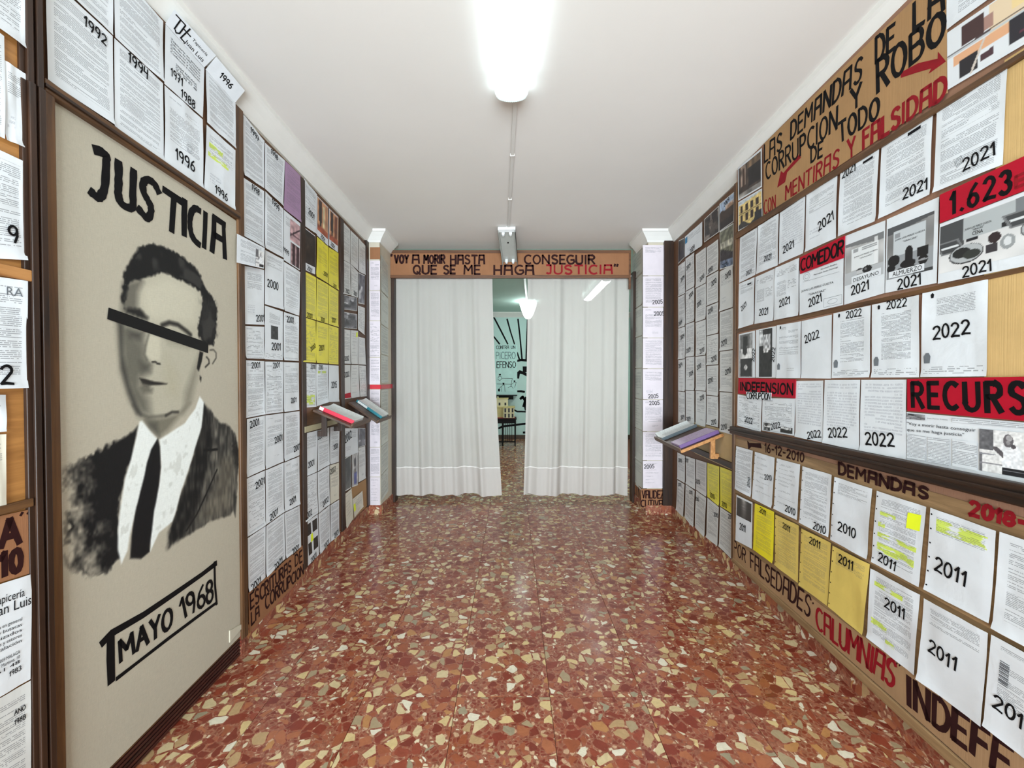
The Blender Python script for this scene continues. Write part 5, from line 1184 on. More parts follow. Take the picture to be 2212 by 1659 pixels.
LB([(683.4, 600.5), (709, 615), (709.2, 699.5), (683, 692)], 'y', 'dense', ('2001', .5, .06, .035, 0), 'yellow densely typed sheet in the middle of the yellow block')
LB([(710, 616), (731, 629), (730.5, 706.5), (710, 700)], 'y', 'full', ('2001', .5, .14, .04, 5), 'yellow sheet marked 2001 at the right of the middle row of the yellow block')
LB([(653.8, 684.5), (682, 693.5), (682, 783.5), (653.5, 781.5)], 'y', 'form', ('2000', .75, .35, .035, 25), 'yellow form with a slanting 2000 at the lower left of the yellow block')
LB([(682.8, 693.8), (709.3, 701.5), (709, 785.5), (682.8, 783.8)], 'y', 'note', ('2001', .4, .38, .045, 5), 'yellow sheet marked 2001 at the foot of the yellow block, middle')
LB([(710, 702), (730.8, 708.5), (731, 787.5), (709.6, 785.8)], 'y', 'form', None, 'yellow form at the lower right of the yellow block')
LB([(654.5, 784), (682, 786.5), (682.3, 878.5), (655.5, 881)], 'w', 'form', ('2010', .75, .93, .035, 0), 'white sheet with a green highlighted patch at its foot, under the yellow block', hl=[(.12, .06, .88, .28)])
LB([(683, 786.5), (708.5, 788.5), (709, 868.5), (683, 878)], 'w', 'full', ('2010', .35, .93, .035, 0), 'white sheet with one highlighted line near its top, under the yellow block', hl=[(.12, .78, .8, .84)])
LB([(709.5, 788.5), (731, 790), (732, 867.5), (709.5, 868.5)], 'w', None, ('2015', .5, .47, .055, 3), 'blank white sheet with a bold 2015 above the binder with the red spine')
TX = [656, 687, 713, 733.5]; 
rows = [([656, 686, 712, 733.3], [936, 928.6, 922, 918]), ([656, 685.5, 712, 732.7], [1031, 1019, 1004, 998]), ([658, 687, 712.6, 732.8], [1129, 1109.5, 1090, 1078]), ([664, 690, 714, 733.4], [1224, 1198.5, 1171, 1154.7])]
def fourpics(U, V): return np.ones(U.shape+(3,))*30.*(.5+1.5*vnoise(U, V, 8, 8, 3))[..., None]
for r_ in range(3):
    (xa, ya), (xb, yb_) = rows[r_], rows[r_+1]
    for i in range(3):
        ex = None; hl_ = None; kd = ['note', 'full', 'full', 'form', 'full', 'letter', None, 'full', 'dense'][r_*3+i]; lb_ = f'white typed sheet in the {["first", "second", "lowest"][r_]} row below the near shelf, {["left", "middle", "right"][i]} of three'; cc = 'c' if (r_, i) == (1, 2) else 'w'
        if r_ == 2 and i == 0:
            ex = [('photo', .08, .66, .42, .93, fourpics, 8, 12), ('photo', .54, .66, .92, .93, fourpics, 8, 12), ('photo', .14, .2, .42, .48, fourpics, 8, 12), ('photo', .56, .22, .94, .5, fourpics, 8, 12), ('poly', 'fluorescent_note', [[(.36, .46), (.56, .48), (.54, .66), (.38, .64)]], NOTE)]
            lb_ = 'white card with four small dark photos and a fluorescent spot, just above the skirting'
        LB([(xa[i]+.6, ya[i]+1.2), (xa[i+1]-.6, ya[i+1]+1.2), (xb[i+1]-.6, yb_[i+1]-.8), (xb[i]+.6, yb_[i]-.8)], cc, kd, ('2001' if r_ != 1 else '2002', [.5, .2, .6, .25, .6, .3, .5, .6, .6][r_*3+i], [.25, .85, .45, .12, .15, .85, .06, .06, .1][r_*3+i], .045, 6), lb_, extra=ex)
srect('wooden_field', BLf, BLf.px(655, 900)[0], BLf.px(733, 900)[0], BLf.px(656, 930)[1], BLf.px(656, 884)[1]+.03, .004, WOOD_MID_Y, lb, LO, bevel=0)
srect('cream_ledge', BLf, BLf.px(655, 930)[0], BLf.px(733, 930)[0], BLf.px(656, 935)[1], BLf.px(656, 922)[1], .012, plain('cream_wood', c(186, 178, 146), .6), lb, LO)
# far bay
LC = lambda *a, **k: Lq(*a, g=GCc, **k)
bw = lambda s: pic([(30, 30, 34), (150, 150, 156), (70, 70, 76), (210, 210, 214)], s, 9)
M2 = 'far left bay'
LC([(740, 478), (756, 496), (756, 569), (740, 560)], 'g', 'full', None, f'grey typed sheet at the top left of the {M2}')
LC([(756.8, 497), (774, 514), (773.7, 586), (757, 570)], 'g', 'full', None, f'grey typed sheet at the top middle of the {M2}')
LC([(775, 515), (789, 531), (789, 594), (774.5, 587)], 'g', 'letter', None, f'grey typed sheet at the top right of the {M2}')
LC([(740, 561), (756.5, 570), (757, 638), (740, 634)], 'g', 'full', ('2002', .6, .1, .04, -5), f'grey typed sheet, left in the second row of the {M2}')
LC([(757.5, 571), (773, 587), (772.5, 643), (758, 639)], 'g', 'form', ('2002', .6, .12, .04, -5), f'grey form, middle in the second row of the {M2}')
LC([(774, 588), (788.5, 595), (787.5, 658), (774, 655)], 'g', None, None, f'dark grey photo at the right edge of the {M2}, near its top', extra=ph(bw(4), 18), name='photo_print', cat='photo print')
LC([(740, 636), (771.7, 644), (771, 672), (740, 668)], 'g', None, None, 'upper one of two wide black and white photos in the far bay', extra=ph(bw(8), 24), name='photo_print', cat='photo print')
LC([(740, 673), (771.5, 679), (771, 711), (740, 708)], 'g', None, None, 'lower one of two wide black and white photos in the far bay', extra=ph(bw(14), 24), name='photo_print', cat='photo print')
LC([(773, 660), (788, 665), (787.5, 724), (773, 712)], 'g', 'form', None, 'grey form right of the two wide black and white photos')
LC([(740, 711), (757, 713), (757, 786), (740, 785)], 'g', 'letter', ('2002', .5, .15, .045, 5), 'grey sheet marked 2002 under the lower wide photo, left')
LC([(757.8, 713), (773, 715), (773, 786.5), (757.8, 786)], 'g', 'sparse', None, 'grey sheet with a small fluorescent spot, under the lower wide photo', extra=[('poly', 'fluorescent_note', [[(.7, .8), (.95, .82), (.95, .96), (.7, .94)]], NOTE)])
LC([(773.6, 727), (788, 731), (790, 788), (773.6, 787)], 'g', 'hand', None, 'grey handwritten sheet at the right edge of the far bay')
LC([(740, 788), (757, 788.5), (757, 860), (740, 863)], 'g', None, ('2002', .5, .72, .05, 5), 'nearly blank sheet marked 2002 with a red strip at its foot', extra=[('poly', 'red_strip', [[(.02, .02), (.98, .02), (.98, .17), (.02, .15)]], RED)])
LC([(757.8, 788.5), (774, 788.5), (777, 857), (757.8, 860)], 'g', 'sparse', None, 'grey sheet above the binder with the teal spine')
LC([(775, 789), (790, 790), (792, 856), (777.5, 857)], 'g', 'form', None, 'reddish printed sheet at the right edge above the far shelf')
LC([(741, 925), (773, 925), (773, 977), (741.5, 989)], 'w', 'note', ('2002', .3, .7, .075, 15), 'white sheet with a tall slanting 2002 below the near shelf')
LC([(774, 924), (789, 925), (789.5, 962), (774, 967)], 'g', None, None, 'dark photo at the right edge below the far shelf', extra=ph(bw(21), 16), name='photo_print', cat='photo print')
LC([(742.7, 991), (759, 981), (758.7, 1054), (743, 1063)], 'g', None, None, 'dark photo of a doorway low in the far bay', extra=ph(pic([(40, 42, 44), (110, 112, 110), (70, 74, 76)], 31, 5), 18), name='photo_print', cat='photo print')
def blueman(U, V):
    C_ = np.ones(U.shape+(3,))*190.; C_ = put(C_, ell(U, V, .5, .72, .2, .14), (60, 60, 64)); C_ = put(C_, box_(U, V, .3, .05, .8, .4), (70, 80, 150)); C_ = put(C_, ell(U, V, .5, .45, .16, .08), (90, 80, 76)); return C_*(.8+.4*vnoise(U, V, 9, 9, 2))[..., None]
LC([(760.5, 979), (773, 975), (773, 1048), (760.5, 1052.5)], 'g', None, None, 'photo of a person in blue low in the far bay', extra=ph(blueman, 18), name='photo_print', cat='photo print')
LC([(774, 968), (789, 963), (789.5, 1032.6), (774, 1042)], 'g', 'letter', None, 'grey sheet at the right edge of the far bay, beside the person-in-blue photo')
o = sign([(759.5, 1054), (791, 1034), (792.5, 1093), (764, 1120)], CARD_UP, 'bare piece of cardboard low in the far bay of the left wall', plane=BLf, off=.0005)
LC([(743.6, 1069), (759, 1055), (763.5, 1119), (748, 1142)], 'c', 'sparse', None, 'cream sheet hanging lowest in the far bay, left')
LC([(761.7, 1078), (783, 1060), (784.5, 1094), (765, 1119)], 'c', 'letter', None, 'cream sheet with a fluorescent mark, stuck on bare cardboard', extra=[('poly', 'fluorescent_note', [[(.03, .3), (.2, .32), (.2, .7), (.03, .68)]], NOTE)], off=.012)

# ================================================================ shelves with binders
PAGE = plain('white_page', c(226, 230, 228), .6, .3, .03, 10)
PAGEL = paper(c(226, 230, 228), None, 'typed', .56)
def shelf(plane, y0, y1, zb, zf, depth, label, mat, pine=False, group='sloping reading shelves'):
    """board sloping down from the wall into the room"""
    s0, s1 = (L1(y0), L1(y1)) if plane is WL else (R1(y1), R1(y0))
    org = tuple(plane.at((s0+s1)/2, zf, .0)); r = empty('reading_shelf', org, label=label, category='shelf', group=group)
    d = Vector((depth, zb-zf)); L = d.length; dx, dz = depth/L, (zf-zb)/L
    def pt(a, e, hgt): # a along wall, e distance down the slope, hgt above the board
        return plane.at(a, zb+dz*e+dx*hgt, .02+dx*e-dz*hgt)
    def slab(name, a0, a1, e0, e1, h0, h1, m, parent=r, bev=.002, o_=None):
        P = [pt(a, e, hh) for a in (a0, a1) for e in (e0, e1) for hh in (h0, h1)]
        return MB().hexa(P).mk(name, m, parent, o_ or org, bev)
    slab('shelf_board', s0, s1, 0, L, -.016, 0, mat)
    slab('front_lip', s0, s1, L-.012, L+.002, -.018, .016, WOOD_MID_Y)
    # side bracket and foot against the wall
    nm = WOOD_PINE if pine else WOOD_DARK_V
    for a in (s0+.06, s1-.08):
        P = [plane.at(q, z, o) for q in (a, a+.02) for o in (.02, .02+depth*.42) for z in (zb-.11, zb-.052)]
        P = [plane.at(a+ta*.022, zz, oo_) for ta in (0, 1) for (oo_, zz) in ((.050, zb-.20), (.050, zb+dz*.04-.018), (.085, zb-.20), (.085, zb+dz*.075-.018))]
        MB().hexa(P).mk('bracket', nm, r, org, .002)
        MB().hexa([plane.at(q_, z_, o_) for q_ in (a, a+.022) for o_ in (.02, .05) for z_ in (zb-.20, zb-.16)]).mk('bracket_foot', nm, r, org, .002)
    if pine: slab('side_edging', s1-.012, s1+.002, 0, L, -.02, .002, WOOD_PINE)
    return r, pt, L
def binder(pt, a0, a1, e0, e1, th, cov, label, spine_side, page='c', curl=.02, name='ring_binder', rot=0.0, lab_=None, pagemat=None):
    rt = 1.0
    def P(a, e, h_):
        am, em = (a0+a1)/2, (e0+e1)/2; ca, sa = math.cos(rot), math.sin(rot); return pt(am+(a-am)*ca-(e-em)*sa, em+(a-am)*sa+(e-em)*ca, h_)
    org = tuple(P((a0+a1)/2, e1, 0)); r = empty(name, org, label=label, category='binder', group='binders on the reading shelves')
    def slab(nm, A0, A1, E0, E1, H0, H1, m, bev=.0015, parent=r):
        return MB().hexa([P(a, e, hh) for a in (A0, A1) for e in (E0, E1) for hh in (H0, H1)]).mk(nm, m, parent, org, bev)
    slab('back_cover', a0, a1, e0, e1, .001, .004, cov)
    sp = (a0, a0+.005) if spine_side == 0 else (a1-.005, a1)
    slab('spine', sp[0], sp[1], e0, e1, .001, th, cov)
    if lab_: slab('spine_label', sp[0]-.0012 if spine_side == 0 else sp[1], sp[0] if spine_side == 0 else sp[1]+.0012, e0+(e1-e0)*lab_[0], e0+(e1-e0)*lab_[1], .004, th-.003, PAGE)
    # block of pages, the top ones curling up at the far side
    b = MB(); n = 10; t0, t1 = (a0+.006, a1-.004) if spine_side == 0 else (a1-.006, a0+.004)
    def hgt(u): return .002+(th-.004)*(.98-.25*u)+curl*max(0, u-.55)**2*4
    top = [P(t0+(t1-t0)*i/n, e0+.006, hgt(i/n)) for i in range(n+1)]; top2 = [P(t0+(t1-t0)*i/n, e1-.006, hgt(i/n)) for i in range(n+1)]
    bt = [P(t0+(t1-t0)*i/n, e0+.006, .004) for i in range(n+1)]; bt2 = [P(t0+(t1-t0)*i/n, e1-.006, .004) for i in range(n+1)]
    V = top+top2+bt+bt2; m = n+1; Fc = []; UV = []
    W_, H_ = abs(t1-t0), abs(e1-e0)
    for arr in range(4):
        for i in range(n+1): UV.append((W_*i/n, H_ if arr in (0, 2) else 0))
    MI = []
    for i in range(n): Fc.append((i, i+1, m+i+1, m+i)); MI.append(1)
    for i in range(n): Fc.append((2*m+i, 2*m+i+1, i+1, i)); MI.append(0); Fc.append((3*m+i, 3*m+i+1, m+i+1, m+i)); MI.append(0); Fc.append((2*m+i, 2*m+i+1, 3*m+i+1, 3*m+i)); MI.append(0)
    Fc.append((n, m+n, 3*m+n, 2*m+n)); MI.append(0); Fc.append((0, m, 3*m, 2*m)); MI.append(0)
    mk('pages', V, Fc, [pagemat[0] if pagemat else PAGE, pagemat[1] if pagemat else PAGEL], r, org, MI, UV, smooth=False)
    return r
COVR = plain('red_binder_board', c(206, 40, 66), .4, .5, .04); COVT = plain('teal_binder_board', c(26, 124, 138), .4, .5, .04)
COVL = plain('purple_binder_board', c(106, 78, 128), .45, .5, .05); COVB = plain('grey_black_binder_board', c(92, 102, 108), .35, .5, .1)
LIL = (plain('lilac_page', c(206, 182, 214), .6), paper(c(206, 184, 214), None, 'typed', .54))
SHTOP = wood('dull_brown_shelf_top', c(62, 44, 36), c(104, 80, 62), 0)
r, pt, L = shelf(WL, 2.92, 3.36, 1.165, 1.045, .27, 'dark wooden reading shelf on the left wall holding the binder with the red spine', SHTOP)
binder(pt, L1(2.975), L1(3.20), .015, L-.016, .030, COVR, 'open binder with a bright red spine on the near left shelf', 0, lab_=(.0, .12))
r, pt, L = shelf(WL, 3.62, 4.08, 1.175, 1.0, .25, 'brown wooden reading shelf beside the left pier holding the binder with the teal spine', SHTOP)
binder(pt, L1(3.77), L1(3.99), .010, L-.02, .026, COVT, 'open binder with a teal spine on the far left shelf', 0, lab_=(.05, .42))
r, pt, L = shelf(WR, 3.06, 3.70, .975, .845, .31, 'wide wooden reading shelf with pine edging on the right wall, holding two binders', SHTOP, True)
binder(pt, R1(3.315), R1(3.10), .008, L-.016, .030, COVL, 'thick lilac-paged binder at the near end of the right shelf', 1, pagemat=LIL, curl=.0)
binder(pt, R1(3.69), R1(3.50), .012, L-.012, .028, COVB, 'open binder with a grey edge at the far end of the right shelf', 1, curl=.03)
# ================================================================ LEFT: painted panel near the camera
PP = WL.off(0.032)
z1 = lambda x, y: (100+x/2.675, 280+y/2.675)
s_l = PP.px(113, 800)[0]; s_r = PP.px(515, 900)[0]
org = tuple(PP.at((s_l+s_r)/2, .12, 0))
PAN = empty('painted_panel', org, label='tall linen panel painted with a man in a suit, a black bar over his eyes', category='painted panel')
ztl = PP.px(113, 207)[1]; ztr = PP.px(515, 480)[1]; zbl = PP.px(236, 1659)[1]; zbr = PP.px(513, 1380)[1]; zt = (ztl+ztr)/2; zb = (zbl+zbr)/2
# canvas as a fine grid with the portrait painted on it
res = .0042; nx = int((s_r-s_l)/res); nz = int((zt-zb)/res)
U, V = np.meshgrid(np.linspace(0, 1, nx+1), np.linspace(0, 1, nz+1)); Sg = s_l+(s_r-s_l)*U; Zg = (ztl+(ztr-ztl)*U)*V+(zbl+(zbr-zbl)*U)*(1-V)
def cv(L, add=0): return np.array([PP.px(*z1(x, y+add)) for x, y in L])
def sdf(P_):
    """signed distance (m), negative inside"""
    d = np.full(Sg.shape, 1e9); ins = np.zeros(Sg.shape, bool); n = len(P_)
    for i in range(n):
        a = P_[i]; b = P_[(i+1) % n]; ex, ey = b-a; wx = Sg-a[0]; wy = Zg-a[1]; t = np.clip((wx*ex+wy*ey)/(ex*ex+ey*ey+1e-12), 0, 1)
        d = np.minimum(d, np.hypot(wx-ex*t, wy-ey*t)); c1 = (a[1] <= Zg) != (b[1] <= Zg)
        with np.errstate(divide='ignore', invalid='ignore'): xi = a[0]+(Zg-a[1])/(b[1]-a[1]+1e-12)*(b[0]-a[0])
        ins ^= c1 & (Sg < xi)
    return np.where(ins, -d, d)
def linef(P_):
    d = np.full(Sg.shape, 1e9)
    for i in range(len(P_)-1):
        a = P_[i]; b = P_[i+1]; ex, ey = b-a; wx = Sg-a[0]; wy = Zg-a[1]; t = np.clip((wx*ex+wy*ey)/(ex*ex+ey*ey+1e-12), 0, 1); d = np.minimum(d, np.hypot(wx-ex*t, wy-ey*t))
    return d
def vn(sx, sy, seed): return vnoise(U*1.0, V*1.0, sx, sy, seed)
LIN = np.array([186., 179, 162]); C = np.ones(U.shape+(3,))*LIN*(0.985+.03*vn(3, 5, 2))[..., None]
def paint(P_, col, soft, alpha=1.0, ns=0.0, nz_=None):
    global C
    d = sdf(P_); 
    if nz_ is not None: d = d+ns*(nz_-.5)
    C = put(C, np.clip(.5-d/soft, 0, 1)*alpha, col)
def pline(P_, col, wd, soft=.004, alpha=1.0):
    global C
    C = put(C, np.clip((wd-linef(P_))/soft+.5, 0, 1)*alpha, col)
n1 = vn(26, 46, 4); n2 = vn(96, 170, 5); n3 = .45*vn(24, 60, 6)+.3*vn(60, 90, 7)+.25*vn(110, 200, 17); n4 = .35*n1+.65*n2
face = cv([(440, 900), (520, 850), (640, 820), (760, 860), (880, 930), (900, 1000), (885, 1100), (880, 1290), (870, 1400), (860, 1500), (820, 1600), (760, 1680), (655, 1775), (560, 1700), (520, 1620), (480, 1520), (445, 1400), (420, 1260), (415, 1110), (430, 1000)])
paint(face, (184, 179, 161), .012)
paint(cv([(560, 900), (700, 840), (860, 920), (880, 1000), (860, 1120), (700, 1120), (600, 1100), (540, 1000)]), (200, 195, 176), .06)
paint(cv([(440, 890), (545, 862), (560, 880), (530, 940), (525, 1030), (580, 1090), (430, 1060)]), (96, 93, 84), .03, .85)
paint(cv([(415, 1110), (480, 1140), (520, 1200), (560, 1260), (575, 1330), (600, 1360), (590, 1400), (550, 1430), (545, 1480), (590, 1560), (600, 1640), (545, 1650), (490, 1560), (440, 1400)]), (98, 96, 86), .05, .9)
paint(cv([(415, 1110), (440, 1130), (440, 1300), (480, 1480), (545, 1650), (520, 1640), (470, 1520), (430, 1380)]), (52, 51, 48), .022, .9)
paint(cv([(480, 1150), (580, 1180), (565, 1260), (560, 1330), (500, 1300)]), (104, 102, 92), .04, .7)
paint(cv([(470, 1160), (560, 1170), (540, 1215), (480, 1200)]), (62, 60, 56), .025, .7)
paint(cv([(535, 1340), (600, 1350), (600, 1400), (550, 1410)]), (70, 68, 62), .03, .6)
paint(cv([(585, 1160), (650, 1180), (660, 1270), (655, 1330), (610, 1345), (570, 1300)]), (203, 198, 178), .02, .9)
pline(cv([(590, 1185), (572, 1250), (565, 1300), (580, 1330)]), (88, 86, 78), .004, .01, .7)
pline(cv([(612, 1342), (630, 1342), (640, 1352), (656, 1355)]), (36, 34, 32), .0035, .004)
paint(cv([(690, 1200), (840, 1240), (820, 1270), (700, 1240)]), (150, 145, 128), .03, .6)
paint(cv([(535, 1435), (570, 1440), (620, 1455), (700, 1465), (695, 1474), (640, 1476), (590, 1478), (555, 1470)]), (34, 32, 30), .006, .95)
paint(cv([(548, 1462), (600, 1478), (590, 1500), (556, 1490)]), (84, 80, 72), .015, .8)
paint(cv([(545, 1492), (612, 1498), (608, 1520), (560, 1518)]), (76, 74, 66), .022, .8)
paint(cv([(690, 1300), (760, 1420), (760, 1550), (700, 1520), (680, 1400)]), (178, 172, 150), .05, .7)
paint(cv([(880, 1300), (872, 1420), (840, 1560), (790, 1640), (800, 1520), (850, 1380)]), (128, 124, 110), .04, .75)
paint(cv([(560, 1660), (640, 1668), (700, 1655), (760, 1640), (830, 1580), (700, 1740), (655, 1778), (600, 1730)]), (120, 116, 102), .03, .95)
paint(cv([(570, 1680), (640, 1690), (650, 1772), (590, 1722)]), (84, 82, 74), .025, .85)
pline(cv([(500, 1590), (545, 1645), (590, 1662), (650, 1655), (690, 1650)]), (60, 58, 54), .004, .014, .6)
pline(cv([(690, 1652), (725, 1632), (760, 1632)]), (50, 48, 44), .0055, .008, .85)
paint(cv([(455, 1035), (490, 1028), (540, 1040), (585, 1085), (580, 1100), (520, 1080), (460, 1060)]), (30, 29, 28), .016, .95, .01, n4)
pline(cv([(668, 1130), (710, 1115), (760, 1128), (810, 1165), (832, 1185)]), (36, 34, 32), .009, .012, .9)
hair = cv([(430, 960), (435, 900), (452, 820), (490, 740), (530, 685), (590, 662), (650, 668), (720, 695), (790, 735), (850, 790), (890, 840), (915, 900), (925, 930), (960, 960), (985, 1030), (985, 1120), (975, 1200), (965, 1248), (905, 1232), (880, 1190), (875, 1130), (890, 1060), (905, 980), (890, 940), (840, 900), (770, 870), (720, 840), (680, 828), (640, 832), (600, 850), (570, 862), (530, 865), (500, 870), (480, 890), (462, 940), (457, 1000), (450, 1035), (436, 1000)])
paint(hair, (24, 24, 24), .010, 1, .016, n4)
C = put(C, (sdf(hair) < -.012)*np.clip((n1-.55)*2.2, 0, .5), (82, 80, 76))
paint(cv([(905, 1000), (965, 1010), (970, 1180), (910, 1190)]), (60, 58, 55), .05, .55, .06, n4)
paint(cv([(885, 1280), (906, 1288), (897, 1340), (880, 1398), (868, 1380)]), (24, 23, 22), .006)
pline(cv([(945, 1274), (965, 1272), (980, 1290), (980, 1320), (960, 1352)]), (70, 68, 62), .0035, .006, .9)
pline(cv([(925, 1314), (938, 1330), (940, 1350), (918, 1372)]), (40, 38, 36), .004, .005, .9)
paint(cv([(886, 1420), (896, 1430), (892, 1462), (884, 1440)]), (40, 38, 36), .005)
# jacket
jl = cv([(528, 1712), (500, 1745), (400, 1792), (280, 1850), (200, 1900), (120, 1930), (70, 1962), (66, 2040), (75, 2140), (90, 2200), (68, 2290), (72, 2480), (100, 2560), (220, 2590), (270, 2570), (350, 2570), (400, 2500), (432, 2470), (415, 2300), (430, 2150), (452, 2030), (492, 1900), (518, 1775)])
dJ = sdf(jl); xk = np.clip((Sg-cv([(60, 2100)])[0][0])/.28, 0, 1); zk = np.clip((Zg-cv([(200, 2600)])[0][1])/.55, 0, 1)
solid = np.clip(.16+1.05*xk+.45*zk*np.clip(xk*2, 0, 1), 0, 1.2)
al = np.clip(.5-(dJ+.09*(1-xk)*(n3-.40))/.012, 0, 1)*np.clip((solid+(n3-.5)*2.2*(1.15-solid))*1.25, 0, 1); C = put(C, al, (20, 20, 21))
jr = cv([(905, 1580), (950, 1630), (1000, 1690), (1060, 1715), (1090, 1760), (1112, 1850), (1105, 2000), (1095, 2150), (1065, 2230), (950, 2262), (850, 2330), (760, 2370), (705, 2415), (712, 2320), (750, 2200), (800, 2050), (850, 1880), (892, 1700)])
lap = cv([(905, 1580), (950, 1640), (960, 1800), (920, 2000), (860, 2200), (790, 2340), (705, 2415), (712, 2320), (750, 2200), (800, 2050), (850, 1880), (892, 1700)])
st_ = .4*vn(20, 60, 12)+.6*vn(100, 60, 13)
C = put(C, np.clip(.5-(sdf(jr)+.016*(n3-.5))/.012, 0, 1)*np.clip(.74+.8*(st_-.45), .35, .97), (44, 43, 41)); C = put(C, np.clip(.5-(sdf(lap)+.02*(n3-.5))/.03, 0, 1)*np.clip(.86+.7*(st_-.5), 0, 1), (20, 20, 20))
paint(cv([(1070, 1730), (1112, 1850), (1105, 1960), (1085, 1930), (1070, 1820)]), (28, 28, 28), .02, .8, .03, n4)
paint(cv([(1080, 2110), (1100, 2120), (1092, 2240), (1078, 2200)]), (40, 40, 38), .012, .8)
paint(cv([(1010, 1900), (1080, 1900), (1060, 2200), (940, 2250), (880, 2240), (980, 2050)]), (128, 120, 104), .06, .45)
pline(cv([(985, 1965), (930, 2090), (870, 2220), (810, 2315)]), (24, 23, 22), .0045, .006)
pline(cv([(912, 1853), (985, 1848)]), (16, 16, 16), .006, .004)
# shirt and tie
for P_ in ([(537, 1686), (552, 1682), (598, 1740), (640, 1786), (612, 1850), (585, 1925), (572, 2010), (545, 2100), (510, 2220), (482, 2340), (468, 2430), (432, 2512), (412, 2430), (413, 2310), (428, 2180), (450, 2030), (490, 1900), (520, 1770)],
           [(652, 1790), (700, 1762), (800, 1695), (860, 1610), (885, 1538), (910, 1576), (895, 1720), (862, 1830), (822, 1960), (780, 2080), (750, 2200), (728, 2262), (700, 2290), (650, 2330), (600, 2440), (598, 2350), (618, 2200), (650, 2050), (662, 1950), (656, 1850)]):
    paint(cv(P_), (238, 243, 240), .008, 1, .003, n1)
    C = put(C, (sdf(cv(P_)) < -.012)*np.clip((n3-.62)*3, 0, .3), (176, 178, 170))
paint(cv([(642, 1784), (655, 1830), (661, 1950), (650, 2050), (622, 2200), (605, 2350), (596, 2440), (545, 2482), (482, 2480), (490, 2350), (520, 2180), (560, 2020), (580, 1925), (604, 1850)]), (18, 18, 20), .008, 1, .004, n1)
tn = NT('linen_canvas_with_paint'); a = tn.add('ShaderNodeVertexColor'); a.layer_name = 'Col'; p = tn.pos()
wv1 = tn.noise(tn.mapping(p, (60, 60, 900)), 1.0, 2, .6); wv2 = tn.noise(tn.mapping(p, (900, 900, 50)), 1.0, 2, .6)
wsum = tn.math('ADD', wv1.outputs[0], wv2.outputs[0]); tn.col(tn.mix(1.0, a.outputs[0], tn.ramp(tn.math('MULTIPLY', wsum, .5), [(.35, (.90, .90, .90, 1)), (.65, (1.08, 1.08, 1.08, 1))]), 'MULTIPLY'))
tn.rough(.7, .3); tn.bump(wsum, .3, .001); LINEN = tn.m
Vv = []; OFF = .001
for s_, z_ in zip(Sg.ravel(), Zg.ravel()): Vv.append(tuple(PP.at(s_, z_, OFF)))
Fc = [(j*(nx+1)+i, j*(nx+1)+i+1, (j+1)*(nx+1)+i+1, (j+1)*(nx+1)+i) for j in range(nz) for i in range(nx)]
mk('canvas', Vv, Fc, LINEN, PAN, org, cols=lin(C.reshape(-1, 3)), smooth=True)
srect('panel_board', WL, s_l, s_r, zb-.01, min(zt, zt), .030, WOOD_MID_V, PAN, org, bevel=0)
# frame
pstrip('top_rail', PP, [(97, 166), (521, 462), (521, 475), (100, 198)], .022, WOOD_MID_Y, PAN, org, bevel=.004)
pstrip('top_rail_bead', PP, [(100, 178), (520, 468), (520, 472), (100, 186)], .028, WOOD_DARK_Y, PAN, org, bevel=.002)
srect('side_rail', PP, s_l-.026, s_l+.002, zb-.02, ztl+.02, .020, WOOD_MID_V, PAN, org, bevel=.003)
srect('side_rail', PP, s_r-.004, s_r+.018, zb-.02, ztr+.02, .012, WOOD_MID_V, PAN, org, bevel=.003)
for k_, (p0, p1) in enumerate((((-.0, 0), (.2, 0)),)): pass
# ribbed skirting under the panel
sk = empty('baseboard_panel', tuple(WL.at((s_l+s_r)/2, 0, 0)), kind='structure'); so = tuple(sk.location)
srect('skirting_core', WL, s_l-.4, s_r-.006, 0, zb-.004, .026, WOOD_SKIRT, sk, so)
hs = (zb-.014)/5
for i in range(5): srect('skirting_rib', WL, s_l-.4, s_r-.004, .006+hs*i, .006+hs*i+hs*.62, .008, WOOD_SKIRT, sk, so, base=.026, bevel=.002)
MB().hexa([WL.at(a_, z_, o_) for a_ in (s_r-.004, s_r+.03) for o_ in (0, .036) for z_ in (0, zb+.02)]).mk('skirting_slab', TERR_BASE, sk, so, .002)
pstrip('torn_canvas_corner', PP, [(497, 1362), (527, 1346), (527, 1352), (497, 1388)], .006, plain('pale_torn_canvas', c(196, 190, 172), .8), PAN, org, bevel=0)
# brush lettering: JUSTICIA
J = [[(285, 118), (318, 128), (345, 150), (347, 190), (338, 330), (318, 380), (295, 390), (262, 362)],
     [(418, 190), (418, 300), (416, 370), (430, 420), (465, 448), (500, 445), (500, 370), (505, 240)],
     [(648, 358), (622, 310), (585, 290), (560, 310), (562, 360), (588, 410), (605, 450), (600, 495), (580, 510), (560, 490), (535, 460)],
     [(682, 348), (775, 412)], [(738, 395), (732, 470), (725, 582)], [(800, 412), (797, 500), (797, 605)], [(886, 468), (862, 455), (838, 480), (830, 540), (838, 600), (858, 640), (884, 664)],
     [(920, 485), (917, 580), (912, 676)], [(958, 700), (968, 600), (970, 510)], [(968, 506), (1030, 548)], [(1024, 548), (1028, 640), (1032, 738)], [(968, 606), (1025, 640)]]
strokes(PP, J, .029, INK, 'lettering', PAN, org, .0022, 5, z1, smooth=True)
bx = [(.024, [(325, 2966), (375, 2912), (560, 2805), (760, 2668), (900, 2570), (980, 2508)]), (.028, [(372, 2918), (372, 3050), (376, 3185)]), (.014, [(408, 3172), (520, 3085), (700, 2945), (860, 2825), (982, 2735)]), (.013, [(972, 2500), (974, 2620), (985, 2742)])]
strokes(PP, bx, .02, INK, 'painted_box', PAN, org, .0022, 6, z1)
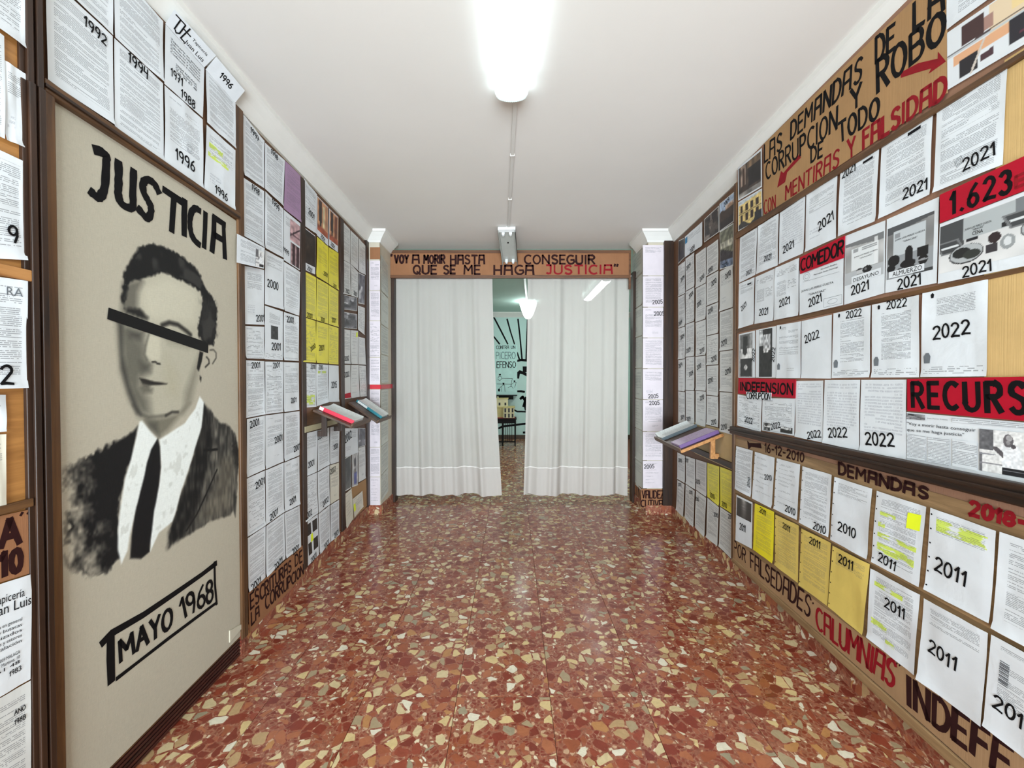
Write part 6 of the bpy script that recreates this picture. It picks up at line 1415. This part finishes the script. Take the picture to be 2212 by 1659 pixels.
write(PP, [z1(x, y+1551.5) for x, y in ((418, 1408), (724, 1208), (724, 1322), (430, 1520))], 'MaYO', .021, INK, 'lettering', PAN, org, .0024, gap=.2)
write(PP, [z1(x, y+1551.5) for x, y in ((765, 1170), (962, 1042), (962, 1168), (790, 1275))], '1968', .019, INK, 'lettering', PAN, org, .0024, gap=.16)
polys(PP, [[(360, 1028), (937, 1233), (935, 1292), (352, 1095)]], plain('matt_black_tape', c(12, 12, 13), .6, .3), 'black_bar', PAN, org, .0030, z1)

# ================================================================ LEFT: papers above the panel
PT = WL.off(.03)
bk = pstrip('backing_board', WL, [(95, -300), (509, 165), (509, 462), (95, 166)], .026, plain('brown_hardboard', c(110, 78, 56), .6), label='brown board behind the papers above the painted panel', category='backing board', bevel=0)
GT = 'papers above the painted panel'
def T(q, kind='dense', year=None, label='', **kw): return sheet(PT, q, 'w', kind, year, label, GT, **kw)
T([(99, -55), (243, 78), (245, 270), (101, 171)], 'dense', ('1992', .70, .88, .036, -4), 'typed sheet headed 1992, at the lower left above the painted panel')
T([(246.5, 82), (352, 180), (353, 348), (247, 272)], 'dense', ('1994', .45, .93, .04, -4), 'typed sheet headed 1994, between the 1992 sheet and the 1996 letter')
T([(354.5, 184), (437, 258), (438, 407), (354.5, 350)], 'letter', ('1996', .5, .22, .05, 0), 'letter with a round stamp and a bold 1996, lower row above the painted panel', extra=[('line', 'round_stamp', [arc(.62, .42, .08, .055, 0, 360, 12), arc(.62, .42, .05, .03, 0, 360, 10)], .001, PRINTG)])
T([(445.5, 269), (508, 325), (507, 454), (440.5, 409)], 'note', ('1996', .52, .12, .042, 0), 'sheet with two bright highlighter strokes and 1996', hl=[(.1, .70, .55, .78), (.08, .56, .75, .63)])
T([(99, -240), (243, -76), (243, 76), (99, -57)], 'dense', None, 'typed sheet beside the dark post, above the sheet headed 1992')
T([(246.5, -73), (352, 46), (352, 177), (246.5, 80)], 'dense', None, 'typed sheet above the 1994 sheet, cut by the top edge of the photo')
o3 = T([(357, 52), (441, 147), (437.5, 254), (354.5, 181)], None, [('1971', .28, .30, .036, 0), ('1988', .58, .10, .038, -3)], 'trade card sheet headed TJL with its top folded over the cornice, marked 1971 and 1988', flat=True, hl=None,
  extra=[('font', t_, .12, .84-.055*i, .88, .0085, PRINTK) for i, t_ in enumerate(['Tapicería en general', 'Todo tipo de sofás y butacas', 'Cabeceros y tapizados', 'Cortinas y estores', 'Confección e instalación'])] + [('font', t_, .25, .49-.05*i, .8, .0085, PRINTK) for i, t_ in enumerate(['29009 MALAGA', 'C/ Martínez, 10', 'Tel. 95 61 48'])])
o4 = T([(444, 151), (508, 223), (508, 321), (446, 264)], 'dense', None, 'typed sheet with its folded top marked 1996, right of the TJL trade card')
# folded tops leaning out over the cornice
def flap(par, q4, items, year=None, nm='folded_top'):
    a, b_, c_, d_ = q4      # lower left, lower right (on the wall), upper right, upper left (px); upper edge leans .05 m out
    po = tuple(par.location); lo = [PT.px(*a, .006), PT.px(*b_, .006)]; up = [PT.px(*d_, .055), PT.px(*c_, .055)]
    f = lambda u, v, o=0: Vector(PT.at(lo[0][0]+(lo[1][0]-lo[0][0])*u, lo[0][1]+(lo[1][1]-lo[0][1])*u, .006))*(1-v)+Vector(PT.at(up[0][0]+(up[1][0]-up[0][0])*u, up[0][1]+(up[1][1]-up[0][1])*u, .055))*v+Vector((.7, 0, -.7))*o
    V_ = [tuple(f(i/6, j/3)) for j in range(4) for i in range(7)]; F_ = [(j*7+i, j*7+i+1, (j+1)*7+i+1, (j+1)*7+i) for j in range(3) for i in range(6)]
    ch = mk(nm, V_, F_, paper(PAPC['w']), par, po, smooth=True)
    for it in items:
        tx, u0, v0, u1, h_, m_ = it; FV, FF, FW = font2d(tx)
        mk('printed_words', [tuple(f(u0+(u1-u0)*x/FW, v0+y*h_, .0008)) for x, y in FV], FF, m_, ch, po)
    if year:
        S, Wg = glyphs(year, .2); V2 = []; F2 = []
        wA = (f(1, 0)-f(0, 0)).length; hA = (f(0, 1)-f(0, 0)).length
        for p_ in S: ribbon([((.5+(x-Wg/2)*.16)*wA, (.35+y*.32)*hA) for x, y in p_], .005, V2, F2, None, lambda x, y: tuple(f(x/wA, y/hA, .001)))
        mk('handwritten_year', V2, F2, INK, ch, po)
flap(o3, [(357, 51), (441, 146), (467, 120), (377, 20)], [('Tapicería', .5, .55, .88, .22, PRINTK), ('Juan Luis', .42, .12, .9, .34, PRINTK)])
S_ = [[(.06, .85), (.26, .85)], [(.16, .85), (.16, .2)], [(.27, .85), (.27, .25), (.22, .12), (.18, .2)], [(.36, .9), (.33, .12), (.42, .12)], [(.28, .62), (.44, .62)]]
def fl3(u, v):
    lo = [PT.px(357, 51, .006), PT.px(441, 146, .006)]; up = [PT.px(377, 20, .055), PT.px(467, 120, .055)]
    return Vector(PT.at(lo[0][0]+(lo[1][0]-lo[0][0])*u, lo[0][1]+(lo[1][1]-lo[0][1])*u, .006))*(1-v)+Vector(PT.at(up[0][0]+(up[1][0]-up[0][0])*u, up[0][1]+(up[1][1]-up[0][1])*u, .055))*v+Vector((.0009, 0, -.0009))
V2 = []; F2 = []
for p_ in S_: ribbon([(x*.22, y*.09) for x, y in p_], .006, V2, F2, None, lambda x, y: tuple(fl3(x/.22, y/.09)))
mk('monogram', V2, F2, INK, o3, tuple(o3.location))
flap(o4, [(444, 150), (508, 222), (529, 196), (467, 122)], [], '1996')

# ================================================================ LEFT: strip nearest the camera, beyond the post
PN = WL.off(.052)
nb = srect('backing_board', WL, PN.px(-70, 800)[0], PY0+.004, 0.05, CEIL-.12, .050, WOOD_ORANGE, label='orange-brown wooden board at the left edge of the photo, behind the nearest papers', category='backing board', bevel=0)
GN = 'papers at the left edge of the photo'
def N(q, col='w', kind='full', year=None, label='', **kw): return sheet(PN, q, col, kind, year, label, GN, **kw)
N([(-70, -130), (56, -48), (56, 106), (-70, 14)], 'w', 'full', None, 'typed sheet at the very top of the left edge')
N([(-70, 20), (8, 76), (55, 160), (-70, 275)], 'w', 'full', None, 'x') if False else None
N([(-70, 22), (9, 78), (9, 300), (-70, 262)], 'w', 'full', None, 'sheet at the left edge beside the upper orange wood patch')
N([(9.5, 130), (55, 160), (54.5, 320), (9.5, 302)], 'w', 'note', None, 'worn sheet with a grey smudge under the upper orange wood patch')
N([(-70, 292), (54, 350), (57, 562), (-70, 555)], 'w', 'full', ('9', .74, .24, .05, 0), 'sheet ending in a written 9 at the left edge, above the orange batten')
srect('batten', PN, PN.px(-70, 580)[0], PN.px(63, 590)[0], PN.px(63, 607, .012)[1], PN.px(63, 583, .012)[1], .012, WOOD_PINE, nb, tuple(nb.location))
N([(-70, 588), (58, 607), (59, 838), (-70, 842)], 'w', 'full', ('2', .60, .13, .055, 0), 'sheet with grey letters RA and a written 2, just under the orange batten',
  extra=[('font', 'RA', .62, .845, .9, .022, PRINTG)])
N([(-70, 852), (13, 853), (12, 932), (-70, 940)], 'w', 'sparse', None, 'small white sheet on the bare wood at the left edge')
N([(-70, 942), (12, 938), (12.5, 1090), (-70, 1108)], 'c', 'note', None, 'cream-edged sheet on the bare wood at the left edge, below the small white one')
srect('batten', PN, PN.px(-70, 1090)[0], PN.px(64, 1090)[0], PN.px(64, 1096, .012)[1], PN.px(64, 1078, .012)[1], .012, WOOD_MID_Y, nb, tuple(nb.location))
o = sign([(-70, 1130), (66, 1100), (67, 1238), (-70, 1280)], CARD_HEAD, 'cardboard sign at the left edge ending in A and 10', plane=PN, off=.002)
z3_ = lambda x, y: (x/2.867, 1080+y/2.867)
write(PN, [z3_(*p) for p in ((8, 135), (108, 115), (118, 265), (5, 295))], 'a', .022, INK_BR, 'lettering', o, tuple(o.location), .0048)
write(PN, [z3_(*p) for p in ((5, 330), (128, 305), (128, 440), (8, 470))], '10', .020, INK_BR, 'lettering', o, tuple(o.location), .0048)
write(PN, [z3_(*p) for p in ((128, 85), (185, 70), (180, 135), (125, 150))], '"', .008, INK_BR, 'lettering', o, tuple(o.location), .0048)
N([(-70, 1284), (67.5, 1240), (65, 1467), (-70, 1545)], 'w', None, ('1983', .72, .16, .014, 0), 'white trade card sheet for an upholsterer at the left edge, under the cardboard sign', flat=True,
  extra=[('font', 'Tapicería', .35, .82, .86, .022, PRINTK), ('font', 'Juan Luis', .28, .72, .98, .026, PRINTK)] + [('font', t_, .2, .60-.05*i, .82, .009, PRINTK) for i, t_ in enumerate(['Tapicería en general', 'Sofás y butacas', 'y tapizados', 'Cortinas y estores', 'e instalación'])] + [('font', t_, .4, .30-.045*i, .8, .009, PRINTK) for i, t_ in enumerate(['29009 MALAGA', 'C/ Martínez, 10', '61 48'])])
N([(-70, 1548), (65, 1470), (68, 1760), (-70, 1850)], 'g', 'full', [('aNO', .80, .83, .013, 0), ('1988', .80, .76, .013, 0)], 'typed sheet at the lower left corner, under the upholsterer trade card')

# ================================================================ ROOM BEYOND THE CURTAINS
PF = Plane((0, YB, 0), (1, 0, 0), (0, -1, 0))
zc = lambda x, y: (1060+x/8.733, 590+y/8.733)
zd = lambda x, y: (1060+x/7.9, 770+y/7.9)
mo = tuple(PF.at(0.1, 1.2, 0))
mural = strokes(PF, [[zc(-60, 620), zc(85, 880), zc(200, 1100), zc(320, 1335)], [zc(20, 1150), zc(95, 1245), zc(165, 1335)], [zc(310, 870), zc(375, 1110), zc(448, 1335)], [zc(515, 870), zc(550, 1180), zc(592, 1640)], [zc(695, 870), zc(680, 1300), zc(668, 1640)], [zc(500, 1500), zc(545, 1640)], [zc(820, 900), zc(760, 1300), zc(700, 1650)]], .034, INK, 'wall_drawing', None, mo, .002)
mural['label'] = 'black drawing on the mint wall of the far room: rays above two raised arms'; mural['category'] = 'wall drawing'
for L_ in [(.05, [zd(450, 75), zd(520, 62), zd(640, 70)]), (.07, [zd(462, 360), zd(470, 290), zd(500, 265), zd(560, 285), zd(640, 325)]), (.045, [zd(460, 594), zd(520, 594), zd(572, 604)]), (.06, [zd(510, 720), zd(545, 690), zd(580, 740), zd(610, 830)]), (.05, [zd(600, 700), zd(575, 800), zd(560, 850)]), (.05, [zd(600, 740), zd(590, 860), zd(600, 910)]),
             (.035, [zd(405, 915), zd(450, 940), zd(520, 940), zd(640, 945)]), (.045, [zd(140, 1225), zd(200, 1195), zd(440, 1165), zd(640, 1145)]), (.05, [zd(560, 1298), zd(640, 1296)])]:
    strokes(PF, [L_], .05, INK, 'brush_stroke', mural, mo, .002)
polys(PF, [[zd(545, 170), zd(640, 170), zd(640, 275), zd(548, 265)]], INK, 'black_square', mural, mo, .003)
# paper with writing and the small figures
o = sign([(1040, 745), (1117.2, 745), (1117.2, 851), (1040, 851)], plain('pale_mint_paper', c(206, 238, 232), .7), 'pale poster on the far wall reading CONTRA UN, PICERO, EFENSO over three seated figures', 'poster', 'poster', PF, .004)
oo = tuple(o.location)
write(PF, [zc(105, 1370), zc(342, 1370), zc(342, 1428), zc(105, 1428)], 'CONTRA', .014, INK, 'lettering', o, oo, .008, gap=.16)
write(PF, [zc(385, 1370), zc(460, 1370), zc(460, 1424), zc(385, 1424)], 'UN', .014, INK, 'lettering', o, oo, .008)
write(PF, [zc(105, 1490), zc(465, 1490), zc(465, 1618), zc(105, 1618)], 'PICERO', .014, plain('teal_ink', c(60, 96, 100)), 'lettering', o, oo, .008, gap=.14)
write(PF, [zd(106, 90), zd(425, 88), zd(425, 188), zd(106, 192)], 'EFENSO', .020, INK, 'lettering', o, oo, .008, gap=.16)
strokes(PF, [[zd(190, 372), zd(368, 376), zd(350, 475), zd(105, 468)], [zd(125, 370), zd(140, 340), zd(175, 340), zd(190, 385), zd(150, 415), zd(120, 385)], [zd(185, 600), zd(190, 500), zd(235, 485), zd(245, 600)], [zd(345, 520), zd(350, 480), zd(400, 440), zd(435, 440), zd(410, 530)], [zd(295, 535), zd(350, 500), zd(385, 545)], [zd(145, 550), zd(180, 510)]], .008, INK, 'figure_outline', o, oo, .008)
polys(PF, [[zd(140, 300), zd(172, 298), zd(176, 320), zd(140, 325)], [zd(200, 448), zd(235, 450), zd(232, 480), zd(205, 485)], [zd(392, 408), zd(424, 412), zd(415, 438), zd(392, 432)], [zd(125, 550), zd(158, 555), zd(155, 600), zd(125, 596)]], INK, 'figure_head', o, oo, .009)
# dark wall shelf
a0, z0 = PF.px(1074, 853); a1, _ = PF.px(1117, 853); zlo = PF.px(1074, 862)[1]
b = MB().box((a0-.5, YB-.22, z0-.012), (a1, YB, z0)).mk('wall_shelf', BLACKM, label='black shelf on the far wall above the model house', category='shelf')
MB().box((a0-.5, YB-.18, zlo), (PF.px(1109, 860)[0], YB-.005, z0-.012)).mk('shelf_apron', BLACKM, b, tuple(b.location))
# table
def tpt(x, Y): return (x-CX)*Y/F
TYn, TYf = 8.36, 8.80; zt_ = CAMZ-(905-816)*TYn/F; xr_ = tpt(1116, TYn); xl_ = xr_-.62
tb = empty('side_table', ((xl_+xr_)/2, (TYn+TYf)/2, 0), label='black slatted side table carrying the model house in the far room', category='table'); to = tuple(tb.location)
MB().box((xl_, TYn, zt_-.022), (xr_, TYf, zt_)).mk('tabletop', BLACKM, tb, to, .003)
MB().box((xl_+.03, TYn+.02, zt_-.10), (xr_-.02, TYf-.02, zt_-.022)).mk('apron', BLACKM, tb, to, .002)
for x in (xr_-.045, xr_-.30, xl_+.02):
    for y in (TYn+.02, TYf-.05): MB().hexa([(x+.004, y+.004, 0), (x, y, zt_-.03), (x+.004, y+.028, 0), (x, y+.032, zt_-.03), (x+.028, y+.004, 0), (x+.034, y, zt_-.03), (x+.028, y+.028, 0), (x+.034, y+.032, zt_-.03)]).mk('leg', BLACKM, tb, to, .002)
for i in range(4):
    x = xr_-.235+.045*i; MB().box((x, TYn+.03, .09), (x+.010, TYn+.045, zt_-.09)).mk('slat', BLACKM, tb, to)
MB().box((xl_+.03, TYn+.028, .075), (xr_-.03, TYn+.05, .10)).mk('stretcher', BLACKM, tb, to)
# model house: two storeys with a set-back upper room
HY = plain('ochre_model_plaster', c(206, 190, 130), .7); HC = plain('cream_model_plaster', c(222, 212, 172), .7); HW = plain('dark_window_opening', c(30, 22, 22), .5); HR = plain('red_base_print', c(150, 40, 44), .6)
hz = zt_; fx0 = tpt(1087.5, 8.42); fx1 = tpt(1111, 8.42); H1 = CAMZ-(880-816)*8.42/F; H2 = CAMZ-(862-816)*8.5/F; 
mh = empty('model_house', (fx0+.05, 8.56, hz), label='cream and ochre model of a two-storey town house on the black table', category='model house'); ho = tuple(mh.location)
MB().box((fx0, 8.42, hz+.01), (fx1, 8.72, H1)).mk('house_body', HC, mh, ho, .002)
MB().box((fx0-.36, 8.50, hz+.01), (fx0, 8.72, H1-.01)).mk('side_wing', HY, mh, ho, .002)
MB().box((fx0-.37, 8.49, H1-.02), (fx1+.012, 8.73, H1+.006)).box((fx0-.006, 8.41, H1-.02), (fx1+.012, 8.49, H1+.006)).mk('cornice_ledge', HY, mh, ho, .002)
MB().box((fx0-.32, 8.52, H1+.006), (fx0+.09, 8.70, H2)).mk('upper_room', HC, mh, ho, .002)
MB().box((fx0-.33, 8.51, H2), (fx0+.10, 8.71, H2+.014)).mk('flat_roof', HY, mh, ho, .002)
MB().cyl((fx0-.12, 8.6, H2+.014), (fx0-.12, 8.6, H2+.05), .016, .010, 8).mk('chimney', HC, mh, ho)
MB().box((fx0-.30, 8.43, hz), (fx1+.02, 8.73, hz+.012)).mk('base', HR, mh, ho)
wn = (fx1-fx0)/3
for i in range(3):
    for j, (za_, zb_) in enumerate(((.02, .115), (.15, .25))):
        k_ = (H1-hz)/.28
        MB().box((fx0+wn*i+wn*.28, 8.417, hz+za_*k_), (fx0+wn*i+wn*.75, 8.425, hz+zb_*k_)).mk('window', HW, mh, ho)
        MB().box((fx0+wn*i+wn*.2, 8.402, hz+za_*k_-.004), (fx0+wn*i+wn*.83, 8.42, hz+za_*k_)).mk('balcony', HC, mh, ho)
for x in (fx0-.10, fx0+.02): MB().box((x, 8.517, H1+.03), (x+.035, 8.522, H1+.085)).mk('window', HW, mh, ho)
# lamps of the far room
LIT2 = emis('lit_far_room_diffuser', (0.93, 1.0, 0.97, 1), BACK_E)
lamp('ceiling_lamp', 1.36, 6.0, 7.5, LIT2, 'long lit fluorescent lamp in the far room, glowing through the right curtain')
GLOBE = emis('lit_opal_glass', (0.9, 1.0, 0.98, 1), 15.0)
gx, gy = tpt(1141, 8.0), 8.0; gz0 = CAMZ-(690-816)*gy/F; gz1 = CAMZ-(655-816)*gy/F
gl = empty('ceiling_lamp', (gx, gy, gz0), label='lit white bowl lamp hanging in the far room, partly behind the right curtain', category='ceiling lamp'); go = tuple(gl.location)
n = 28; V_ = []; F_ = []; prof = [(.02, 0), (.06, .02), (.095, .08), (.125, .16), (.150, .24), (.160, .285), (.165, .31)]
sc_ = (gz1-gz0)/.31
for r__, z_ in prof:
    for i in range(n): t_ = 2*math.pi*i/n; rr_ = r__*(1+.03*math.cos(8*t_)*(z_/.31)); V_.append((gx+rr_*math.cos(t_), gy+rr_*math.sin(t_), gz0+z_*sc_))
for j in range(len(prof)-1):
    for i in range(n): F_.append((j*n+i, j*n+(i+1) % n, (j+1)*n+(i+1) % n, (j+1)*n+i))
F_.append(tuple(range(n))[::-1])
mk('bowl_shade', V_, F_, GLOBE, gl, go, smooth=True)
MB().cyl((gx, gy, gz1), (gx, gy, CEIL), .006).mk('stem', WHITEPL, gl, go); MB().cyl((gx, gy, gz1-.005), (gx, gy, gz1+.012), .10, .03, 20).mk('lamp_cap', WHITEPL, gl, go); MB().cyl((gx, gy, CEIL-.03), (gx, gy, CEIL), .05, n=16).mk('ceiling_rose', WHITEPL, gl, go)
MB().bar((tpt(1125, 5.9), 5.0, CEIL-.0095), (gx-.03, 7.9, CEIL-.0095), .03, .016).mk('cable_trunking', WHITEPL, label='white cable trunking on the green ceiling of the far room', category='trunking')
